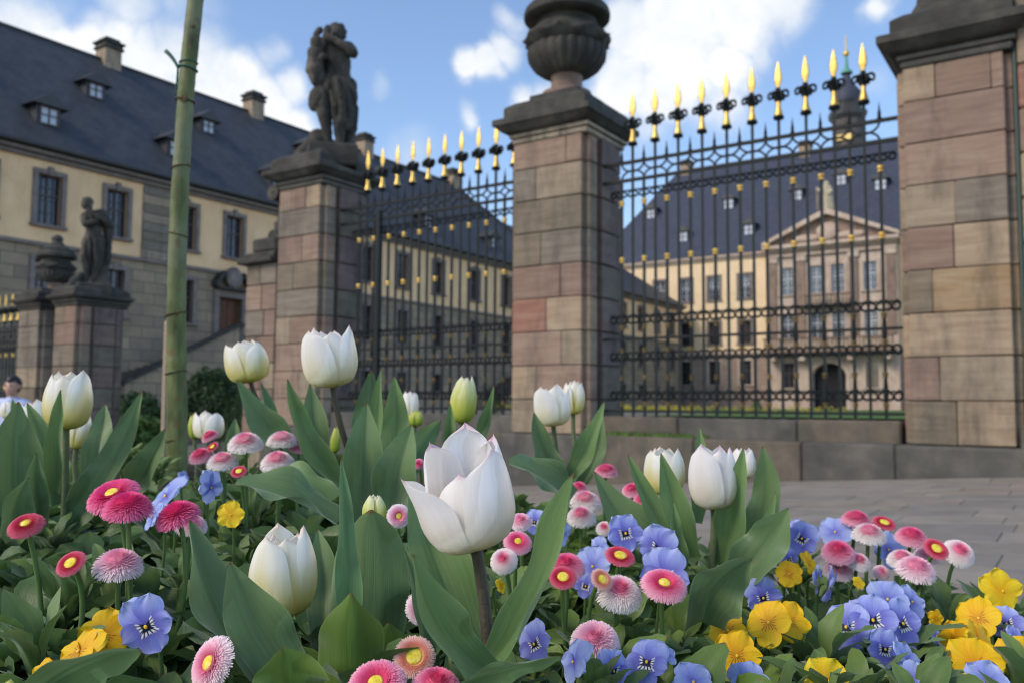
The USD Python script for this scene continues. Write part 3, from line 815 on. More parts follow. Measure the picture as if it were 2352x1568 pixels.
def statue(label, s, n, z, u, fn, base=0.40):
    t = thing("statue", label, "statue", FP(s, n, z), axis_rot(u))
    part(t, "base", rough_block(-0.42, 0.42, -0.42, 0.42, -0.30, base * 0.2), M_black)
    fn(t)
    return t


statue("dark stone statue of a draped figure holding a child, on the pillar left of fence", -9.28, 0.12, CAPTOP - 0.05, 770, statue_pair)
statue("distant dark statue of a figure resting its chin on folded arms, at the left", -16.85, 0.15, CAPTOP + Z2 - 0.27, 225, statue_lone)


def urn(label, s, n, z, lid=False, k=1.0):
    t = pthing("urn", label, "stone urn", s, n, z)
    lathe = lambda prof, sides: globals()["lathe"](np.asarray(prof) * k, sides)
    part(t, "foot", lathe([(0.0, -0.12), (0.36, -0.12), (0.36, 0.0), (0.27, 0.03), (0.235, 0.07), (0.225, 0.16), (0.24, 0.27), (0.20, 0.30)], 28), SAND["rose"], 40)
    # gadrooned lower bowl
    prof = np.array([(0.18, 0.24), (0.27, 0.26), (0.38, 0.31), (0.48, 0.39), (0.545, 0.50), (0.56, 0.58), (0.55, 0.645), (0.50, 0.665)])
    v, f = lathe(prof, 96)
    a = np.arctan2(v[:, 1], v[:, 0])
    gk = 1 + 0.075 * np.abs(np.sin(a * 12)) ** 0.7 - 0.035
    v[:, :2] *= gk[:, None]
    part(t, "gadrooned_bowl", (v, f), M_black, 50)
    # frieze with a carved festoon
    prof = np.array([(0.50, 0.66), (0.55, 0.69), (0.575, 0.75), (0.56, 0.82), (0.51, 0.90), (0.465, 0.97), (0.44, 1.03), (0.445, 1.07)])
    v, f = lathe(prof, 96)
    tm = trimesh.Trimesh(*(lambda a, b: (a, np.vstack([b[:, :3], b[:, [0, 2, 3]]])))(v, f), process=False).subdivide()
    p = np.array(tm.vertices)
    a = np.arctan2(p[:, 1], p[:, 0])
    p /= k
    fest = 0.83 - 0.08 * np.cos(a * 4) ** 2
    rel = np.exp(-((p[:, 2] - fest) / 0.05) ** 2) * (0.06 + 0.09 * (meshkit.fbm(p * 14, 3, 2) - 0.5)) + 0.04 * np.exp(-(np.sin(a * 2) / 0.12) ** 2) * np.exp(-((p[:, 2] - 0.82) / 0.08) ** 2)
    p[:, :2] *= (1 + rel / 0.5)[:, None]
    part(t, "frieze", (p * k, np.array(tm.faces)), M_black, 50)
    part(t, "rim", lathe([(0.44, 1.05), (0.52, 1.065), (0.60, 1.085), (0.625, 1.11), (0.63, 1.17), (0.615, 1.22), (0.58, 1.26), (0.51, 1.32), (0.46, 1.34), (0.0, 1.34)], 48), M_black, 40)
    if lid:
        part(t, "lid", lathe([(0.5, 1.33), (0.52, 1.36), (0.40, 1.44), (0.27, 1.52), (0.19, 1.62), (0.15, 1.68), (0.19, 1.72), (0.17, 1.80), (0.08, 1.88), (0.0, 1.9)], 32), M_black, 40)
    else:
        part(t, "lid", lathe([(0.46, 1.33), (0.44, 1.40), (0.33, 1.50), (0.2, 1.58), (0.12, 1.66), (0.16, 1.74), (0.09, 1.86), (0.0, 1.9)], 32), M_black, 40)
    return t


urn("great dark carved stone urn on the pillar in the middle", -4.57, 0.15, CAPTOP + 0.07)
urn("distant lidded stone urn left of the small statue", -18.42, 0.18, CAPTOP + Z2 - 0.22, True, 0.70)

# the nearest pillar carries a broad carved base that leaves the picture at the top
t = pthing("carved_base", "dark carved stone base with curved sides on top of the nearest pillar", "carved base", 0.46, 0.15, 4.9)
v = []
prof = [(0.50, 0.03), (0.50, 0.10), (0.44, 0.12), (0.41, 0.20), (0.365, 0.30), (0.35, 0.40), (0.37, 0.50), (0.42, 0.60), (0.46, 0.75), (0.47, 0.95), (0.44, 1.3)]
v, f = lathe([(r * 1.35, z) for r, z in prof], 4)
ang = math.pi / 4
v = np.stack([v[:, 0] * math.cos(ang) - v[:, 1] * math.sin(ang), v[:, 0] * math.sin(ang) + v[:, 1] * math.cos(ang), v[:, 2]], 1)
f = np.vstack([f[:, [0, 1, 2]], f[:, [0, 2, 3]]])
tm = trimesh.Trimesh(v, f, process=False)
for _ in range(4):
    tm = tm.subdivide()
part(t, "pedestal", rough(tm, 0.02, 7, 4), M_black, 40)
B = lambda x, y, z, r: (np.array([x, y, z]), r)
part(t, "figure", rough(hulls([[B(-0.25, 0, 1.25, 0.24), B(0.2, 0, 1.3, 0.25)], [B(-0.3, -0.1, 1.3, 0.16), B(-0.38, -0.15, 2.0, 0.13)], [B(0.1, 0, 1.3, 0.22), B(0.05, 0, 2.2, 0.22)], [B(0.2, 0.1, 1.3, 0.2), B(0.3, 0.1, 1.9, 0.15)]], 0.05, 4), 0.03, 6), M_black2, True)

# ------------------------------------------------------------------ palace: the long wing at the left
SW = -34.5


class Facade:
    """a runs along the wall, h up, o out of the wall."""

    def __init__(self, kind, at):
        self.kind, self.at = kind, at

    def mp(self, v):
        v = np.asarray(v, float)
        if self.kind == "wing":
            return np.stack([self.at + v[:, 2], v[:, 0], v[:, 1]], 1)
        return np.stack([v[:, 0], self.at - v[:, 2], v[:, 1]], 1)

    def fix(self, v, f):
        f = np.asarray(f)
        return self.mp(v), f if self.kind == "wing" else f

    def box(self, m, a0, a1, h0, h1, o0, o1, c=0.0):
        v, f = cbox(a0, a1, h0, h1, o0, o1, c)
        return m.add(*self.fix(v, f))


def wall_with_holes(fa, a0, a1, h0, h1, holes, thick=0.4, o=0.0):
    poly = sbox(a0, h0, a1, h1)
    for b in holes:
        poly = poly.difference(sbox(*b))
    parts = [trimesh.creation.extrude_polygon(g, thick, engine="earcut") for g in getattr(poly, "geoms", [poly])]
    m = MB()
    for q in parts:
        v = np.array(q.vertices)
        v[:, 2] += o - thick
        m.add(*fa.fix(v, np.array(q.faces)))
    return m.get()


def window(t, fa, a, h0, h1, w, sash=M_sash, key=True, frame=0.21, stone=None, rows=4, arched=False, blind=False):
    """A cross-barred casement in a stone surround with a sill."""
    st = stone or M_surround
    m = MB()
    x0, x1 = a - w / 2, a + w / 2
    fa.box(m, x0 - frame, x0, h0, h1, -0.10, 0.09, 0.015)
    fa.box(m, x1, x1 + frame, h0, h1, -0.10, 0.09, 0.015)
    fa.box(m, x0 - frame, x1 + frame, h1 + 0.002, h1 + frame, -0.10, 0.09, 0.015)
    if key:
        fa.box(m, a - 0.11, a + 0.11, h1 - 0.03, h1 + frame + 0.14, -0.05, 0.15, 0.02)
    fr = part(t, "window", m.get(), st)
    m = MB()
    fa.box(m, x0 - frame - 0.06, x1 + frame + 0.06, h0 - 0.13, h0 - 0.004, -0.10, 0.19, 0.02)
    part(fr, "sill", m.get(), st)
    m = MB()
    fa.box(m, x0, x1, h0, h1, -0.24, -0.22)
    part(fr, "pane", m.get(), M_hole if blind else M_glass)
    m = MB()
    b = 0.045
    for q0, q1 in ((x0, x0 + b), (x1 - b, x1), (a - b * 0.8, a + b * 0.8)):
        fa.box(m, q0, q1, h0, h1, -0.22, -0.15)
    ht = h0 + (h1 - h0) * 0.60
    for q0, q1 in ((h0, h0 + b), (h1 - b, h1), (ht - b * 0.8, ht + b * 0.8)):
        fa.box(m, x0 + 0.002, x1 - 0.002, q0, q1, -0.222, -0.152)
    part(fr, "sash", m.get(), sash)
    m = MB()
    for k in range(1, rows):
        q = h0 + (h1 - h0) * k / rows
        if abs(q - ht) > 0.12:
            fa.box(m, x0 + 0.01, x1 - 0.01, q - 0.012, q + 0.012, -0.221, -0.17)
    for q in (x0 + w * 0.25, x0 + w * 0.75):
        fa.box(m, q - 0.012, q + 0.012, h0 + 0.01, h1 - 0.01, -0.221, -0.172)
    if rows:
        part(fr, "glazing_bars", m.get(), sash)
    return fr


def hip_roof(a0, a1, b0, b1, zE, zR, hip0=True, hip1=True, half=None):
    """A hipped roof over [a0, a1] x [b0, b1]; the ridge runs along the longer first axis."""
    bm, d = (b0 + b1) / 2, (b1 - b0) / 2 if half is None else half
    r0, r1 = (a0 + d if hip0 else a0), (a1 - d if hip1 else a1)
    v = np.array([(a0, b0, zE), (a1, b0, zE), (a1, b1, zE), (a0, b1, zE), (r0, bm, zR), (r1, bm, zR)], float)
    f = [(0, 1, 5), (0, 5, 4), (2, 3, 4), (2, 4, 5), (3, 0, 4), (1, 2, 5), (2, 1, 0), (3, 2, 0)]
    return v, np.array(f)


wing = pthing("palace_wing", "long yellow palace wing with grey slate roof, dormers and chimneys behind the left pillars", "palace")
fw = Facade("wing", SW)
WN = [-6.5, -3.3, -0.2, 2.9, 5.45, 8.17, 11.2, 14.8, 17.6, 20.9, 24.1, 27.4, 30.6, 34.2, 38.3, 42.3, 46.4, 50.0, 54.2, 58.0, 61.8, 65.6, 69.4, 73.2]
DOOR = (16.75, 18.15)
up = [(n - 0.5, 8.1, n + 0.5, 10.22) for n in WN]
lo = [(n - 0.47, 4.55, n + 0.47, 6.62) for n in WN if abs(n - 17.5) > 0.8 and abs(n - 46.4) > 1]
cel = [(n - 0.42, 1.6, n + 0.42, 2.7) for n in WN if n > 20 and abs(n - 46.4) > 1]
part(wing, "upper_wall", wall_with_holes(fw, -10, 75.6, 7.30, 11.05, up), M_peach)
part(wing, "lower_wall", wall_with_holes(fw, -10, 75.6, -1.5, 7.296, lo + cel + [(DOOR[0], 4.1, DOOR[1], 6.0)], 0.42, 0.02), M_wing_stone)
m = MB()
fw.box(m, -10, 75.6, 7.16, 7.33, 0.022, 0.16, 0.03)
part(wing, "string_course", m.get(), M_surround)
m = MB()
fw.box(m, -10, 75.75, 10.80, 10.98, 0.002, 0.18, 0.03)
fw.box(m, -10, 75.95, 10.98, 11.16, 0.0, 0.38, 0.05)
part(wing, "cornice", m.get(), M_surround)
m = MB()
m.add(*tube([(SW + 0.56, -10, 11.26), (SW + 0.56, 30, 11.26), (SW + 0.56, 76.0, 11.26)], 0.09, 8))
part(wing, "gutter", m.get(), M_gutter)
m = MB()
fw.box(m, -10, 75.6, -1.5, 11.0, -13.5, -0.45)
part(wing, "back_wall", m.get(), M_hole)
# the rusticated strips between the windows
for n in (13.15, 29.0 + 3.4 - 3.4):
    for i in range(8):
        m = MB()
        fw.box(m, n - 0.70, n + 0.70, 7.345 + i * 0.43, 7.345 + i * 0.43 + 0.41, -0.02, 0.07 + 0.004 * (i % 3), 0.02)
        if n < 20:
            part(wing, "quoin", m.get(), SAND[["buff", "grey", "olive", "grey", "buff", "olive", "tan", "grey"][i]])
for n in WN:
    window(wing, fw, n, 8.1, 10.22, 1.0)
    if abs(n - 17.5) > 0.8 and abs(n - 46.4) > 1:
        window(wing, fw, n, 4.55, 6.62, 0.94, rows=4)
    if n > 20 and abs(n - 46.4) > 1:
        window(wing, fw, n, 1.6, 2.7, 0.84, key=False, rows=0, blind=True)


def portal(t, fa, a0, a1, h0, h1, sc=1.0):
    m = MB()
    fa.box(m, a0, a1, h0, h1, -0.32, -0.26)
    d = part(t, "door", m.get(), M_door)
    m = MB()
    w = (a1 - a0) / 2
    for x in (a0 + 0.08, a0 + w + 0.05):
        for z0, z1 in ((h0 + 0.1, h0 + 0.75), (h0 + 0.85, h1 - 0.1)):
            fa.box(m, x, x + w - 0.13, z0, z1, -0.262, -0.235, 0.01)
    part(d, "door_panel", m.get(), M_door)
    m = MB()
    fa.box(m, a0 - 0.32, a0, h0, h1, -0.2, 0.16, 0.02)
    fa.box(m, a1, a1 + 0.32, h0, h1, -0.2, 0.16, 0.02)
    fa.box(m, a0 - 0.32, a1 + 0.32, h1 + 0.003, h1 + 0.36, -0.2, 0.16, 0.02)
    part(t, "portal_frame", m.get(), M_surround)
    # broken pediment with a carved cartouche
    m = MB()
    q = np.linspace(0, 1, 12)
    c = (a0 + a1) / 2
    for sg in (-1, 1):
        x = c + sg * (1.15 - 0.62 * q)
        z = h1 + 0.62 + 0.62 * np.sin(q * 1.35)
        for k in range(11):
            fa.box(m, min(x[k], x[k + 1]), max(x[k], x[k + 1]) + 0.001, z[k] - 0.16, z[k] + 0.10 + 0.02, 0.02, 0.50 - 0.01 * k)
    fa.box(m, c - 1.0, c + 1.0, h1 + 0.363, h1 + 0.50, 0.02, 0.42, 0.03)
    part(t, "pediment", m.get(), M_black)
    tm = trimesh.creation.icosphere(3)
    p = np.array(tm.vertices)
    p = p * (1 + 0.35 * (meshkit.fbm(p * 3.1, 3, 5) - 0.5)[:, None]) * [0.50, 0.55, 0.30]
    v, f = fa.fix(p + [c, h1 + 1.0, 0.28], np.array(tm.faces))
    part(t, "cartouche", (v, f), M_surround, True)


portal(wing, fw, *DOOR, 4.1, 6.0)
portal(wing, fw, 45.7, 47.1, 4.1, 6.0)


def stairs(t, n_bottom, n_top, n_end, z0, z1):
    o0, o1 = 0.03, 2.2
    steps = 16
    for i in range(steps):
        a, b = n_bottom + (n_top - n_bottom) * i / steps, n_bottom + (n_top - n_bottom) * (i + 1) / steps
        m = MB()
        fw.box(m, a, b - 0.002, -1.0, z0 + (z1 - z0 - 0.9) * (i + 1) / steps, o0, o1 - 0.3)
        part(t, "stair_step", m.get(), M_step2)
    m = MB()
    fw.box(m, n_top, n_end, -1.0, z1 - 0.95, o0, o1)
    part(t, "landing", m.get(), M_wing_stone)
    # parapet: a raking wall with its coping
    v = np.array([(n_bottom, -1.0), (n_top, -1.0), (n_top, z1 - 0.06), (n_bottom, z0 - 0.06)])
    tm = trimesh.creation.extrude_polygon(Polygon(v), 0.28, engine="earcut")
    p = np.array(tm.vertices)
    p[:, 2] += o1 - 0.285
    part(t, "parapet", fw.fix(p, np.array(tm.faces)), M_wing_stone)
    v = np.array([(n_bottom - 0.1, z0 - 0.10), (n_top + 0.05, z1 - 0.055), (n_top + 0.05, z1 + 0.11), (n_bottom - 0.1, z0 + 0.07)])
    tm = trimesh.creation.extrude_polygon(Polygon(v), 0.40, engine="earcut")
    p = np.array(tm.vertices)
    p[:, 2] += o1 - 0.345
    part(t, "coping", fw.fix(p, np.array(tm.faces)), M_black)
    n = n_top + 0.2
    while n < n_end - 0.1:
        v, f = lathe([(0.09, z1 - 0.95), (0.06, z1 - 0.85), (0.11, z1 - 0.62), (0.06, z1 - 0.3), (0.09, z1 - 0.12), (0.09, z1 - 0.06)], 8)
        v = v[:, [0, 2, 1]]
        part(t, "baluster", fw.fix(np.stack([v[:, 0] + n, v[:, 1], v[:, 2] + o1 - 0.14], 1), f[:, ::-1]), M_surround, 40)
        n += 0.3
    m = MB()
    fw.box(m, n_top + 0.052, n_end + 0.1, z1 - 0.055, z1 + 0.12, o1 - 0.32, o1 + 0.05, 0.02)
    part(t, "handrail", m.get(), M_black)


stairs(wing, 10.6, 16.4, 19.4, 1.55, 4.45)
stairs(wing, 39.5, 45.2, 48.2, 1.55, 4.45)
# roofs
RZ0, RZ1 = 11.20, 18.75
v, f = hip_roof(-14, 50.9, 0, 1, RZ0, RZ1, False, True, 6.9)
b = np.array([-34.5 + 0.6, -48.4])
v[:, 1] = np.where(v[:, 1] == 0, b[0], np.where(v[:, 1] == 1, b[1], (b[0] + b[1]) / 2))
part(wing, "roof", (v[:, [1, 0, 2]], f), M_slate_w)
v, f = hip_roof(51.0, 76.2, 0, 1, RZ0, RZ0 + 5.6, False, True, 6.9)
v[:, 1] = np.where(v[:, 1] == 0, b[0], np.where(v[:, 1] == 1, b[1], (b[0] + b[1]) / 2))
part(wing, "roof", (v[:, [1, 0, 2]], f), M_slate_w)
m = MB()
m.add(*tube([(-41.15, -14, 18.77), (-41.15, 10, 18.77), (-41.15, 44.0, 18.77)], 0.10, 6))
m.add(*tube([(-41.15, 44.0, 18.77), (-37.5, 47.4, 15.0), (-33.9, 50.9, 11.25)], 0.09, 6))
part(wing, "ridge", m.get(), M_gutter)
SLW = (RZ1 - RZ0) / 7.25                                                 # rise per metre inwards


def dormer(n, s, big=1.0):
    """A small gabled dormer whose front stands at s on the wing's roof."""
    z = RZ0 + SLW * (SW + 0.6 - s)
    w, h, L = 0.52 * big, 0.92 * big, 1.25 * big
    m = MB()
    m.box(s - L, s, n - w, n + w, z - 0.25, z + h)
    d = part(wing, "dormer", m.get(), M_slate_w)
    v = np.array([(s + 0.22, n - w - 0.28, z + h - 0.10), (s + 0.22, n + w + 0.28, z + h - 0.10), (s + 0.22, n, z + h + 0.50), (s - L - 0.7, n - w - 0.28, z + h - 0.10), (s - L - 0.7, n + w + 0.28, z + h - 0.10), (s - L - 0.7, n, z + h + 0.50)])
    part(d, "dormer_roof", (v, [(0, 1, 2), (3, 5, 4), (1, 4, 5), (1, 5, 2), (0, 2, 5), (0, 5, 3), (0, 3, 4), (0, 4, 1)]), M_gutter)
    m = MB()
    m.box(s + 0.002, s + 0.02, n - w * 0.68, n + w * 0.68, z + 0.06, z + h - 0.16)
    part(d, "pane", m.get(), M_white_pane)
    m = MB()
    for y in (-0.70, 0, 0.70):
        m.box(s + 0.021, s + 0.06, n + w * y - 0.035, n + w * y + 0.035, z + 0.02, z + h - 0.12)
    for q in (0.04, 0.42, h - 0.16):
        m.box(s + 0.021, s + 0.055, n - w * 0.72, n + w * 0.72, z + q - 0.03, z + q + 0.03)
    part(d, "sash", m.get(), M_sash)


for n, s in ((1.2, -35.2), (8.35, -35.2), (14.7, -35.4), (21.0, -35.3), (27.2, -35.3), (34.0, -35.3), (41.4, -35.0), (5.2, -38.0), (11.9, -37.9), (18.3, -37.9), (26.2, -38.6), (32.0, -38.0)):
    dormer(n, s, 1.0 if s > -37 else 0.92)


def chimney(t, s, n, z0, z1, w=0.46):
    m = MB()
    m.box(s - w, s + w, n - w, n + w, z0, z1)
    c = part(t, "chimney", m.get(), SAND["tan"])
    m = MB()
    m.box(s - w - 0.10, s + w + 0.10, n - w - 0.10, n + w + 0.10, z1 - 0.40, z1 - 0.26, 0.03)
    m.box(s - w - 0.04, s + w + 0.04, n - w - 0.04, n + w + 0.04, z1 - 0.26, z1 - 0.10, 0.02)
    m.box(s - w - 0.14, s + w + 0.14, n - w - 0.14, n + w + 0.14, z1 - 0.10, z1 + 0.02, 0.03)
    m.box(s - w * 0.9, s + w * 0.9, n - w * 0.9, n + w * 0.9, z1 + 0.02, z1 + 0.22, 0.05)
    part(c, "chimney_cap", m.get(), M_black)


for n, z1 in ((4.5, 19.75), (14.35, 19.75), (23.9, 19.85), (33.8, 19.9), (44.1, 19.75)):
    chimney(wing, -41.15, n, 17.2, z1)

# ------------------------------------------------------------------ palace: the main block across the court
NC = 77.0
fc = Facade("corps", NC)
corps = pthing("palace_main_block", "yellow palace front with pediment, balcony and arched portal across the court", "palace")
CL, CR, AL, AR = -46.0, 9.0, -25.3, -13.0
WC = [-44.0, -40.8, -37.55, -34.45, -31.3, -27.95]
WR = [-10.2, -7.0, -3.8, -0.6, 2.6, 5.8]
h1 = [(a - 0.62, 11.95, a + 0.62, 14.45) for a in WC + WR]
h2 = [(a - 0.62, 7.25, a + 0.62, 9.6) for a in WC + WR]
h3 = [(a - 0.62, 3.0, a + 0.62, 5.5) for a in WC + WR]
for a0, a1, ws in ((CL, AL, WC), (AR, CR, WR)):
    sel = lambda hs: [b for b in hs if a0 < b[0] < a1]
    part(corps, "yellow_wall", wall_with_holes(fc, a0, a1, 6.35, 16.6, sel(h1) + sel(h2)), M_yellow)
    part(corps, "stone_base_wall", wall_with_holes(fc, a0, a1, 0.0, 6.33, sel(h3), 0.42, 0.02), M_corps_stone)
    m = MB()
    fc.box(m, a0, a1, 6.2, 6.42, 0.023, 0.14, 0.03)
    part(corps, "string_course", m.get(), M_cstone)
    m = MB()
    fc.box(m, a0, a1, 16.2, 16.45, 0.002, 0.22, 0.04)
    fc.box(m, a0 - 0.2, a1, 16.45, 16.75, 0.0, 0.45, 0.06)
    part(corps, "cornice", m.get(), M_cstone)
    for a in ws:
        window(corps, fc, a, 11.95, 14.45, 1.24, sash=M_sash_w, key=False, frame=0.24, rows=4)
        window(corps, fc, a, 7.25, 9.6, 1.24, sash=M_sash, key=False, frame=0.24, rows=4)
        window(corps, fc, a, 3.0, 5.5, 1.24, sash=M_sash, key=False, frame=0.22, rows=4, stone=M_cstone)
m = MB()
m.box(CL, CR, NC + 0.5, NC + 19.5, 0.0, 16.6)
part(corps, "back_wall", m.get(), M_yellow)
# avant-corps
fv = Facade("corps", NC - 0.8)
AW = [-23.3, -20.42, -18.38, -15.4]
hs = [(a - 0.58, 11.9, a + 0.58, 14.65) for a in AW] + [(a - 0.58, 7.45, a + 0.58, 9.95) for a in AW] + [(a - 0.58, 2.6, a + 0.58, 5.1) for a in (AW[0], AW[3])]
poly = sbox(AL, 0, AR, 16.5)
for b in hs:
    poly = poly.difference(sbox(*b))
q = np.linspace(0, math.pi, 15)
arch = Polygon(np.vstack([[(-21.0, 0), (-17.8, 0)], np.stack([-19.4 + 1.6 * np.cos(q), 3.7 + 1.3 * np.sin(q)], 1)]))
poly = poly.difference(arch)
tm = trimesh.creation.extrude_polygon(poly, 0.79, engine="earcut")
v = np.array(tm.vertices)
v[:, 2] -= 0.79
part(corps, "centre_wall", fv.fix(v, np.array(tm.faces)), M_cstone)
for a in AW:
    window(corps, fv, a, 11.9, 14.65, 1.16, sash=M_sash_w, key=False, frame=0.26, rows=4, stone=M_cstone)
    window(corps, fv, a, 7.45, 9.95, 1.16, sash=M_sash_w, key=False, frame=0.24, rows=4, stone=M_cstone)
    if a in (AW[0], AW[3]):
        window(corps, fv, a, 2.6, 5.1, 1.16, sash=M_sash, key=False, frame=0.24, rows=4, stone=M_cstone)
for a in (-24.75, -21.9, -16.9, -13.55):
    m = MB()
    fv.box(m, a - 0.42, a + 0.42, 7.6, 15.2, 0.0, 0.16, 0.03)
    part(corps, "pilaster", m.get(), [SAND["pink"], SAND["rose"]][int(a > -20)])
    m = MB()
    fv.box(m, a - 0.54, a + 0.54, 15.2, 15.75, 0.0, 0.26, 0.05)
    part(corps, "capital", m.get(), M_cstone)
m = MB()
fv.box(m, AL, AR, 15.755, 15.95, 0.002, 0.30, 0.04)
fv.box(m, AL - 0.1, AR + 0.1, 16.35, 16.55, 0.002, 0.42, 0.05)
fv.box(m, AL - 0.35, AR + 0.35, 16.55, 16.95, -0.3, 0.75, 0.08)
part(corps, "entablature", m.get(), M_cstone)
# pediment with its carved field and statue
APX = (-19.25, 20.0)
tm = trimesh.creation.extrude_polygon(Polygon([(AL, 16.95), (AR, 16.95), (APX[0], APX[1] - 0.25)]), 0.8, engine="earcut")
v = np.array(tm.vertices)
v[:, 2] -= 0.8
pd = part(corps, "pediment", fv.fix(v, np.array(tm.faces)), SAND["pink"])
for x0, x1 in ((AL - 0.35, APX[0]), (AR + 0.35, APX[0])):
    pl = Polygon([(x0, 16.96), (x0, 17.3), (APX[0], APX[1] + 0.25), (APX[0], APX[1] - 0.35)])
    tm = trimesh.creation.extrude_polygon(pl, 1.0, engine="earcut")
    v = np.array(tm.vertices)
    v[:, 2] -= 0.3
    part(pd, "raking_cornice", fv.fix(v, np.array(tm.faces)), M_cstone)
tm = trimesh.creation.icosphere(3)
p = np.array(tm.vertices)
p = p * (1 + 0.5 * (meshkit.fbm(p * 2.8, 3, 9) - 0.5)[:, None]) * [1.0, 0.85, 0.3]
part(pd, "carved_arms", fv.fix(p + [APX[0], 18.0, 0.1], np.array(tm.faces)), M_cstone, True)
for sg in (-1, 1):
    p2 = np.array(tm.vertices)
    p2 = p2 * (1 + 0.6 * (meshkit.fbm(p2 * 3.3, 3, 11) - 0.5)[:, None]) * [1.3, 0.35, 0.2]
    part(pd, "carved_scroll", fv.fix(p2 + [APX[0] + sg * 2.1, 17.5, 0.1], np.array(tm.faces)), M_cstone, True)
# balconies
for a0, a1, z0, z1, o in ((-25.4, -13.2, 6.3, 7.45, 1.5), (-21.6, -17.1, 10.75, 11.75, 0.9)):
    m = MB()
    fv.box(m, a0, a1, z0 - 0.3, z0, 0.02, o + 0.1, 0.05)
    bc = part(corps, "balcony", m.get(), SAND["mauve"])
    m = MB()
    fv.box(m, a0, a1, z1 - 0.16, z1, o - 0.22, o + 0.06, 0.03)
    part(bc, "balcony_rail", m.get(), SAND["mauve"])
    a = a0 + 0.2
    m = MB()
    while a < a1 - 0.1:
        fv.box(m, a - 0.09, a + 0.09, z0 + 0.002, z1 - 0.162, o - 0.16, o, 0.03)
        a += 0.36
    part(bc, "balusters", m.get(), SAND["buff"], kind="stuff")
for a in (-24.6, -21.7, -17.1, -13.9):
    m = MB()
    fv.box(m, a - 0.32, a + 0.32, 5.2, 5.99, 0.02, 1.2, 0.08)
    part(corps, "console", m.get(), M_cstone)
m = MB()
q = np.linspace(0, math.pi, 15)
for k in range(14):
    c, s_ = (math.cos(q[k]) + math.cos(q[k + 1])) / 2, (math.sin(q[k]) + math.sin(q[k + 1])) / 2
    fv.box(m, -19.4 + 1.85 * c - 0.24, -19.4 + 1.85 * c + 0.24, 3.7 + 1.55 * s_ - 0.2, 3.7 + 1.55 * s_ + 0.2, 0.001, 0.10 + 0.002 * (k % 2), 0.03)
fv.box(m, -21.35, -21.0, 0.0, 3.7, 0.001, 0.11, 0.03)
fv.box(m, -17.8, -17.45, 0.0, 3.7, 0.001, 0.11, 0.03)
part(corps, "arch_surround", m.get(), M_cstone)
m = MB()
fv.box(m, -21.1, -17.7, 0.0, 5.3, -1.25, -0.85)
part(corps, "dark_passage", m.get(), M_hole)
# roof
CE, CZ, CN0, CN1 = 16.75, 29.4, NC - 0.5, NC + 19.8
v, f = hip_roof(CL - 0.5, CR + 0.5, CN0, CN1, CE, CZ, True, True, 7.2)
part(corps, "roof", (v, f), M_slate_c)
m = MB()
m.add(*tube([(CL + 6.7, (CN0 + CN1) / 2, CZ + 0.02), (-10, (CN0 + CN1) / 2, CZ + 0.02), (CR - 6.7, (CN0 + CN1) / 2, CZ + 0.02)], 0.13, 6))
part(corps, "ridge", m.get(), M_gutter)
v = np.array([(AL - 0.3, NC - 1.5, 17.25), (AR + 0.3, NC - 1.5, 17.25), (APX[0], NC - 1.5, 20.15), (APX[0], NC + 3.5, 20.15)])
SLC = (CZ - CE) / ((CN1 - CN0) / 2)


def cdormer(a, z, w=0.62):
    n = CN0 + (z - CE) / SLC
    m = MB()
    m.box(a - w, a + w, n, n + 1.6, z - 0.3, z + 1.25)
    d = part(corps, "dormer", m.get(), M_slate_c)
    v = np.array([(a - w - 0.25, n - 0.25, z + 1.15), (a + w + 0.25, n - 0.25, z + 1.15), (a, n - 0.25, z + 1.85), (a - w - 0.25, n + 2.2, z + 1.15), (a + w + 0.25, n + 2.2, z + 1.15), (a, n + 2.2, z + 1.85)])
    part(d, "dormer_roof", (v, [(0, 1, 2), (3, 5, 4), (1, 4, 5), (1, 5, 2), (0, 2, 5), (0, 5, 3), (0, 3, 4), (0, 4, 1)]), M_gutter)
    m = MB()
    m.box(a - w * 0.78, a + w * 0.78, n - 0.03, n - 0.002, z + 0.05, z + 1.05)
    part(d, "pane", m.get(), M_white_pane)
    m = MB()
    m.box(a - 0.06, a + 0.06, n - 0.07, n - 0.032, z, z + 1.1)
    m.box(a - w * 0.82, a + w * 0.82, n - 0.065, n - 0.033, z + 0.5, z + 0.58)
    part(d, "sash", m.get(), M_sash)


for a in (-40.5, -31.1, -23.6, -15.2, -7.5):
    cdormer(a, 22.7)
for a in (-35.3, -27.8, -11.0):
    cdormer(a, 18.9)
for a in (-19.3,):
    cdormer(a, 24.0)
chimney(corps, -38.2, (CN0 + CN1) / 2, 28.2, 30.4, 0.6)
chimney(corps, -24.0, (CN0 + CN1) / 2, 28.2, 30.4, 0.6)

B = lambda x, y, z, r: (np.array([x, y, z]), r)
t = pthing("statue", "pale stone statue with a staff on the peak of the palace pediment", "statue", APX[0], NC - 0.9, APX[1] + 0.2)
part(t, "figure", rough(hulls([[B(0, 0, 2.55, 0.24), B(0, 0, 2.6, 0.25)], [B(0, 0, 2.25, 0.3), B(0.1, 0, 1.6, 0.36), B(0, 0, 0.9, 0.4), B(0.05, 0, 0.1, 0.45)], [B(-0.25, 0, 2.2, 0.2), B(-0.7, -0.2, 1.9, 0.14), B(-0.85, -0.2, 2.1, 0.12)],
                               [B(0.25, 0, 2.2, 0.22), B(0.5, -0.2, 1.7, 0.18), B(0.2, -0.3, 1.4, 0.15)], [B(0.2, 0.1, 1.5, 0.35), B(0.35, 0.1, 0.1, 0.35)]], 0.12, 4), 0.06, 3), mottled("pale_statue_stone", [(0.28, 0.24, 0.16), (0.38, 0.33, 0.23), (0.42, 0.38, 0.28)], scale=2), True)
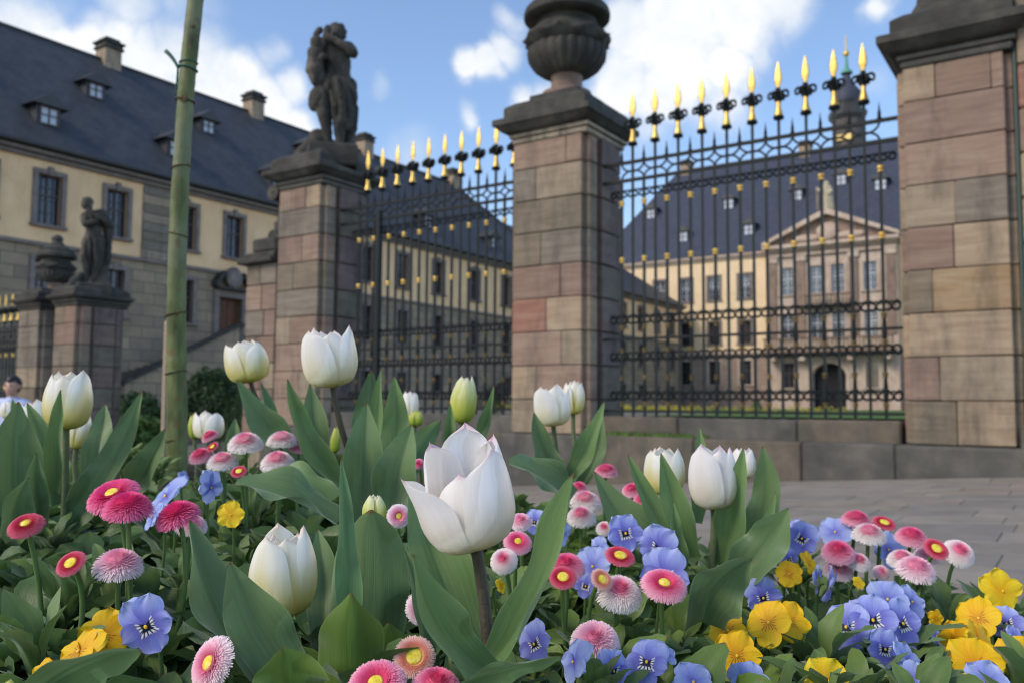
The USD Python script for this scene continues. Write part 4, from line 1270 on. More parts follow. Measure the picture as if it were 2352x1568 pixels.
part(t, "staff", tube([(-0.85, -0.2, 0.0), (-0.85, -0.2, 1.2), (-0.85, -0.2, 2.3)], 0.11, 6), SAND["buff"])

# the tower with its lantern behind the main block
TW = (-20.45, NC + 14.5)
t = pthing("tower", "slim dark palace tower with onion lantern, gold clock panels and green copper spire", "tower", TW[0], TW[1], 0)
part(t, "shaft", lathe([(1.75, 18.0), (1.75, 33.6)], 8), mottled("tower_stone", [(0.05, 0.048, 0.045), (0.08, 0.07, 0.06), (0.12, 0.10, 0.085)], scale=1.5))
part(t, "gallery", lathe([(1.75, 33.6), (2.15, 34.1), (2.2, 34.6), (1.9, 34.8), (1.55, 34.9)], 8), M_gutter)
part(t, "lantern_drum", lathe([(1.55, 34.9), (1.6, 35.3), (1.7, 35.7)], 8), M_gutter)
part(t, "onion_dome", lathe([(1.7, 35.7), (1.78, 36.2), (1.6, 36.9), (1.1, 37.6), (0.7, 38.1), (0.45, 38.7), (0.36, 39.2), (0.5, 39.35)], 16), M_slate_c, 40)
part(t, "copper_spire", lathe([(0.68, 39.3), (0.66, 39.5), (0.26, 39.9), (0.16, 41.0), (0.12, 41.4)], 10), M_copper, 40)
part(t, "gold_ball", trimesh.creation.icosphere(2, 0.36).apply_translation([0, 0, 41.7]), M_gold, True)
part(t, "spire_tip", lathe([(0.10, 42.0), (0.08, 43.0), (0.12, 43.15), (0.02, 44.0)], 8), M_gold, 40)
for k, (z0, z1, w) in enumerate(((31.0, 31.65, 0.95), (29.35, 30.15, 0.98))):
    m = MB()
    m.box(-w - 0.2, w - 0.2, -1.86 - 0.01 * k, -1.76, z0, z1, 0.05)
    part(t, "gold_clock_panel", m.get(), plain(f"gold_paint_{k}", (0.75, 0.52, 0.16), 0.4, 0.3))

# ------------------------------------------------------------------ the flower bed
def bed_far(x):
    return np.interp(x, [-1.6, -0.5, -0.1, 0.12, 0.3, 0.45, 0.62, 0.8, 1.2], [2.2, 1.95, 1.55, 1.35, 1.08, 1.02, 0.92, 0.85, 0.75])


def soil_z(x, y):
    x, y = np.asarray(x, float), np.asarray(y, float)
    return 0.545 + 0.035 * (y - 0.5) - 0.085 * np.clip((x + 0.1) / 0.7, 0, 1) + 0.012 * (meshkit.noise(np.stack([x * 9, y * 9, x * 0], -1), 3) - 0.5)


X, Y = np.meshgrid(np.linspace(-2.2, 1.5, 70), np.linspace(0.05, 2.6, 60), indexing="ij")
edge = np.clip((Y - bed_far(X) - 0.06) / 0.35, 0, 1) + np.clip((-1.9 - X) / 0.3, 0, 1) + np.clip((X - 1.15) / 0.3, 0, 1) + np.clip((0.20 - Y) / 0.15, 0, 1)
edge = np.clip(edge, 0, 1)
sz = soil_z(X, Y)
pz = np.stack([X, Y, np.zeros_like(X)], -1) - ORG
plz = g_plaza(pz @ FA) - 0.05
v, f = grid(np.stack([X, Y, sz * (1 - edge**2) + plz * edge**2], -1))
t = part(None, "flower_bed_soil", (v, f), M_soil, True)
tag(t.prim, kind="structure")


FLOWERS = []                                                         # (position, short description) for the leaves' labels


def petal_mat(name, build, trans=0.36, rough=0.5, bump=0.15, sheen=0.0):
    """build(nodes, links) adds the colour graph and returns its output; a little light passes through."""
    n = {"uv": ("attribute", {"attribute": "st"}), "sx": ("separate_xyz", {}), "p": ("principled_bsdf", {"roughness": rough, "specular_ior_level": 0.35, "sheen_weight": sheen, "sheen_roughness": 0.4}), "t": ("translucent_bsdf", {}), "mc": ("mix_closure", {"fac": trans})}
    l = [("uv.vector", "sx.vector"), ("p.BSDF", "mc.closure1"), ("t.BSDF", "mc.closure2")]
    out = build(n, l)
    l += [(out, "p.base_color"), (out, "t.color")]
    if bump:
        n |= {"bm": ("mapping", {"scale": (3, 60, 1)}), "bn": ("noise_texture", {"scale": 1.0, "detail": 3.0}), "bb": ("bump", {"strength": bump, "distance": 0.001})}
        l += [("uv.vector", "bm.vector"), ("bm.vector", "bn.vector"), ("bn.fac", "bb.height"), ("bb.normal", "p.normal"), ("bb.normal", "t.normal")]
    return material(name, n, l, "mc.closure")


def tulip_colour(base, mid, tip, edge, rib, t1=0.30, t2=0.62):
    def b(n, l):
        n |= {"r": ("rgb_ramp", {"ramp": [(0.0, base), (t1 * 0.55, tuple(np.array(base) * 0.6 + np.array(mid) * 0.4)), (t1, mid), (t2, tip), (0.93, tip), (1.0, edge)]}),
              "ab": ("math", {"math_type": "subtract", "value2": 0.5}), "ab2": ("math", {"math_type": "absolute"}),
              "rb": ("map_range", {"range_type": "smoothstep", "from_min": 0.03, "from_max": 0.24, "to_min": 0.72, "to_max": 0.0, "clamp": True}),
              "fade": ("map_range", {"from_min": 0.35, "from_max": 0.95, "to_min": 1.0, "to_max": 0.12, "clamp": True}), "ml": ("math", {"math_type": "multiply"}),
              "mx": ("mix_color", {"b": rib}),
              "vm": ("mapping", {"scale": (1.2, 46, 1)}), "vn": ("noise_texture", {"scale": 1.0, "detail": 3.0}), "vr": ("map_range", {"from_min": 0.3, "from_max": 0.7, "to_min": 0.94, "to_max": 1.02}),
              "vx": ("mix_color", {"blend_type": "multiply", "fac": 1.0})}
        l += [("sx.x", "r.fac"), ("sx.y", "ab.value1"), ("ab.value", "ab2.value1"), ("ab2.value", "rb.value"), ("sx.x", "fade.value"), ("rb.result", "ml.value1"), ("fade.result", "ml.value2"), ("r.color", "mx.a"), ("ml.value", "mx.fac"),
              ("uv.vector", "vm.vector"), ("vm.vector", "vn.vector"), ("vn.fac", "vr.value"), ("mx.result", "vx.a"), ("vr.result", "vx.b")]
        return "vx.result"
    return b


M_tulip = {
    "white": petal_mat("tulip_white", tulip_colour((0.62, 0.52, 0.16), (0.82, 0.76, 0.52), (0.87, 0.84, 0.78), (0.80, 0.66, 0.64), (0.80, 0.73, 0.52))),
    "pinkish": petal_mat("tulip_white_rosy", tulip_colour((0.66, 0.58, 0.28), (0.81, 0.74, 0.58), (0.86, 0.82, 0.78), (0.72, 0.50, 0.56), (0.78, 0.69, 0.60))),
    "cream": petal_mat("tulip_cream", tulip_colour((0.50, 0.46, 0.06), (0.74, 0.66, 0.25), (0.86, 0.84, 0.76), (0.78, 0.62, 0.55), (0.72, 0.62, 0.22), 0.34, 0.72)),
    "lime": petal_mat("tulip_lime", tulip_colour((0.35, 0.42, 0.04), (0.62, 0.64, 0.11), (0.80, 0.79, 0.52), (0.80, 0.72, 0.60), (0.55, 0.60, 0.10), 0.42, 0.9)),
    "green": petal_mat("tulip_green_bud", tulip_colour((0.24, 0.34, 0.03), (0.42, 0.50, 0.06), (0.60, 0.62, 0.16), (0.62, 0.60, 0.25), (0.36, 0.46, 0.05), 0.42, 0.9)),
}


def leaf_mat(name, lo, hi, edge, rough=0.42, trans=0.22, veins=46, spec=0.4, vein_bump=0.25):
    def b(n, l):
        n |= {"vm": ("mapping", {"scale": (1.4, veins, 1)}), "vn": ("noise_texture", {"scale": 1.0, "detail": 3.0, "roughness": 0.5}), "big": ("noise_texture", {"scale": 3.0, "detail": 4.0}),
              "tc": ("texture_coordinate", {}), "bn2": ("noise_texture", {"scale": 14.0, "detail": 6.0, "roughness": 0.62}),
              "ad": ("math", {"math_type": "multiply_add", "value2": 0.70, "value3": -0.12}), "ad2": ("math", {"math_type": "multiply_add", "value2": 0.55}),
              "r": ("rgb_ramp", {"ramp": [(0.30, lo), (0.70, hi)]}),
              "ab": ("math", {"math_type": "subtract", "value2": 0.5}), "ab2": ("math", {"math_type": "absolute"}),
              "eg": ("map_range", {"from_min": 0.465, "from_max": 0.495, "to_min": 0.0, "to_max": 0.8, "clamp": True}), "mx": ("mix_color", {"b": edge})}
        l += [("uv.vector", "vm.vector"), ("vm.vector", "vn.vector"), ("tc.object", "bn2.vector"), ("vn.fac", "ad.value1"), ("bn2.fac", "ad2.value1"), ("ad.value", "ad2.value3"), ("ad2.value", "r.fac"),
              ("sx.y", "ab.value1"), ("ab.value", "ab2.value1"), ("ab2.value", "eg.value"), ("eg.result", "mx.fac"), ("r.color", "mx.a")]
        n |= {"tl": ("map_range", {"from_min": 0.15, "from_max": 0.95, "to_min": 0.0, "to_max": 0.55, "clamp": True}), "tx": ("mix_color", {"b": tuple(np.array(hi) * 1.45 + 0.01)}),
              "tip": ("map_range", {"from_min": 0.972, "from_max": 0.99, "to_min": 0.0, "to_max": 0.9, "clamp": True}), "tb": ("mix_color", {"b": (0.20, 0.10, 0.035)})}
        l += [("sx.x", "tl.value"), ("mx.result", "tx.a"), ("tl.result", "tx.fac"), ("sx.x", "tip.value"), ("tx.result", "tb.a"), ("tip.result", "tb.fac")]
        return "tb.result"
    return petal_mat(name, b, trans, rough, vein_bump, 0.22)


M_tl = [leaf_mat("tulip_leaf_dark", (0.058, 0.105, 0.040), (0.122, 0.190, 0.074), (0.17, 0.24, 0.12)),
        leaf_mat("tulip_leaf_mid", (0.072, 0.138, 0.042), (0.142, 0.222, 0.078), (0.19, 0.28, 0.13)),
        leaf_mat("tulip_leaf_light", (0.065, 0.155, 0.055), (0.12, 0.225, 0.095), (0.20, 0.29, 0.13)),
        leaf_mat("tulip_leaf_yellowish", (0.055, 0.105, 0.016), (0.10, 0.165, 0.028), (0.17, 0.22, 0.07))]
M_bl = [leaf_mat("daisy_leaf_dark", (0.030, 0.066, 0.014), (0.060, 0.116, 0.024), (0.07, 0.12, 0.035), 0.36, 0.18, 5, 0.5, 0.5),
        leaf_mat("daisy_leaf_mid", (0.056, 0.108, 0.014), (0.108, 0.176, 0.026), (0.09, 0.16, 0.04), 0.36, 0.2, 5, 0.5, 0.5),
        leaf_mat("daisy_leaf_fresh", (0.070, 0.132, 0.016), (0.130, 0.210, 0.034), (0.13, 0.23, 0.06), 0.36, 0.24, 5, 0.5, 0.5)]
M_pl = [leaf_mat("pansy_leaf_dark", (0.042, 0.084, 0.018), (0.082, 0.136, 0.032), (0.08, 0.14, 0.06), 0.45, 0.2, 6), leaf_mat("pansy_leaf_mid", (0.066, 0.120, 0.026), (0.118, 0.182, 0.044), (0.11, 0.18, 0.08), 0.45, 0.2, 6)]
M_stem = plain("flower_stem", (0.075, 0.135, 0.035), 0.5)
M_stem_dark = mottled("tulip_stem_dark", [(0.050, 0.040, 0.028), (0.085, 0.072, 0.048)], scale=20, rough=0.5)
M_stem_tulip = mottled("tulip_stem", [(0.07, 0.105, 0.04), (0.11, 0.13, 0.06)], scale=20, rough=0.5)


def ribbon(p0, p1, p2, hw, normal, prof, fold=0.15, wave=0.0, nt=22, ns=9, seed=0, curl=0.0, twist=0.0, p3=None):
    """A leaf blade along a curve; normal: which way its upper face looks; prof: width along its length; fold: how far the edges rise."""
    if p3 is None:
        c = bez(p0, p1, p2, nt)
    else:
        q = np.linspace(0, 1, nt)[:, None]
        c = (1 - q) ** 3 * p0 + 3 * q * (1 - q) ** 2 * p1 + 3 * q**2 * (1 - q) * p2 + q**3 * p3
    t = np.linspace(0, 1, nt)
    T = np.gradient(c, axis=0)
    T /= np.linalg.norm(T, axis=1, keepdims=True)
    S = np.cross(T, unit(normal))
    S /= np.linalg.norm(S, axis=1, keepdims=True) + 1e-9
    Nn = np.cross(S, T)
    if twist:
        a = (twist * t)[:, None]
        S, Nn = S * np.cos(a) + Nn * np.sin(a), Nn * np.cos(a) - S * np.sin(a)
    w = np.interp(t, prof[0], prof[1])
    k = np.ones(5) / 5
    w = np.convolve(np.pad(w, 2, mode="edge"), k, "valid")
    w[-1] = min(w[-1], 0.03)
    w = w * hw
    s = np.linspace(-1, 1, ns)
    ph = seed * 1.7
    lift = 1.35 * fold * np.abs(s) ** 1.5 * w[:, None]
    wv = wave * w[:, None] * (s**2) * np.sin(t[:, None] * 9 + ph + np.where(s > 0, 0, 1.9)) * np.sin(np.pi * t)[:, None]
    rib = -0.10 * np.exp(-(s / 0.14) ** 2) * w[:, None]
    v = c[:, None] + S[:, None] * (s[None, :, None] * w[:, None, None]) * (1 - 0.25 * fold * np.abs(s))[None, :, None] + Nn[:, None] * (lift + wv + rib)[:, :, None]
    if curl:
        v = v + np.array([0, 0, -1.0]) * (curl * np.clip(t - 0.8, 0, 1) ** 2 * 25)[:, None, None] * hw
    vv, f = grid(v)
    uv = np.stack(np.broadcast_arrays(t[:, None], (s[None] + 1) / 2), -1).reshape(-1, 2)
    return vv, f, uv


TUL = ([0, 0.10, 0.25, 0.45, 0.65, 0.82, 0.93, 1.0], [0.50, 0.68, 0.92, 1.0, 0.86, 0.55, 0.25, 0.02])
OVAL = ([0, 0.10, 0.30, 0.50, 0.68, 0.82, 0.92, 0.97, 1.0], [0.80, 0.90, 1.0, 1.0, 0.93, 0.74, 0.45, 0.20, 0.02])
OGIVE = ([0, 0.15, 0.40, 0.62, 0.78, 0.88, 0.94, 0.98, 1.0], [0.72, 0.86, 1.0, 0.98, 0.84, 0.62, 0.36, 0.14, 0.02])
ONION = ([0, 0.2, 0.45, 0.62, 0.76, 0.86, 0.92, 0.97, 1.0], [0.86, 0.98, 1.0, 0.94, 0.72, 0.42, 0.18, 0.07, 0.02])
CAMV = lambda p: unit(EYE - np.asarray(p))


def tulip_leaf(t, bu, bv, bD, tu, tv, tD, du, dv, hw, yaw=0, fold=0.3, tone=0, wave=0.42, prof=TUL, twist=0.0, dD=0.0, curl=0.0):
    """Base and tip where the photograph shows them, each at its own distance; (du, dv) bows the blade; yaw turns its face away from the camera."""
    p0, p2 = P(bu, bv, bD), P(tu, tv, tD)
    mid = P((bu + tu) / 2 + du, (bv + tv) / 2 + dv, (bD + tD) / 2 + dD)
    c = 2 * mid - (p0 + p2) / 2
    ax = unit(p2 - p0)
    nrm = CAMV(mid)
    a = math.radians(yaw)
    nrm = nrm * math.cos(a) + np.cross(ax, nrm) * math.sin(a)
    # the blade runs on down into the soil
    n_ = len(t.leafseed) if hasattr(t, "leafseed") else 0
    v, f, uv = ribbon(p0, c, p2, hw / FPX * (bD + tD) / 2, nrm, prof, fold, wave, 26, 11, seed=int(bu + tv), twist=twist, curl=curl)
    part(t, "leaf", (v - t.loc, f), M_tl[tone], True, uv)


def tulip_petal(R, H, phi, wid, tipr, lean, off, L=1.0, seed=0, edge=0.0, nt=20, ns=13, round_=0.0):
    t = np.linspace(0, 1, nt) ** 0.9
    s = np.linspace(-1, 1, ns)
    r = np.interp(t, [0, 0.06, 0.18, 0.40, 0.62, 0.82, 1.0], [0.14, 0.48, 0.82, 1.0, 0.97, 0.5 + 0.5 * tipr, tipr])
    z = np.interp(t, [0, 0.06, 0.18, 0.40, 0.62, 0.82, 1.0], [0.0, 0.015, 0.10, 0.34, 0.60, 0.82, 1.0])
    k = np.array([1, 2, 3, 2, 1]) / 9
    sm = lambda q: np.concatenate([q[:1], np.convolve(np.pad(q, 2, mode="edge"), k, "valid")[1:-1], q[-1:]])
    r, z = sm(r) * R * off, sm(z) * H * L
    w = sm(np.interp(t, [0, 0.12, 0.32, 0.46, 0.62, 0.78, 0.90, 0.97, 1.0], [0.42, 0.74, 1.0, 1.02, 0.92 + 0.06 * round_, 0.70 + 0.17 * round_, 0.42 + 0.24 * round_, 0.18 + 0.22 * round_, 0.02])) * wid * R
    ang = s[None] * w[:, None] / np.maximum(r[:, None] * 1.12, 0.5 * R)
    rr = r[:, None] * (1 + 0.03 * np.cos(ang)) - 0.035 * R * np.exp(-(s / 0.10) ** 2)[None] * np.sin(np.pi * np.minimum(t * 1.1, 1))[:, None]
    rr = rr + edge * R * (np.abs(s) ** 3)[None] * t[:, None]
    zz = z[:, None] - 0.05 * H * (s**2)[None] * t[:, None] + 0.0 * ang
    x, y = rr * np.cos(ang), rr * np.sin(ang) * 1.0
    p = np.stack([x, y, zz], -1)
    p = p + (meshkit.fbm(p / R * 1.7 + seed * 5.3, 3, seed) - 0.5)[..., None] * 0.06 * R * t[:, None, None]
    p[..., 2] -= (0.035 * H * np.clip(meshkit.noise(np.stack([s * 5 + seed, s * 0, s * 0], -1), seed) - 0.55, 0, 1))[None] * (t[:, None] ** 3)
    # lean outward about the base
    c, q = math.cos(lean), math.sin(lean)
    p = np.stack([p[..., 0] * c + p[..., 2] * q, p[..., 1], p[..., 2] * c - p[..., 0] * q], -1)
    c, q = math.cos(phi), math.sin(phi)
    p = np.stack([p[..., 0] * c - p[..., 1] * q, p[..., 0] * q + p[..., 1] * c, p[..., 2]], -1)
    v, f = grid(p)
    uv = np.stack(np.broadcast_arrays(t[:, None], (s[None] + 1) / 2), -1).reshape(-1, 2)
    return v, f, uv


def tulip(label, u, v0, v1, w, D, kind="white", openness=0.3, lean=(0, 0), foot=None, petals=None, spin=0.0, stem=None, leaves=(), stemr=1.0, group=None, round_=0.75):
    """u: middle of the flower; v0, v1: its top and bottom; w: its width in the picture; lean: to the right, towards the camera (degrees); foot: (u, v, D) of the stem's lower end."""
    top, bot = P(u, v0, D), P(u - math.sin(math.radians(lean[0])) * (v1 - v0) * 0.5, v1, D)
    H = np.linalg.norm(top - bot) / max(math.cos(math.radians(lean[0])), 0.8)
    R = w / 2 / FPX * D * 0.90
    if foot is None:
        foot = (u + rng.uniform(-12, 12), v1 + 300 * 0.62 / D, D + 0.01)
    fp = P(*foot)
    gz = float(soil_z(fp[0], fp[1]))
    base = np.array([fp[0], fp[1], gz])
    t = thing("tulip", label, "tulip", base, group=group)
    stp = [base - [0, 0, 0.02], fp if fp[2] > gz + 0.02 else base + [0, 0, 0.02], bot]
    ax = np.array([math.sin(math.radians(lean[0])), -math.sin(math.radians(lean[1])), 0.0])
    ax[2] = math.sqrt(max(1 - ax[0] ** 2 - ax[1] ** 2, 0.1))
    mid = stp[1] * 0.45 + bot * 0.55 - ax * 0.0
    c1 = bot - ax * np.linalg.norm(bot - stp[1]) * 0.45
    q = np.linspace(0, 1, 12)[:, None]
    path = np.vstack([stp[0][None], (1 - q) ** 2 * stp[1] + 2 * q * (1 - q) * c1 + q**2 * bot])
    part(t, "stem", (lambda vv, ff: (vv - base, ff))(*tube(path, np.linspace(1.08, 1.0, len(path)) * 0.0034 * stemr, 8)), stem or M_stem_tulip, True)
    M = basis(ax)
    turn = math.radians(spin)
    if petals is None:
        petals = []
        for i in range(3):
            petals.append((90 + 60 + i * 120, 0.97, 0.52 * openness + 0.22, 0.0, 0.92, 1.02))
        for i in range(3):
            petals.append((90 + i * 120, 1.0, 0.66 * openness + 0.22, 0.02 + 0.08 * max(openness - 0.3, 0), 1.0, 1.04))
    m = M_tulip[kind]
    r = np.random.default_rng(int(u * 7 + v0))
    fl = None
    for i, (phi, L, tipr, ln, off, wid) in enumerate(petals):
        v, f, uv = tulip_petal(R, H * 0.985, math.radians(phi) + turn + r.uniform(-.14, .14), 1.02 * wid, tipr * r.uniform(0.86, 1.12), ln + r.uniform(-.05, .07), off, L * r.uniform(0.92, 1.03), seed=i + int(u), edge=-0.05 + r.uniform(-.04, .05), round_=round_)
        part(t, "petal", (v @ M.T + bot - base, f), m, True, uv)
    FLOWERS.append((base, "the " + label.split(",")[0]))
    # ovary and stamens inside an open flower
    if openness > 0.4 and D < 1.2:
        st = part(t, "pistil", ((lambda vv, ff: (vv @ M.T + bot - base, ff))(*lathe([(0.0, 0.0), (0.10 * R, 0.02 * H), (0.12 * R, 0.25 * H), (0.16 * R, 0.33 * H), (0.0, 0.34 * H)], 8))), M_stem, True)
    for lf in leaves:
        tulip_leaf(t, *lf[0], **lf[1])
    return t


def L(*a, **k):
    return (a, k)


# bu, bv, bD, tu, tv, tD, du, dv, half width
tulip("largest white tulip, wide open with one petal splayed left, in the middle", 1066, 968, 1256, 208, 0.50, "pinkish", 0.75, (-11, 9), (1125, 1545, 0.50), stem=M_stem_dark, stemr=1.05,
      petals=[(82, 1.00, 0.62, 0.02, 0.94, 1.12), (148, 0.92, 0.76, 0.04, 0.95, 1.05), (26, 0.93, 0.80, 0.03, 0.96, 1.08), (-82, 0.70, 0.58, 0.01, 0.97, 1.02), (-158, 0.83, 0.96, 0.08, 1.07, 1.40), (-28, 0.85, 0.82, 0.02, 1.08, 1.24)], round_=1.15,
      leaves=[L(1108, 1545, 0.50, 1318, 1086, 0.47, 26, 42, 58, yaw=-28, fold=0.55, tone=1, twist=0.5, prof=([0, 0.15, 0.4, 0.6, 0.8, 0.92, 1], [0.45, 0.6, 0.9, 1.0, 0.85, 0.45, 0.02])), L(1100, 1510, 0.53, 942, 1105, 0.56, -18, -10, 70, yaw=20, fold=0.4, tone=1), L(1128, 1550, 0.47, 948, 1272, 0.44, -22, 38, 62, yaw=18, fold=0.5, tone=1, twist=-0.3),
              L(1080, 1520, 0.54, 1078, 1225, 0.56, 0, 0, 34, yaw=-10, fold=0.4, tone=3), L(985, 1540, 0.50, 925, 1250, 0.52, 10, 0, 26, yaw=30, fold=0.5, tone=0), L(1040, 1580, 0.43, 1292, 1506, 0.42, 0, -8, 40, yaw=50, fold=0.3, tone=1, wave=0.4)])
tulip("closed cream tulip with yellow flushed petals low in front, left of the broad leaves", 652, 1207, 1414, 166, 0.57, "cream", 0.52, (-1, 6), (672, 1540, 0.57), spin=30,
      leaves=[L(640, 1590, 0.53, 434, 1192, 0.58, -38, 10, 84, yaw=24, fold=0.5, tone=0, twist=-0.4, wave=0.5), L(700, 1590, 0.50, 528, 1290, 0.50, -22, 15, 78, yaw=14, fold=0.35, tone=0), L(670, 1640, 0.43, 648, 1486, 0.42, 0, 0, 92, yaw=8, fold=0.3, tone=3, prof=OVAL),
              L(740, 1480, 0.60, 730, 1215, 0.64, 8, 0, 46, yaw=0, fold=0.4, tone=0)])
tulip("small cream tulip bud peeping over the broad leaf in the centre foreground", 860, 1132, 1205, 58, 0.63, "lime", 0.12, (0, 0), (850, 1400, 0.62), spin=20,
      leaves=[L(842, 1570, 0.56, 852, 1170, 0.54, 4, 10, 84, yaw=0, fold=-0.35, tone=0, prof=OGIVE), L(796, 1650, 0.49, 806, 1362, 0.48, -4, 0, 70, yaw=-8, fold=-0.55, tone=3, prof=ONION), L(920, 1620, 0.53, 893, 1428, 0.53, -6, 0, 60, yaw=10, fold=-0.4, tone=3, prof=ONION),
              L(796, 1450, 0.52, 783, 1052, 0.53, 4, 0, 34, yaw=22, fold=0.35, tone=2, prof=([0, 0.2, 0.5, 0.8, 1], [0.8, 1.0, 0.85, 0.45, 0.02])), L(985, 1590, 0.56, 958, 1285, 0.56, 12, 0, 24, yaw=30, fold=0.5, tone=1)])
tulip("bent tulip leaf shoot without a flower at the lower left corner", 20, 1560, 1590, 30, 0.40, "green", 0.1, (0, 0), (40, 1700, 0.41), leaves=[L(30, 1640, 0.43, 326, 1492, 0.40, -10, -32, 66, yaw=40, fold=0.35, tone=1, wave=0.3, prof=OVAL)])
tulip("upright white tulip above the pansies at the right, nearest of its group", 1636, 1013, 1168, 118, 0.80, "pinkish", 0.62, (-3, 5), (1637, 1275, 0.80), spin=20,
      leaves=[L(1570, 1290, 0.80, 1364, 1082, 0.82, -14, 30, 54, yaw=26, fold=0.4, tone=0), L(1600, 1290, 0.79, 1442, 1042, 0.80, -12, 20, 34, yaw=20, fold=0.5, tone=1), L(1590, 1280, 0.76, 1518, 1040, 0.75, -4, 6, 36, yaw=10, fold=0.4, tone=1), L(1660, 1300, 0.80, 1708, 1028, 0.78, 6, 8, 40, yaw=-20, fold=0.45, tone=1),
              L(1690, 1330, 0.74, 1812, 1166, 0.72, 8, 10, 62, yaw=-20, fold=0.35, tone=0), L(1610, 1430, 0.66, 1728, 1283, 0.63, -22, -18, 66, yaw=30, fold=0.4, tone=0, prof=OVAL), L(1680, 1290, 0.77, 1782, 1128, 0.76, 22, 30, 22, yaw=-40, fold=0.5, tone=1), L(1570, 1310, 0.74, 1546, 1150, 0.74, -6, 6, 22, yaw=20, fold=0.4, tone=1)])
tulip("white tulip half hidden behind an upright leaf, left neighbour of the tulip above the pansies", 1525, 1023, 1135, 100, 0.92, "cream", 0.6, (-4, 4), (1560, 1270, 0.9), spin=5)
tulip("white tulip mostly hidden behind leaves, right neighbour of the tulip above the pansies", 1706, 1024, 1100, 62, 0.95, "white", 0.5, (3, 0), (1690, 1250, 0.92), leaves=[L(1730, 1240, 0.86, 1752, 1022, 0.86, 22, 20, 44, yaw=-15, fold=0.4, tone=0), L(1600, 1200, 0.93, 1606, 980, 0.94, 4, 0, 24, yaw=10, fold=0.5, tone=1)])
tulip("tall open white tulip leaning right below the statue pillar", 756, 748, 888, 130, 0.95, "white", 0.85, (-7, 8), (806, 1050, 0.97), stem=M_stem_dark, spin=28,
      leaves=[L(782, 1110, 0.95, 660, 870, 0.94, -20, 16, 34, yaw=24, fold=0.5, tone=1), L(845, 1120, 0.96, 852, 850, 0.98, -2, 0, 48, yaw=8, fold=0.4, tone=0), L(872, 1110, 0.93, 876, 846, 0.93, -6, 0, 20, yaw=-30, fold=0.5, tone=1), L(835, 1210, 0.84, 842, 925, 0.86, -4, 0, 54, yaw=0, fold=0.35, tone=0),
              L(900, 1190, 0.82, 946, 975, 0.83, -8, 0, 56, yaw=-12, fold=0.35, tone=0), L(902, 1110, 0.92, 905, 864, 0.92, 6, 0, 36, yaw=0, fold=0.35, tone=1), L(740, 1100, 1.0, 712, 880, 1.02, -4, 0, 34, yaw=12, fold=0.4, tone=0), L(775, 1200, 0.74, 538, 1112, 0.72, -10, -24, 58, yaw=62, fold=0.3, tone=0, prof=OVAL), L(760, 1150, 0.80, 640, 1085, 0.82, 0, -20, 34, yaw=50, fold=0.3, tone=1, prof=OVAL)])
tulip("open white tulip leaning left on a dark stem, farther left than the tall one", 566, 780, 878, 104, 1.25, "cream", 0.8, (-12, 6), (628, 965, 1.27), stem=M_stem_dark, spin=10,
      leaves=[L(690, 1065, 1.18, 545, 872, 1.16, -10, 14, 40, yaw=26, fold=0.4, tone=0), L(640, 1010, 1.25, 600, 880, 1.28, 4, 0, 14, yaw=0, fold=0.4, tone=2)])
tulip("large cream white tulip at the left behind one narrow upright leaf", 154, 843, 985, 110, 0.92, "cream", 0.62, (1, 4), (150, 1120, 0.92), spin=12,
      leaves=[L(128, 1130, 0.88, 140, 894, 0.86, -4, 0, 24, yaw=-20, fold=0.5, tone=1), L(40, 1230, 0.88, 42, 922, 0.88, -12, 0, 66, yaw=12, fold=0.3, tone=0), L(150, 1215, 0.92, 327, 898, 0.95, 8, 30, 46, yaw=-25, fold=0.4, tone=0), L(120, 1160, 0.92, 62, 925, 0.95, 10, 0, 36, yaw=20, fold=0.4, tone=1),
              L(30, 1240, 0.84, 66, 1095, 0.83, -14, 0, 40, yaw=20, fold=0.4, tone=0), L(95, 1210, 0.86, 84, 1040, 0.85, -8, 0, 30, yaw=0, fold=0.5, tone=0)])
tulip("cream tulip partly behind the large left hand tulip, on its left side", 84, 915, 1005, 66, 1.12, "cream", 0.7, (-14, 4), (110, 1080, 1.12), spin=10, leaves=[L(205, 1110, 1.0, 242, 928, 1.05, 4, 0, 34, yaw=-10, fold=0.4, tone=0), L(300, 1130, 1.02, 380, 984, 1.0, 0, 12, 38, yaw=-20, fold=0.4, tone=0)])
tulip("cream tulip partly behind the large left hand tulip, low on its right side", 184, 946, 1030, 54, 1.08, "cream", 0.45, (12, 4), (175, 1100, 1.08))
tulip("small distant white tulip at the left edge in front of the person", 22, 918, 962, 40, 1.45, "white", 0.6, (4, 2), (25, 1010, 1.45), leaves=[L(60, 1000, 1.4, 28, 915, 1.42, -4, 0, 14, yaw=10, fold=0.4, tone=1)])
tulip("white tulip with its greenish neighbour just right of the tree trunk", 480, 940, 1008, 72, 1.5, "white", 0.75, (2, 4), (482, 1070, 1.5), leaves=[L(530, 1070, 1.3, 540, 960, 1.32, 0, 0, 20, yaw=0, fold=0.4, tone=0)])
tulip("narrow yellow green tulip bud right beside the tree trunk", 446, 946, 1008, 28, 1.52, "green", 0.15, (-2, 0), (452, 1070, 1.52))
tulip("small white tulip between leaves in front of the iron fence", 940, 897, 962, 46, 1.6, "white", 0.6, (2, 2), (948, 1040, 1.6))
tulip("short yellow green tulip bud below the small white tulip by the fence", 955, 940, 978, 38, 1.55, "green", 0.35, (4, 2), (955, 1040, 1.55))
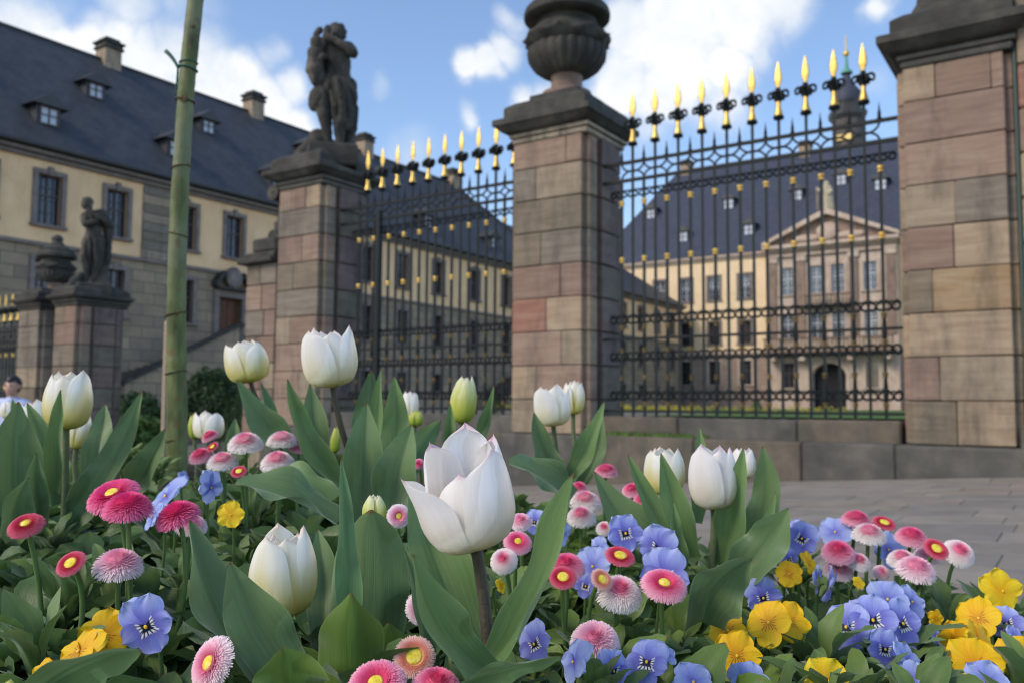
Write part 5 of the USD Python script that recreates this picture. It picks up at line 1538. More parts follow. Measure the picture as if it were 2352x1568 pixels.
tulip("closed yellow green tulip with white petal edges in front of the fence", 1063, 860, 972, 66, 1.12, "lime", 0.34, (3, 2), (1050, 1060, 1.12), spin=35,
      leaves=[L(1060, 1060, 1.15, 1134, 884, 1.15, 14, 16, 18, yaw=-30, fold=0.5, tone=1), L(1020, 1080, 1.06, 1034, 925, 1.06, 2, 0, 18, yaw=10, fold=0.5, tone=1), L(930, 1090, 1.0, 1012, 965, 1.08, -4, -8, 36, yaw=30, fold=0.4, tone=1)])
tulip("thin green tulip bud among the leaves beside the tall white tulip", 770, 978, 1040, 26, 1.15, "green", 0.2, (3, 0), (762, 1080, 1.15))
tulip("open white tulip in front of the urn pillar, left one of the pair", 1268, 880, 978, 88, 1.22, "white", 0.85, (-4, 4), (1282, 1060, 1.22), spin=22,
      leaves=[L(1290, 1110, 1.15, 1226, 946, 1.15, -10, 12, 34, yaw=20, fold=0.4, tone=0), L(1300, 1110, 1.16, 1388, 922, 1.16, 6, 14, 28, yaw=-24, fold=0.45, tone=1), L(1330, 1120, 1.18, 1384, 950, 1.2, 14, 10, 24, yaw=-20, fold=0.45, tone=0), L(1310, 1150, 0.95, 1165, 1062, 0.92, 4, -16, 44, yaw=50, fold=0.3, tone=0, prof=OVAL)])
tulip("white tulip in front of the urn pillar, right one of the pair", 1318, 872, 952, 54, 1.35, "cream", 0.5, (2, 2), (1325, 1060, 1.33))

# ------------------------------------------------------------------ daisies
def daisy_colour(stops, noise=0.16):
    def b(n, l):
        n |= {"mx": ("math", {"math_type": "multiply", "value2": 0.62}), "my": ("math", {"math_type": "multiply_add", "value2": -0.38, "value3": 0.38}), "sm": ("math", {"math_type": "add"}),
              "rp": ("geometry", {}), "rv": ("map_range", {"from_min": 0.0, "from_max": 1.0, "to_min": -noise, "to_max": noise}), "s2": ("math", {"math_type": "add"}),
              "r": ("rgb_ramp", {"ramp": stops})}
        l += [("sx.x", "mx.value1"), ("sx.y", "my.value1"), ("mx.value", "sm.value1"), ("my.value", "sm.value2"), ("rp.random_per_island", "rv.value"), ("sm.value", "s2.value1"), ("rv.result", "s2.value2"), ("s2.value", "r.fac")]
        return "r.color"
    return b


M_da = {
    "deep": petal_mat("daisy_crimson", daisy_colour([(0.0, (0.82, 0.22, 0.40)), (0.35, (0.76, 0.06, 0.23)), (1.0, (0.66, 0.02, 0.13))]), 0.22, 0.55, 0),
    "red": petal_mat("daisy_red", daisy_colour([(0.0, (0.70, 0.16, 0.24)), (0.35, (0.60, 0.045, 0.10)), (0.72, (0.55, 0.03, 0.05)), (0.80, (0.80, 0.50, 0.20)), (1.0, (0.86, 0.74, 0.30))]), 0.22, 0.55, 0),
    "pink": petal_mat("daisy_pink", daisy_colour([(0.0, (0.88, 0.50, 0.60)), (0.25, (0.82, 0.24, 0.40)), (0.52, (0.76, 0.08, 0.22)), (1.0, (0.66, 0.035, 0.09))]), 0.25, 0.55, 0),
    "pale": petal_mat("daisy_pale_pink", daisy_colour([(0.0, (0.90, 0.76, 0.78)), (0.36, (0.86, 0.48, 0.58)), (0.72, (0.78, 0.17, 0.31)), (1.0, (0.70, 0.06, 0.10))]), 0.25, 0.55, 0),
    "white": petal_mat("daisy_white_pink", daisy_colour([(0.0, (0.88, 0.83, 0.80)), (0.30, (0.86, 0.70, 0.70)), (0.46, (0.82, 0.30, 0.42)), (0.68, (0.76, 0.08, 0.22)), (1.0, (0.72, 0.05, 0.17))]), 0.25, 0.55, 0),
    "salmon": petal_mat("daisy_salmon", daisy_colour([(0.0, (0.82, 0.55, 0.48)), (0.40, (0.74, 0.27, 0.20)), (0.8, (0.76, 0.40, 0.16)), (1.0, (0.80, 0.66, 0.25))]), 0.25, 0.55, 0),
}
M_button = {k: plain("daisy_button_" + k, c, 0.7) for k, c in dict(deep=(0.62, 0.03, 0.15), red=(0.50, 0.04, 0.07), pink=(0.62, 0.12, 0.22), pale=(0.76, 0.30, 0.42), white=(0.74, 0.16, 0.30), salmon=(0.70, 0.28, 0.18)).items()}
M_eye = mottled("daisy_eye", [(0.55, 0.42, 0.02), (0.78, 0.64, 0.06), (0.86, 0.78, 0.25)], scale=300, rough=0.7, bump=0.8, bscale=700, dist=0.001)
M_calyx = plain("daisy_calyx", (0.05, 0.09, 0.02), 0.6)


def daisy_head(R, style, r):
    rings = []
    if style == "dome":
        K = 13
        for k in range(K):
            q = k / (K - 1)
            rings.append((int(74 - 50 * q), R * (0.42 - 0.39 * q), R * 0.20 * q, math.radians(-34 + 112 * q**1.05), R * (0.60 - 0.20 * q), q))
    elif style == "ring":
        K = 7
        for k in range(K):
            q = k / (K - 1)
            rings.append((62, R * (0.62 - 0.24 * q), R * (0.02 + 0.04 * q), math.radians(-14 + 66 * q), R * (0.40 - 0.20 * q), q))
    else:
        K = 10
        for k in range(K):
            q = k / (K - 1)
            rings.append((int(72 - 26 * q), R * (0.50 - 0.24 * q), R * 0.06 * q, math.radians(-24 + 76 * q), R * (0.56 - 0.30 * q), q))
    V, F, UV, n = [], [], [], 0
    al = np.array([0, 0.35, 0.75, 1.0])
    wd = np.array([0.5, 0.9, 1.0, 0.55])
    for cnt, rb, zb, el, ln, q in rings:
        a = np.arange(cnt) * 2 * np.pi / cnt + r.uniform(0, 1)
        a = a + r.normal(0, 0.2, cnt) * 2 * np.pi / cnt * 0.6
        e = el + r.normal(0, 0.045, cnt)
        l_ = ln * r.uniform(0.92, 1.04, cnt)
        w = np.minimum(2.0 * np.pi * (rb + 0.7 * ln * max(math.cos(el), 0.25)) / cnt, R * 0.13) * 0.5
        dr = np.stack([np.cos(a), np.sin(a)], -1)
        sd = np.stack([-np.sin(a), np.cos(a)], -1)
        bend = 0.22
        rad = rb + l_[:, None] * (al * np.cos(e)[:, None] + 0.0)
        zz = zb + l_[:, None] * (al * np.sin(e)[:, None] + bend * al**2 * (0.35 if style == "dome" else 0.5) * -1 + bend * al * 0.3)
        for sgn, lift in ((-1, 0.35), (1, 0.35)):
            pass
        pts = np.zeros((cnt, 4, 3, 3))
        for j, sg in enumerate((-1, 0, 1)):
            pts[:, :, j, :2] = dr[:, None] * rad[..., None] + sd[:, None] * (sg * w * wd)[None, :, None]
            pts[:, :, j, 2] = zz * 0.9 + (abs(sg) * 0.35) * w
        v = pts.reshape(-1, 3)
        base = (np.arange(cnt) * 12)[:, None, None]
        ii, jj = np.meshgrid(np.arange(3), np.arange(2), indexing="ij")
        a0 = (ii * 3 + jj)[None] + base
        f = np.stack([a0, a0 + 1, a0 + 4, a0 + 3], -1).reshape(-1, 4)
        uv = np.zeros((cnt, 4, 3, 2))
        uv[..., 0] = q
        uv[..., 1] = al[None, :, None]
        V.append(v)
        F.append(f + n)
        UV.append(uv.reshape(-1, 2))
        n += len(v)
    return np.vstack(V), np.vstack(F), np.vstack(UV)




def daisy(label, u, v, w, h, D, col="pink", style="dome", side=0, foot=None, phi=None):
    c = P(u, v, D)
    R = w / 2 / FPX * D
    if phi is None:
        phi = math.degrees(math.asin(min(max((h / w - (0.30 if style == "dome" else 0.16)) / 0.80, 0.02), 0.99)))
    a, b = math.radians(phi), math.radians(side)
    ax = unit(np.array([math.sin(b), -math.sin(a) * math.cos(b), math.cos(a) * math.cos(b)]))
    r = np.random.default_rng(int(u * 3 + v * 11))
    down = 0.085 * r.uniform(0.85, 1.2)
    if foot is None:
        ft = c + np.array([r.uniform(-.012, .012), r.uniform(0.0, .02), 0])
    else:
        ft = P(*foot)
    gz = float(soil_z(ft[0], ft[1]))
    base = np.array([ft[0], ft[1], min(gz, c[2] - 0.06)])
    t = thing("daisy", label, "daisy", base)
    M = basis(ax)
    hc = c - ax * R * 0.12
    part(t, "stem", (lambda vv, ff: (vv - base, ff))(*tube(bez(base - [0, 0, 0.02], hc - ax * 0.5 * np.linalg.norm(hc - base), hc, 9), 0.0019, 6)), M_stem, True)
    pv, pf, puv = daisy_head(R, style, r)
    part(t, "petals", (pv @ M.T + hc - base, pf), M_da[col], False, puv)
    bz = 0.28 if style == "dome" else 0.04
    part(t, "button", (lambda vv, ff: (vv @ M.T + hc - base, ff))(*lathe([(0.0, -0.05 * R), (0.50 * R, -0.03 * R), (0.52 * R, bz * 0.35 * R), (0.36 * R, bz * 0.85 * R), (0.0, bz * 1.05 * R)], 18)), M_button[col], True)
    part(t, "calyx", (lambda vv, ff: (vv @ M.T + hc - base, ff))(*lathe([(0.0, -0.16 * R), (0.16 * R, -0.13 * R), (0.42 * R, -0.02 * R), (0.44 * R, 0.02 * R), (0, 0.03 * R)], 10)), M_calyx, True)
    if style != "dome":
        k = {"open": 0.25, "ring": 0.38}[style]
        ev, ef = lathe([(k * R, 0.02 * R), (k * R * 0.98, 0.08 * R), (k * R * 0.8, 0.115 * R), (k * R * 0.45, 0.135 * R), (0.0, 0.14 * R)], 16)
        part(t, "eye", (ev @ M.T + hc - base, ef), M_eye, True)
    FLOWERS.append((base, "the " + label.split(",")[0]))
    return t


DAISIES = [
    ("crimson daisy with a yellow eye, back one of the deep pink trio", 255, 1127, 122, 72, 0.66, "deep", "open", -8),
    ("crimson pompon daisy, middle one of the deep pink trio", 294, 1155, 124, 62, 0.63, "deep", "dome", 3),
    ("crimson pompon daisy tilted right, right hand one of the deep pink trio", 405, 1175, 114, 62, 0.64, "deep", "dome", -14),
    ("red daisy with pale yellow eye on a long bare stem, at the left edge", 57, 1199, 82, 50, 0.62, "red", "open", 0),
    ("small red daisy with a wide yellow eye, low among dark leaves at the left", 160, 1290, 70, 52, 0.60, "red", "ring", -8),
    ("faded pale pink daisy half covered by a dark leaf", 272, 1287, 124, 62, 0.62, "pale", "dome", 6),
    ("faded pink daisy partly hidden below the right hand crimson daisy", 440, 1200, 80, 46, 0.68, "pale", "dome", 10),
    ("pale pink daisy with a yellow eye facing right, at the bottom left", 474, 1520, 132, 112, 0.47, "pale", "open", -34),
    ("bright pink daisy cut by the bottom edge, left one of two", 862, 1562, 142, 92, 0.44, "pink", "open", -4),
    ("bright pink daisy cut by the bottom edge, right one of two", 1004, 1566, 132, 74, 0.45, "pink", "dome", 8),
    ("salmon ringed daisy with a big yellow eye near the bottom centre", 951, 1505, 98, 84, 0.49, "salmon", "ring", 4),
    ("pale pink daisy half hidden behind the leaf left of the big tulip's stem", 972, 1396, 82, 88, 0.52, "pale", "open", 12),
    ("yellow eyed pink daisy peeping from behind the narrow leaf left of the big tulip", 916, 1184, 56, 56, 0.68, "pale", "open", 10),
    ("pink and white daisy below the big tulip, lowest of the three on its right", 1156, 1283, 72, 66, 0.62, "white", "dome", -10),
    ("coral pink daisy with a small eye right below the big tulip", 1190, 1240, 68, 48, 0.66, "pink", "open", 6),
    ("faded pink daisy tucked behind the big tulip's right petal", 1196, 1193, 58, 44, 0.72, "pale", "dome", 0),
    ("pink daisy behind the small red daisy, right of the long tulip leaf", 1300, 1294, 98, 62, 0.66, "pink", "dome", -6),
    ("small red daisy with yellow eye before a pink one, right of the long leaf", 1293, 1322, 66, 46, 0.62, "red", "ring", 0),
    ("flat red daisy with a yellow eye below the upper facing blue pansy", 1425, 1272, 72, 40, 0.68, "red", "ring", 6),
    ("small salmon daisy with a yellow eye turned left", 1384, 1328, 56, 44, 0.64, "salmon", "ring", 22),
    ("large pink daisy with white fringe behind the small salmon daisy", 1424, 1353, 118, 84, 0.65, "white", "dome", 4),
    ("wide pink daisy with a red centre on a straight stem, below the blue pansies", 1527, 1334, 110, 62, 0.64, "pink", "open", 4),
    ("largest pale pink pompon daisy in the lower middle", 1366, 1464, 128, 98, 0.60, "pale", "dome", -4),
    ("pink topped white daisy, nearest of the group right of the big tulip", 1335, 1180, 78, 46, 0.98, "white", "dome", 0),
    ("wide pink and white daisy above the nearest of the group right of the big tulip", 1344, 1144, 84, 38, 1.02, "white", "dome", 0),
    ("small bright pink daisy at the top left of the group right of the big tulip", 1330, 1116, 44, 30, 1.08, "pink", "dome", 0),
    ("flat pink daisy alone at the top of the group right of the big tulip", 1392, 1077, 62, 26, 1.10, "pink", "dome", 2),
    ("small red daisy beside the wide pink and white one", 1388, 1142, 28, 26, 1.05, "red", "ring", -8),
    ("pink daisy between two tulip leaves right of the flat pink one", 1452, 1121, 52, 34, 1.05, "pink", "dome", -6),
    ("pink daisy low between the tulip leaves, beneath its pink neighbour", 1474, 1145, 48, 36, 1.02, "pink", "dome", -14),
    ("faded white daisy half hidden left of the upper facing blue pansy", 1388, 1210, 44, 38, 0.95, "white", "dome", -8),
    ("large pink and white daisy, front left of the cluster beside the tree", 563, 1011, 90, 46, 0.98, "white", "dome", 0),
    ("pink and white daisy at the top right of the cluster beside the tree", 648, 1005, 78, 32, 1.02, "white", "dome", 3),
    ("low white and pink daisy right of centre in the cluster beside the tree", 637, 1054, 88, 46, 0.96, "white", "dome", 0),
    ("low pink daisy left of centre in the cluster beside the tree", 511, 1054, 80, 40, 0.97, "white", "dome", 0),
    ("pink daisy nearest the tree trunk", 460, 1042, 60, 38, 1.02, "pink", "dome", -8),
    ("flat pink daisy turned right at the right end of the cluster beside the tree", 688, 1021, 56, 30, 1.03, "pink", "dome", 8),
    ("small tilted pink daisy at the top of the cluster beside the tree", 481, 998, 46, 26, 1.06, "pink", "dome", -20),
    ("small orange red daisy close to the tree trunk", 487, 1024, 30, 22, 1.02, "red", "ring", -20),
    ("tiny dull red daisy below the cluster beside the tree", 548, 1080, 38, 26, 0.95, "red", "ring", 0),
    ("small pink daisy peeping out left of the big tulip", 962, 1064, 28, 30, 0.90, "pink", "dome", 0),
    ("small pink daisy peeping out behind the big tulip's right petal", 1136, 1026, 24, 22, 0.95, "pink", "dome", 0),
    ("flat crimson pink daisy, topmost of the right hand cluster", 1968, 1187, 76, 34, 0.92, "pink", "dome", 6),
    ("small red yellow eyed daisy right of the topmost one of the right hand cluster", 2032, 1197, 54, 30, 0.93, "red", "ring", 4),
    ("pink daisy with white rim below the topmost one of the right hand cluster", 1997, 1220, 86, 42, 0.88, "white", "dome", 2),
    ("coral pink daisy on a dark stem in the middle of the right hand cluster", 2095, 1227, 80, 44, 0.88, "pink", "dome", 4),
    ("round crimson pink daisy at the left front of the right hand cluster", 1926, 1261, 84, 54, 0.84, "pink", "dome", -4),
    ("pink daisy just right of the round crimson one in the right hand cluster", 1973, 1285, 62, 42, 0.84, "white", "dome", 4),
    ("pale faded daisy low at the left of the right hand cluster", 1926, 1304, 76, 42, 0.85, "pale", "dome", 0),
    ("small orange eyed red daisy before the big pink and white one at the right", 2152, 1257, 60, 44, 0.83, "red", "ring", 6),
    ("big pink and white daisy at the right end of the right hand cluster", 2205, 1264, 82, 68, 0.87, "white", "dome", 6),
    ("lilac white daisy behind the small red daisy with an orange eye", 2130, 1270, 64, 40, 0.90, "pale", "dome", 0),
    ("wide pale pink daisy at the front of the right hand cluster", 2106, 1300, 98, 58, 0.80, "pale", "dome", 4),
    ("pink daisy behind the wide pale one of the right hand cluster", 2072, 1278, 74, 38, 0.83, "white", "dome", -4),
    ("small cream coloured daisy low in the right hand cluster", 2026, 1312, 42, 40, 0.85, "pale", "dome", 0),
]
for d in DAISIES:
    daisy(*d)


# ------------------------------------------------------------------ pansies
def pansy_mat(name, ramp, face):
    def b(n, l):
        n |= {"r": ("rgb_ramp", {"ramp": ramp}), "vm": ("mapping", {"scale": (1.0, 40, 1)}), "vn": ("noise_texture", {"scale": 1.0, "detail": 3.0}), "vr": ("map_range", {"from_min": 0.3, "from_max": 0.7, "to_min": 0.82, "to_max": 1.10}), "vx": ("mix_color", {"blend_type": "multiply", "fac": 1.0})}
        l += [("sx.x", "r.fac"), ("uv.vector", "vm.vector"), ("vm.vector", "vn.vector"), ("vn.fac", "vr.value"), ("r.color", "vx.a"), ("vr.result", "vx.b")]
        out = "vx.result"
        if face:
            n |= {"st": ("math", {"math_type": "multiply", "value2": face["n"]}), "sn": ("math", {"math_type": "sine"}), "len": ("noise_texture", {"scale": 14.0, "detail": 1.0}), "lm": ("map_range", {"from_min": 0.2, "from_max": 0.8, "to_min": face["t0"], "to_max": face["t1"]}),
                  "df": ("math", {"math_type": "subtract"}), "in": ("map_range", {"from_min": 0.0, "from_max": 0.05, "to_min": 0.0, "to_max": 1.0, "clamp": True}), "sr": ("map_range", {"from_min": face["lo"], "from_max": face["lo"] + 0.35, "to_min": 0.0, "to_max": 1.0, "clamp": True}),
                  "cc": ("mix_color", {"a": face["a"], "b": face["b"]}), "fx": ("mix_color", {}), "amt": ("math", {"math_type": "multiply"})}
            l += [("sx.y", "st.value1"), ("st.value", "sn.value1"), ("uv.vector", "len.vector"), ("len.fac", "lm.value"), ("lm.result", "df.value1"), ("sx.x", "df.value2"), ("df.value", "in.value"), ("sn.value", "sr.value"), ("sr.result", "cc.fac"),
                  ("cc.result", "fx.b"), ("in.result", "amt.value1"), (out, "fx.a"), ("amt.value", "fx.fac")]
            if face.get("only_lines"):
                l += [("sr.result", "amt.value2")]
            else:
                n["one"] = ("value", {"value": 1.0})
                l += [("one.value", "amt.value2")]
            out = "fx.result"
            if face.get("core"):
                n |= {"co": ("map_range", {"from_min": face["core"], "from_max": face["core"] + 0.05, "to_min": 1.0, "to_max": 0.0, "clamp": True}), "cox": ("mix_color", {"b": (0.012, 0.010, 0.05)})}
                l += [("sx.x", "co.value"), (out, "cox.a"), ("co.result", "cox.fac")]
                out = "cox.result"
        return out
    return petal_mat(name, b, 0.28, 0.6, 0.12)


BLUE_F = dict(n=30.0, t0=0.26, t1=0.40, lo=-0.62, a=(0.012, 0.010, 0.06), b=(0.85, 0.84, 0.80), core=0.15)
M_pb = {"top": pansy_mat("pansy_blue_upper", [(0.0, (0.11, 0.09, 0.44)), (0.30, (0.20, 0.21, 0.64)), (0.6, (0.34, 0.39, 0.78)), (1.0, (0.50, 0.57, 0.86))], None),
        "low": pansy_mat("pansy_blue_lower", [(0.0, (0.09, 0.06, 0.38)), (0.45, (0.20, 0.20, 0.60)), (0.75, (0.31, 0.34, 0.74)), (1.0, (0.43, 0.49, 0.82))], BLUE_F),
        "lip": pansy_mat("pansy_blue_lip", [(0.0, (0.09, 0.06, 0.38)), (0.5, (0.22, 0.23, 0.64)), (1.0, (0.37, 0.42, 0.79))], BLUE_F),
        "pale": pansy_mat("pansy_pale_blue", [(0.0, (0.13, 0.12, 0.52)), (0.4, (0.30, 0.36, 0.74)), (1.0, (0.48, 0.57, 0.85))], None)}
M_py = {"top": pansy_mat("pansy_yellow_upper", [(0.0, (0.70, 0.30, 0.005)), (0.4, (0.84, 0.47, 0.008)), (1.0, (0.90, 0.59, 0.015))], None),
        "low": pansy_mat("pansy_yellow_lower", [(0.0, (0.74, 0.30, 0.004)), (0.4, (0.86, 0.50, 0.006)), (1.0, (0.90, 0.62, 0.015))], dict(n=30.0, t0=0.2, t1=0.42, lo=0.55, a=(0.6, 0.3, 0.01), b=(0.10, 0.03, 0.01), only_lines=True)),
        "bright": pansy_mat("pansy_lemon", [(0.0, (0.75, 0.42, 0.01)), (0.5, (0.84, 0.58, 0.015)), (1.0, (0.88, 0.68, 0.03))], None)}
M_peye = plain("pansy_eye", (0.80, 0.50, 0.02), 0.5)


def pansy_petal(R, phi, Lp, W, z0, seed, cup=0.1, ruff=0.05, nt=12, ns=11):
    t = np.linspace(0, 1, nt)
    s = np.linspace(-1, 1, ns)
    mid = 0.60
    w = np.where(t < mid, 0.14 + 0.86 * np.sin(np.pi / 2 * t / mid) ** 1.15, np.sqrt(np.clip(1 - ((t - mid) / (1.0001 - mid)) ** 2, 0, 1)))
    x = W * R * w[:, None] * s[None]
    y = Lp * R * (t[:, None] + 0.0 * s[None] - 0.05 * (t[:, None]) * (np.abs(s[None]) ** 2))
    z = z0 * R + R * (cup * t[:, None] ** 2 - 0.10 * t[:, None] ** 3 * 1.2 + ruff * t[:, None] ** 2 * np.sin(s[None] * 4.2 + seed * 1.3) + ruff * 0.6 * t[:, None] ** 3 * np.sin(s[None] * 9 + seed))
    c, q = math.cos(phi), math.sin(phi)
    p = np.stack([x * c - y * q, x * q + y * c, z], -1)
    v, f = grid(p)
    uv = np.stack(np.broadcast_arrays(t[:, None], (s[None] + 1) / 2), -1).reshape(-1, 2)
    return v, f, uv


def pansy(label, u, v, w, D, az=0, el=8, col="blue", roll=0, squash=1.0):
    c = P(u, v, D)
    R = w / 2 / FPX * D * 1.02
    r = np.random.default_rng(int(u * 5 + v * 3))
    a, e = math.radians(az), math.radians(el)
    ax = np.array([math.sin(a) * math.cos(e), -math.cos(a) * math.cos(e), math.sin(e)])
    z = unit(ax)
    x = unit(np.cross([0, 0, 1.0], z) if abs(z[2]) < 0.95 else np.array([1.0, 0, 0]))
    y = np.cross(z, x)
    b = math.radians(roll)
    M = np.stack([x * math.cos(b) + y * math.sin(b), y * math.cos(b) - x * math.sin(b), z], 1)
    base = np.array([c[0] + r.uniform(-.01, .01), c[1] + 0.02 + r.uniform(0, .01), 0])
    base[2] = min(float(soil_z(base[0], base[1])), c[2] - 0.05)
    t = thing("pansy", label, "pansy", base)
    part(t, "stem", (lambda vv, ff: (vv - base, ff))(*tube(np.vstack([bez(base - [0, 0, .02], c + [0, 0.015, 0.0] - z * 0.012, c - z * 0.006, 9)]), 0.0014, 5)), M_stem, True)
    pal = M_pb if col in ("blue", "pale") else M_py
    top = pal["pale"] if col == "pale" else pal["bright"] if col == "lemon" else pal["top"]
    low = top if col in ("lemon", "pale") else pal["low"]
    lip = pal.get("lip", low) if col == "blue" else low
    j = lambda q: q + r.uniform(-0.10, 0.10)
    for phi, Lp, W, z0, m_, cup, k in ((0.50, 1.10, 0.54, -0.10, top, -0.06, 1), (-0.46, 1.12, 0.54, -0.05, top, 0.00, 2), (1.74, 0.98, 0.42, 0.01, low, 0.14, 3), (-1.74, 0.98, 0.42, 0.02, low, 0.16, 4), (math.pi, 1.02, 0.52, 0.05, lip, 0.05, 5)):
        pv, pf, puv = pansy_petal(R, j(phi), Lp * r.uniform(0.93, 1.06), W * r.uniform(0.93, 1.08), z0, k + int(u) % 17, cup + r.uniform(-.10, .10), 0.05 + r.uniform(0, 0.05))
        part(t, "petal", (pv @ M.T + c - base, pf), m_, True, puv)
    s_ = trimesh.creation.icosphere(2, R * 0.06)
    part(t, "eye", (np.array(s_.vertices) * [1, 1.2, 0.7] @ M.T + c + z * R * 0.07 - base, np.array(s_.faces)), M_peye, True)
    FLOWERS.append((base, "the " + label.split(",")[0]))


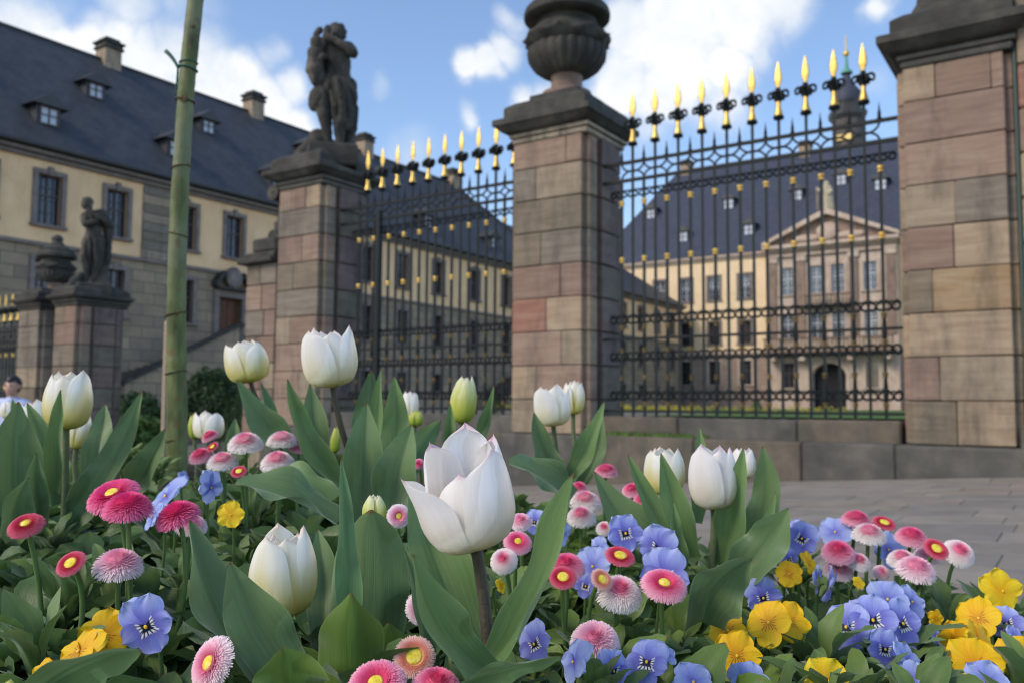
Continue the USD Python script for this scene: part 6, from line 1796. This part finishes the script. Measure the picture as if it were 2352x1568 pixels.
PANSIES = [
    ("blue pansy facing the camera with a white whiskered centre, at the lower left", 336, 1437, 138, 0.52, 8, 2, "blue", 16),
    ("blue pansy facing the camera with a yellow eye, top one right of the big tulip", 1436, 1224, 88, 0.74, 6, 4, "blue", 4),
    ("blue pansy turned left with a white whiskered centre, right below the top one", 1512, 1258, 100, 0.72, -22, 0, "blue", -16),
    ("blue pansy whose pale upper petals rise behind the wide pink daisy", 1526, 1320, 118, 0.68, 2, 10, "blue", 0),
    ("pale blue pansy seen from the side, left of the two under the tree", 382, 1140, 112, 0.85, -50, 34, "pale", 10),
    ("pale blue pansy turned sideways right of the pair under the tree", 484, 1118, 72, 0.85, 42, 0, "pale", -20),
    ("small dark blue pansy close to the tree trunk", 424, 1098, 36, 0.95, 70, 10, "blue", 0),
    ("pale blue pansy half hidden behind the crimson daisies", 352, 1186, 70, 0.75, -40, 20, "pale", 0),
    ("blue pansy tucked behind the flat red daisy", 1378, 1262, 62, 0.78, -50, 10, "pale", 10),
    ("pale blue pansy behind the large pink daisy with white fringe", 1362, 1300, 92, 0.76, -30, 10, "pale", 0),
    ("blue pansy low behind the small red daisy", 1345, 1345, 60, 0.72, -20, -10, "blue", 0),
    ("blue pansy behind the long tulip leaf right of the big tulip", 1282, 1222, 74, 0.82, 40, 0, "pale", 20),
    ("violet pansy peeping between the big tulip and the long leaf", 1228, 1198, 56, 0.86, -30, 10, "blue", 0),
    ("dark blue pansy at the foot of the big tulip's right leaf", 1228, 1478, 96, 0.58, -40, 4, "blue", 30),
    ("pale blue pansy pointing left above the bottom leaf", 1318, 1520, 100, 0.54, -55, 16, "pale", 20),
    ("blue pansy with folded petals at the bottom, left one of the blue clump", 1408, 1540, 96, 0.56, 40, 14, "blue", 0),
    ("blue pansy with folded petals at the bottom, middle one of the blue clump", 1486, 1520, 110, 0.57, -10, 36, "blue", -10),
    ("small blue pansy at the right of the bottom blue clump", 1534, 1502, 54, 0.60, 50, 20, "pale", 0),
    ("pale blue pansy cut by the bottom edge below the fringed daisy clump", 1592, 1566, 100, 0.55, 0, 30, "pale", 0),
    ("pale blue pansy cut by the bottom edge in the right centre", 1722, 1566, 104, 0.56, 10, 24, "pale", 0),
    ("blue pansy facing the camera above the yellow pansies at the right", 1752, 1372, 88, 0.72, 4, 6, "blue", 0),
    ("blue pansy facing left at the top of the right hand pansies", 1842, 1236, 76, 0.86, -24, 10, "blue", -20),
    ("small blue pansy with a black whiskered centre below the one facing left", 1812, 1284, 54, 0.84, 14, 0, "blue", 0),
    ("dark blue pansy bud at the top left of the right hand pansies", 1822, 1212, 44, 0.92, -50, 20, "blue", 0),
    ("pale blue pansy left of the right hand daisies", 1918, 1222, 84, 0.92, -35, 26, "pale", 0),
    ("pale blue pansy seen between the stems of the right hand daisies", 2040, 1262, 82, 0.95, 20, 20, "pale", 0),
    ("blue pansy seen edge on left of the right hand cluster", 1880, 1332, 70, 0.80, 60, 0, "blue", 30),
    ("blue pansy drooping beside the one seen edge on", 1906, 1346, 84, 0.78, 66, -8, "blue", -30),
    ("blue pansy with a pale left petal, left of the big blue clump at the right", 1944, 1440, 118, 0.70, -30, 20, "blue", 20),
    ("pale violet pansy, left one at the heart of the big blue clump at the right", 2004, 1424, 120, 0.70, -8, 22, "blue", 0),
    ("pale violet pansy, right one at the heart of the big blue clump at the right", 2072, 1432, 110, 0.71, 18, 24, "blue", 10),
    ("pale violet pansy on top of the big blue clump at the right", 2038, 1376, 96, 0.76, 5, 34, "pale", 0),
    ("pale violet pansy folded at the right of the big blue clump", 2094, 1382, 80, 0.77, 35, 30, "pale", 0),
    ("blue pansy with an orange eye under the big blue clump", 2032, 1490, 88, 0.66, 6, 6, "blue", 0),
    ("pale blue pansy low right of the one with an orange eye", 2086, 1516, 84, 0.63, 30, 30, "pale", 0),
    ("whitish blue pansy at the bottom below the big blue clump", 2092, 1556, 90, 0.60, -20, 30, "pale", 0),
    ("blue pansy at the right edge above the yellow ones", 2312, 1432, 84, 0.74, -20, 24, "blue", 0),
    ("blue pansy at the right edge low behind a leaf", 2336, 1466, 60, 0.72, 30, 10, "blue", 0),
    ("pale blue pansy at the bottom right corner", 2272, 1562, 108, 0.60, 5, 34, "pale", 0),
    ("pale violet pansy half hidden among yellow ones at the right", 2150, 1460, 56, 0.74, 30, 20, "pale", 0),
    ("yellow pansy behind the cream tulip, left of the tall narrow leaf", 530, 1182, 66, 0.78, 14, 10, "lemon", 0),
    ("orange yellow pansy with its back turned, left one at the lower left", 182, 1496, 120, 0.50, -38, 36, "yellow", 10),
    ("orange yellow pansy with raised petals, right one at the lower left", 240, 1462, 118, 0.53, 12, 30, "yellow", -14),
    ("yellow pansy petals showing behind the blue pansy at the lower left", 292, 1440, 66, 0.57, -20, 10, "yellow", 0),
    ("small orange pansy at the very left of the bottom", 96, 1540, 60, 0.48, -30, 30, "yellow", 0),
    ("yellow pansy beside the small blue pansy with a black whiskered centre", 1858, 1292, 52, 0.82, 50, 10, "yellow", 0),
    ("yellow pansy low between the tulip leaves and the blue pansies", 1812, 1318, 66, 0.80, -20, 20, "yellow", 0),
    ("orange yellow pansy at the left of the yellow patch", 1672, 1448, 90, 0.66, -34, 20, "yellow", 20),
    ("yellow pansy with ruffled petals in the middle of the yellow patch", 1766, 1430, 112, 0.66, -28, 20, "yellow", 10),
    ("yellow pansy turned right in the middle of the yellow patch", 1812, 1424, 104, 0.68, 30, 24, "yellow", -10),
    ("broad yellow pansy low in the yellow patch", 1692, 1506, 112, 0.62, 10, 30, "yellow", 0),
    ("yellow pansy cut by the bottom edge right of the middle", 1902, 1566, 118, 0.58, -5, 34, "lemon", 0),
    ("small yellow pansy petal among leaves below the yellow patch", 1862, 1486, 44, 0.68, 40, 0, "yellow", 0),
    ("lemon yellow pansy facing the camera, topmost at the right edge", 2302, 1357, 92, 0.78, -6, 10, "lemon", 10),
    ("yellow pansy with a drooping petal below the topmost one at the right edge", 2248, 1420, 104, 0.74, -24, 26, "yellow", 10),
    ("orange pansy left in the yellow group at the right", 2196, 1468, 84, 0.72, -20, 14, "yellow", 0),
    ("yellow pansy in the middle of the yellow group at the right", 2250, 1474, 96, 0.70, 24, 20, "yellow", -20),
    ("broad yellow pansy with dark whiskers low at the right", 2242, 1526, 130, 0.64, -6, 18, "yellow", 0),
    ("yellow pansy with dark whiskers at the right edge", 2334, 1508, 96, 0.66, -10, 16, "yellow", 0),
    ("yellow pansy seen from behind left of the right hand daisies", 1990, 1386, 66, 0.80, 60, 26, "yellow", 0),
    ("small yellow pansy bud under the crimson daisies of the right hand cluster", 1972, 1338, 30, 0.80, 0, 10, "lemon", 0),
    ("small yellow pansy deep among leaves right of the big tulip's stem", 1152, 1346, 36, 0.66, 50, 0, "lemon", 0),
    ("tiny yellow pansy low among the leaves right of the big tulip's stem", 1192, 1450, 32, 0.60, 60, 0, "yellow", 0),
    ("orange pansy at the lower right among blue ones", 2150, 1420, 40, 0.76, 20, 10, "yellow", 0),
]
for d in PANSIES:
    _r = np.random.default_rng(int(d[1] + d[2]))
    pansy(*d[:5], d[5] + _r.uniform(-16, 16), d[6] + _r.uniform(-12, 14), d[7], d[8] + _r.uniform(-22, 22))

# ------------------------------------------------------------------ leaves of the daisies and pansies
SPOON = ([0, 0.25, 0.45, 0.65, 0.82, 0.93, 1.0], [0.20, 0.28, 0.62, 1.0, 0.98, 0.66, 0.05])
OBLONG = ([0, 0.12, 0.30, 0.55, 0.78, 0.92, 1.0], [0.16, 0.30, 0.72, 1.0, 0.85, 0.5, 0.05])


def rosette(name, seed, kind, dark=False):
    r = np.random.default_rng(seed)
    stage.CreateClassPrim("/World/" + name)
    up = "/World/" + name
    holder = Thing(up, None)
    n = r.integers(10, 14) if kind == "daisy" else r.integers(13, 18)
    for i in range(n):
        a = i * 2.4 + r.uniform(-.3, .3)
        e = math.radians(r.uniform(18, 72) if kind == "daisy" else r.uniform(30, 82))
        ln = r.uniform(0.040, 0.068) if kind == "daisy" else r.uniform(0.030, 0.056)
        d = np.array([math.cos(a), math.sin(a), 0])
        h0 = 0 if kind == "daisy" else r.uniform(0, 0.035)
        p0 = np.array([0, 0, h0]) + d * 0.004
        p1 = p0 + (d * math.cos(e + 0.35) + [0, 0, math.sin(e + 0.35)]) * ln * 0.6
        p2 = p0 + (d * math.cos(e - 0.15) + [0, 0, math.sin(e - 0.15)]) * ln
        hw = ln * (r.uniform(0.24, 0.31) if kind == "daisy" else r.uniform(0.13, 0.19))
        nrm = -d * math.sin(e) + np.array([0, 0, math.cos(e)]) + r.normal(0, 0.2, 3)
        v, f, uv = ribbon(p0, p1, p2, hw, nrm, SPOON if kind == "daisy" else OBLONG, r.uniform(-0.1, 0.4), 0.4, 12, 7, seed=seed * 9 + i)
        if kind != "daisy":                                           # crenate margins
            k = np.abs(uv[:, 1] - 0.5) * 2
            v = v + (v - (p0 + (p2 - p0) * uv[:, :1])) * (0.10 * np.sin(uv[:, :1] * 34) * (k[:, None] > 0.9))
        mats = M_bl if kind == "daisy" else M_pl
        part(holder, "leaf", (v, f), mats[r.choice(len(mats), p=([0.75, 0.25, 0.0] if dark else [0.3, 0.4, 0.3]) if kind == "daisy" else [0.35, 0.65])], True, uv)
    return up


def short(label):
    w = label.split()[:10]
    while w[-1] in ("the", "of", "at", "in", "a", "an", "with", "below", "behind", "right", "left", "by", "and", "from", "to", "on", "just", "under", "beside", "between", "its", "one", "above", "among", "wide", "before", "narrow", "small", "big", "half"):
        w.pop()
    return " ".join(w)


PROTO = {"dark": [rosette(f"dark_daisy_plant_source_{i}", 300 + i, "daisy", True) for i in range(7)], "daisy": [rosette(f"daisy_plant_source_{i}", 100 + i, "daisy") for i in range(7)], "pansy": [rosette(f"pansy_plant_source_{i}", 200 + i, "pansy") for i in range(7)]}
r = np.random.default_rng(21)
FP_ = np.array([q[0] for q in FLOWERS])
spots = []
sp = 0.050
for iy in range(46):
    y = 0.34 + iy * sp * 0.9
    for ix in range(-42, 36):
        x = (ix + 0.5 * (iy % 2)) * sp
        px, py = x + r.uniform(-.02, .02), y + r.uniform(-.02, .02)
        if abs(px) < 0.66 * py + 0.03 and py < bed_far(px) - 0.02 and not (py < 0.52 and -0.13 < px < 0.09) and py > 0.42:
            spots.append((px, py))
spots = sorted(spots, key=lambda q: q[1])
cnt = {"daisy": 0, "pansy": 0}
for px, py in spots:
    z = float(soil_z(px, py))
    right = 1 / (1 + math.exp(-(px - 0.16) / 0.06))
    kind = "pansy" if r.random() < 0.12 + 0.70 * right else "daisy"
    if cnt[kind] >= 298:
        continue
    cnt[kind] += 1
    j = int(np.argmin(((FP_ - [px, py, z])[:, :2] ** 2).sum(1)))
    dx, dy = px - FP_[j][0], py - FP_[j][1]
    where = ("left of " if dx < 0 else "right of ") if abs(dx) > abs(dy) else ("in front of " if dy < 0 else "behind ")
    lab = ("spoon leaved foliage " if kind == "daisy" else "narrow leaved foliage ") + where + short(FLOWERS[j][1])
    copy_of(PROTO["dark" if kind == "daisy" and r.random() < np.clip((0.0 - px) / 0.12, 0, 0.9) else kind][r.integers(7)], kind + "_plant", (px, py, z - 0.004), r.uniform(0, 360), r.uniform(0.85, 1.25) * (1.0 if kind == "pansy" else 1.0), lab, "plant", "low leafy plants that fill the flower bed", (r.uniform(-10, 10), r.uniform(-10, 10)))

# ------------------------------------------------------------------ young tree and its stake
M_bark = material("young_bark", {
    "tc": ("texture_coordinate", {}), "mp": ("mapping", {"scale": (1, 1, 0.25)}), "n": ("noise_texture", {"scale": 34.0, "detail": 8.0, "roughness": 0.6}),
    "r": ("rgb_ramp", {"ramp": [(0.30, (0.030, 0.040, 0.010)), (0.50, (0.088, 0.112, 0.028)), (0.70, (0.165, 0.180, 0.065))]}),
    "m2": ("mapping", {"scale": (0.6, 0.6, 16)}), "v": ("noise_texture", {"scale": 1.0, "detail": 4.0, "roughness": 0.7}), "vr": ("map_range", {"from_min": 0.60, "from_max": 0.68, "to_min": 0.0, "to_max": 0.55, "clamp": True}), "mx3": ("mix_color", {"b": (0.055, 0.050, 0.022)}),
    "n2": ("noise_texture", {"scale": 5.0, "detail": 5.0}), "nr": ("map_range", {"from_min": 0.50, "from_max": 0.60, "to_min": 0.0, "to_max": 0.45, "clamp": True}), "mx": ("mix_color", {"b": (0.19, 0.20, 0.12)}),
    "n3": ("noise_texture", {"scale": 60.0, "detail": 4.0}), "nr3": ("map_range", {"from_min": 0.60, "from_max": 0.66, "to_min": 0.0, "to_max": 0.7, "clamp": True}), "mx2": ("mix_color", {"b": (0.13, 0.075, 0.035)}),
    "bp": ("bump", {"strength": 0.7, "distance": 0.004}), "p": ("principled_bsdf", {"roughness": 0.55, "specular_ior_level": 0.4})},
    [("tc.object", "mp.vector"), ("mp.vector", "n.vector"), ("n.fac", "r.fac"), ("tc.object", "n2.vector"), ("n2.fac", "nr.value"), ("nr.result", "mx.fac"), ("r.color", "mx.a"), ("tc.object", "n3.vector"), ("n3.fac", "nr3.value"),
     ("nr3.result", "mx2.fac"), ("mx.result", "mx2.a"), ("tc.object", "m2.vector"), ("m2.vector", "v.vector"), ("v.fac", "vr.value"), ("vr.result", "mx3.fac"), ("mx2.result", "mx3.a"), ("mx3.result", "p.base_color"), ("n.fac", "bp.height"), ("bp.normal", "p.normal")])
TD = 1.75
key = [(404, 1135), (407, 1000), (406, 850), (405, 720), (407, 600), (413, 440), (420, 330), (428, 200), (436, 120), (449, 0), (462, -130)]
pts = np.array([P(u, v, TD) for u, v in key])
wpx = np.array([58, 54, 52, 50, 49, 46, 44, 43, 43, 43, 42])
q = np.linspace(0, len(key) - 1, 150)
path = np.stack([np.interp(q, np.arange(len(key)), pts[:, i]) for i in range(3)], 1)
k5 = np.ones(9) / 9
for i in range(3):
    path[:, i] = np.convolve(np.pad(path[:, i], 4, mode="edge"), k5, "valid")
rad = np.interp(q, np.arange(len(key)), wpx) / 2 / FPX * TD * 0.84
rad = rad * (1 + 0.018 * np.sin(q * 9) + 0.012 * np.sin(q * 23 + 1))
for kz, amp in ((4.75, 0.09), (6.9, 0.10), (2.15, 0.08), (1.35, 0.06), (5.5, 0.07), (0.6, 0.06), (3.2, 0.06), (8.1, 0.06)):
    rad = rad * (1 + amp * np.exp(-((q - kz) / 0.05) ** 2))
base = np.array([path[0][0], path[0][1], float(soil_z(path[0][0], path[0][1]))])
t = thing("young_tree", "slender green barked young tree trunk leaning right, rising through the flower bed", "tree", base)
low = np.vstack([base - [0, 0, 0.05], path])
v, f = tube(low, np.concatenate([[rad[0] * 1.15], rad]), 20)
part(t, "trunk", (v - base, f), M_bark, True)
M_knot = mottled("bark_scar", [(0.03, 0.022, 0.010), (0.085, 0.055, 0.024), (0.12, 0.10, 0.045)], scale=160, rough=0.8)
for (u, vv, w, h) in ((421, 226, 12, 10), (402, 722, 9, 6), (443, 60, 7, 5)):
    c = P(u, vv, TD - 0.0165)
    s_ = trimesh.creation.icosphere(2, 1.0)
    sv = rough(s_, 0.25, 2.0, int(u)).vertices * np.array([w / FPX * TD * 0.8, 0.0022, h / FPX * TD * 0.8])
    part(t, "branch_scar", (sv + c - base, np.array(s_.faces)), M_knot, True)
M_tie = plain("green_plastic_tie", (0.012, 0.075, 0.052), 0.4)


def band(u, v, r, tilt):
    c = P(u, v, TD)
    a = np.linspace(0, 2 * math.pi, 33)
    return np.stack([c[0] + r * np.cos(a), c[1] + r * np.sin(a), c[2] + tilt * np.cos(a)], 1)


for u, vv, tl in ((404, 855, 0.004), (425, 232, -0.003), (402, 1010, 0.003), (405, 722, 0.005), (409, 540, -0.004), (416, 385, 0.003)):
    part(t, "bark_ring", (lambda a, b: (a - base, b))(*tube(band(u, vv, 0.0186 if vv < 600 else 0.0205, tl), 0.0016, 5, False)), M_knot, True)
tie = part(t, "tie", (lambda vv, ff: (vv - base, ff))(*tube(band(432, 158, 0.0178, -0.004), 0.0022, 6, False)), M_tie, True)
part(t, "tie", (lambda vv, ff: (vv - base, ff))(*tube(band(433, 145, 0.0176, 0.001), 0.0014, 6, False)), M_tie, True)
c0 = P(409, 156, TD - 0.006)
part(tie, "tie_end", (lambda vv, ff: (vv - base, ff))(*tube(bez(c0, P(398, 132, TD), P(381, 118, TD + 0.005), 8), np.linspace(0.0028, 0.0048, 8), 6)), M_tie, True)
part(tie, "tie_end", (lambda vv, ff: (vv - base, ff))(*tube(bez(c0, P(407, 185, TD), P(404, 214, TD + 0.01), 8), 0.0022, 6)), M_tie, True)
b0 = P(381, 1105, 1.80)
t = thing("wooden_stake", "thin pale wooden stake standing close behind the young tree trunk", "stake", b0)
M_wood = mottled("grey_stake_wood", [(0.20, 0.15, 0.10), (0.30, 0.235, 0.165), (0.36, 0.29, 0.21)], scale=12, stretch=(4, 4, 0.3), bump=0.4)
p_ = [b0 - [0, 0, 0.12], P(383, 900, 1.80), P(387, 742, 1.80)]
part(t, "pole", (lambda vv, ff: (vv - b0, ff))(*tube(np.array(p_), [0.011, 0.010, 0.009], 6)), M_wood)
part(t, "point", (lambda vv, ff: (vv - b0, ff))(*tube(np.array([p_[2], p_[2] + (p_[2] - p_[1]) * 0.06]), [0.009, 0.003], 6)), M_wood)

# ------------------------------------------------------------------ shrubs
def foliage(n, spread, size, seed, shape="ball"):
    r = np.random.default_rng(seed)
    p = r.normal(0, 1, (n, 3))
    p /= np.linalg.norm(p, axis=1, keepdims=True)
    rr = r.uniform(0.35, 1.0, n) ** 0.5
    p = p * rr[:, None]
    lump = 0.72 + 0.55 * (meshkit.fbm(p * 2.2 + seed * 3.1, 3, seed))
    p = p * lump[:, None] * spread
    if shape == "cone":
        h = r.uniform(0, 1, n)
        a = r.uniform(0, 2 * math.pi, n)
        rad = (1 - h) * r.uniform(0.6, 1.0, n) ** 0.5
        p = np.stack([np.cos(a) * rad * spread[0], np.sin(a) * rad * spread[1], (h - 0.5) * 2 * spread[2]], 1)
    d = r.normal(0, 1, (n, 3))
    d /= np.linalg.norm(d, axis=1, keepdims=True)
    e = np.cross(d, r.normal(0, 1, (n, 3)))
    e /= np.linalg.norm(e, axis=1, keepdims=True)
    g = size * r.uniform(0.6, 1.3, n)[:, None]
    v = np.stack([p - d * g, p + e * g * 0.5, p + d * g, p - e * g * 0.5], 1).reshape(-1, 3)
    b = np.arange(n)[:, None] * 4
    f = np.vstack([b + [0, 1, 2], b + [0, 2, 3]])
    return v, f


M_shrub = [mottled("shrub_leaves_dark", [(0.012, 0.030, 0.010), (0.025, 0.055, 0.015), (0.04, 0.08, 0.022)], scale=3, rough=0.6, bump=0), mottled("shrub_leaves_fresh", [(0.03, 0.07, 0.012), (0.055, 0.11, 0.02), (0.08, 0.15, 0.03)], scale=3, rough=0.6, bump=0)]


def shrub(label, u, v0, v1, w, D, tone=0, shape="ball", n=2200, size=None, cat="shrub"):
    bot, top = P(u, v1, D), P(u, v0, D)
    h = np.linalg.norm(top - bot)
    g = float(ground_z(*(np.array([(bot - ORG) @ FA, (bot - ORG) @ NA]))))
    b = np.array([bot[0], bot[1], min(g, bot[2])])
    t = thing("shrub", label, cat, b)
    hh = (top[2] - b[2]) / 2
    sp = np.array([w / 2 / FPX * D * 1.1, w / 2 / FPX * D * 1.1, hh * (1.08 if shape == "ball" else 1.0)])
    v, f = foliage(n, sp, size or sp[0] * 0.09, int(u), shape)
    part(t, "crown", (v + [0, 0, hh], f), M_shrub[tone])
    part(t, "stem", tube([(0, 0, -0.2), (0, 0, hh), (0, 0, hh * 1.4)], [0.06, 0.04, 0.01], 6), M_bark)


shrub("dark climbing shrub before the stair wall, left of the tree trunk", 318, 900, 1000, 110, 31.0, 0, n=3000)
shrub("dark tall shrub before the stair wall, right of the tree trunk", 485, 845, 1000, 130, 33.0, 0, n=4000)
shrub("dark shrub close to the low side pier", 560, 880, 1000, 60, 30.0, 0, n=2000)
shrub("pointed dark evergreen beside the white tulip near the tree", 520, 905, 1005, 46, 26.0, 0, "cone", n=2200)
shrub("low clipped green hedge behind the left hand tulips", 300, 952, 1010, 170, 24.0, 1, n=2500, cat="hedge")
shrub("small cone shaped bush on the lawn behind the iron fence", 1738, 905, 955, 36, 50.0, 1, "cone", n=1500)
shrub("dark pointed bush behind the fence left of the urn pillar", 1138, 890, 950, 40, 40.0, 0, "cone", n=1200)
r = np.random.default_rng(31)
for i, (s0, s1, n0) in enumerate(((-30, -16, 34), (-24, -8, 32.4))):
    m = MB()
    for k in range(260):
        s, n = r.uniform(s0, s1), n0 + r.uniform(-.4, .4)
        vv, ff = foliage(6, np.array([0.12, 0.12, 0.10]), 0.05, 400 + k)
        m.add(vv + [s, n, 0.5 + r.uniform(0.05, 0.2)], ff)
    t = part(None, "flower_border", m.get(), plain(f"border_flowers_{i}", [(0.55, 0.45, 0.03), (0.35, 0.30, 0.03)][i], 0.7))
    x = UsdGeom.Xformable(t.prim)
    x.AddTranslateOp().Set(Gf.Vec3d(*ORG))
    x.AddRotateZOp().Set(ROT)
    tag(t.prim, ["far yellow flower border on the lawn behind the iron fence", "near yellow flower border on the lawn behind the iron fence"][i], "flower border", kind="stuff")

# ------------------------------------------------------------------ the passer-by at the left edge
pp = P(30, 885, 10.9)
ps, pn = (pp - ORG) @ FA, (pp - ORG) @ NA
gz = float(ground_z(ps, pn))
K = (1.035 - gz) / 1.74
t = thing("person", "dark haired person in a light blue shirt looking down, at the left edge", "person", (pp[0], pp[1], gz), axis_rot(30) - 28)
B = lambda x, y, z, r: (np.array([x, y, z]) * K, r * K)
M_skin = plain("skin", (0.42, 0.24, 0.16), 0.5)
M_shirt = mottled("light_blue_shirt", [(0.42, 0.47, 0.68), (0.52, 0.57, 0.76)], scale=6, bump=0.3, rough=0.8)
M_hair = plain("black_hair", (0.012, 0.010, 0.009), 0.5)
M_trousers = plain("dark_trousers", (0.03, 0.032, 0.04), 0.8)
# local x: the person's left, y: backwards, z: up
body = [[B(0, -0.03, 1.64, 0.085), B(0, 0.0, 1.66, 0.092)], [B(0, -0.075, 1.57, 0.048), B(0, -0.05, 1.62, 0.075)], [B(0, -0.118, 1.605, 0.013), B(0, -0.098, 1.64, 0.010)], [B(0.078, 0.0, 1.62, 0.016), B(0.08, 0.01, 1.645, 0.018)], [B(-0.078, 0.0, 1.62, 0.016), B(-0.08, 0.01, 1.645, 0.018)],
        [B(0, 0.01, 1.44, 0.058), B(0, -0.01, 1.58, 0.055)], [B(-0.13, 0, 1.40, 0.075), B(0.13, 0, 1.40, 0.075)], [B(0, 0, 1.38, 0.13), B(0, 0.0, 1.1, 0.12), B(0, 0, 0.95, 0.13)], [B(-0.07, 0, 1.3, 0.11), B(-0.06, 0, 0.95, 0.10)], [B(0.07, 0, 1.3, 0.11), B(0.06, 0, 0.95, 0.10)]]
for sg in (-1, 1):
    body += [[B(sg * 0.18, 0, 1.39, 0.055), B(sg * 0.22, 0.02, 1.12, 0.043), B(sg * 0.10, -0.20, 1.06, 0.032), B(sg * 0.06, -0.25, 1.08, 0.028)], [B(sg * 0.06, -0.25, 1.08, 0.028), B(sg * 0.035, -0.29, 1.10, 0.026)],
             [B(sg * 0.09, 0, 0.93, 0.10), B(sg * 0.10, -0.01, 0.50, 0.058), B(sg * 0.10, 0.03, 0.28, 0.055), B(sg * 0.10, 0.03, 0.09, 0.038)], [B(sg * 0.10, 0.03, 0.04, 0.035), B(sg * 0.11, -0.13, 0.03, 0.028)]]
    for k in range(4):
        body.append([B(sg * (0.045 - 0.012 * k), -0.30, 1.11, 0.009), B(sg * (0.030 - 0.012 * k), -0.335, 1.115, 0.008), B(sg * (0.012 - 0.010 * k), -0.335, 1.10, 0.007)])
    body.append([B(sg * 0.05, -0.27, 1.10, 0.010), B(sg * 0.035, -0.295, 1.135, 0.009)])
part(t, "body", hulls(body, 0.018, 6, 12), M_skin, True)
shirt = [[B(-0.14, 0, 1.40, 0.088), B(0.14, 0, 1.40, 0.088)], [B(0, 0, 1.38, 0.142), B(0, 0.0, 1.1, 0.135), B(0, 0, 0.92, 0.142)], [B(-0.08, 0, 1.3, 0.12), B(-0.07, 0, 0.92, 0.112)], [B(0.08, 0, 1.3, 0.12), B(0.07, 0, 0.92, 0.112)]]
for sg in (-1, 1):
    shirt.append([B(sg * 0.18, 0, 1.39, 0.07), B(sg * 0.22, 0.02, 1.13, 0.06), B(sg * 0.15, -0.10, 1.09, 0.052)])
part(t, "shirt", rough(hulls(shirt, 0.025, 4, 12), 0.008, 14, 2), M_shirt, True)
part(t, "trousers", hulls([[B(sg * 0.085, 0, 0.92, 0.115), B(sg * 0.10, -0.01, 0.50, 0.075), B(sg * 0.10, 0.03, 0.10, 0.062)] for sg in (-1, 1)] + [[B(-0.08, 0, 0.92, 0.118), B(0.08, 0, 0.92, 0.118)]], 0.04, 4, 12), M_trousers, True)
part(t, "hair", rough(hulls([[B(0, 0.02, 1.675, 0.098), B(0, 0.01, 1.69, 0.095)], [B(0, -0.06, 1.715, 0.05), B(0, 0.0, 1.72, 0.07)], [B(0, 0.05, 1.62, 0.075), B(0, 0.05, 1.66, 0.08)]], 0.016, 3, 12), 0.008, 30, 2), M_hair, True)
for sg in (-1, 1):
    e = trimesh.creation.icosphere(2, 0.011 * K)
    part(t, "eye", (np.array(e.vertices) + np.array([sg * 0.032, -0.112, 1.645]) * K, np.array(e.faces)), plain(f"eye_{'left' if sg > 0 else 'right'}", (0.03, 0.02, 0.015), 0.3), True)
    part(t, "shoe", hulls([[B(sg * 0.10, 0.05, 0.045, 0.045), B(sg * 0.11, -0.15, 0.038, 0.038)]], 0.03, 2, 12), M_trousers, True)
part(t, "mouth", hulls([[B(-0.022, -0.114, 1.572, 0.006), B(0.022, -0.114, 1.572, 0.006)]], 0.01, 0, 8), plain("lips", (0.30, 0.11, 0.09), 0.5), True)
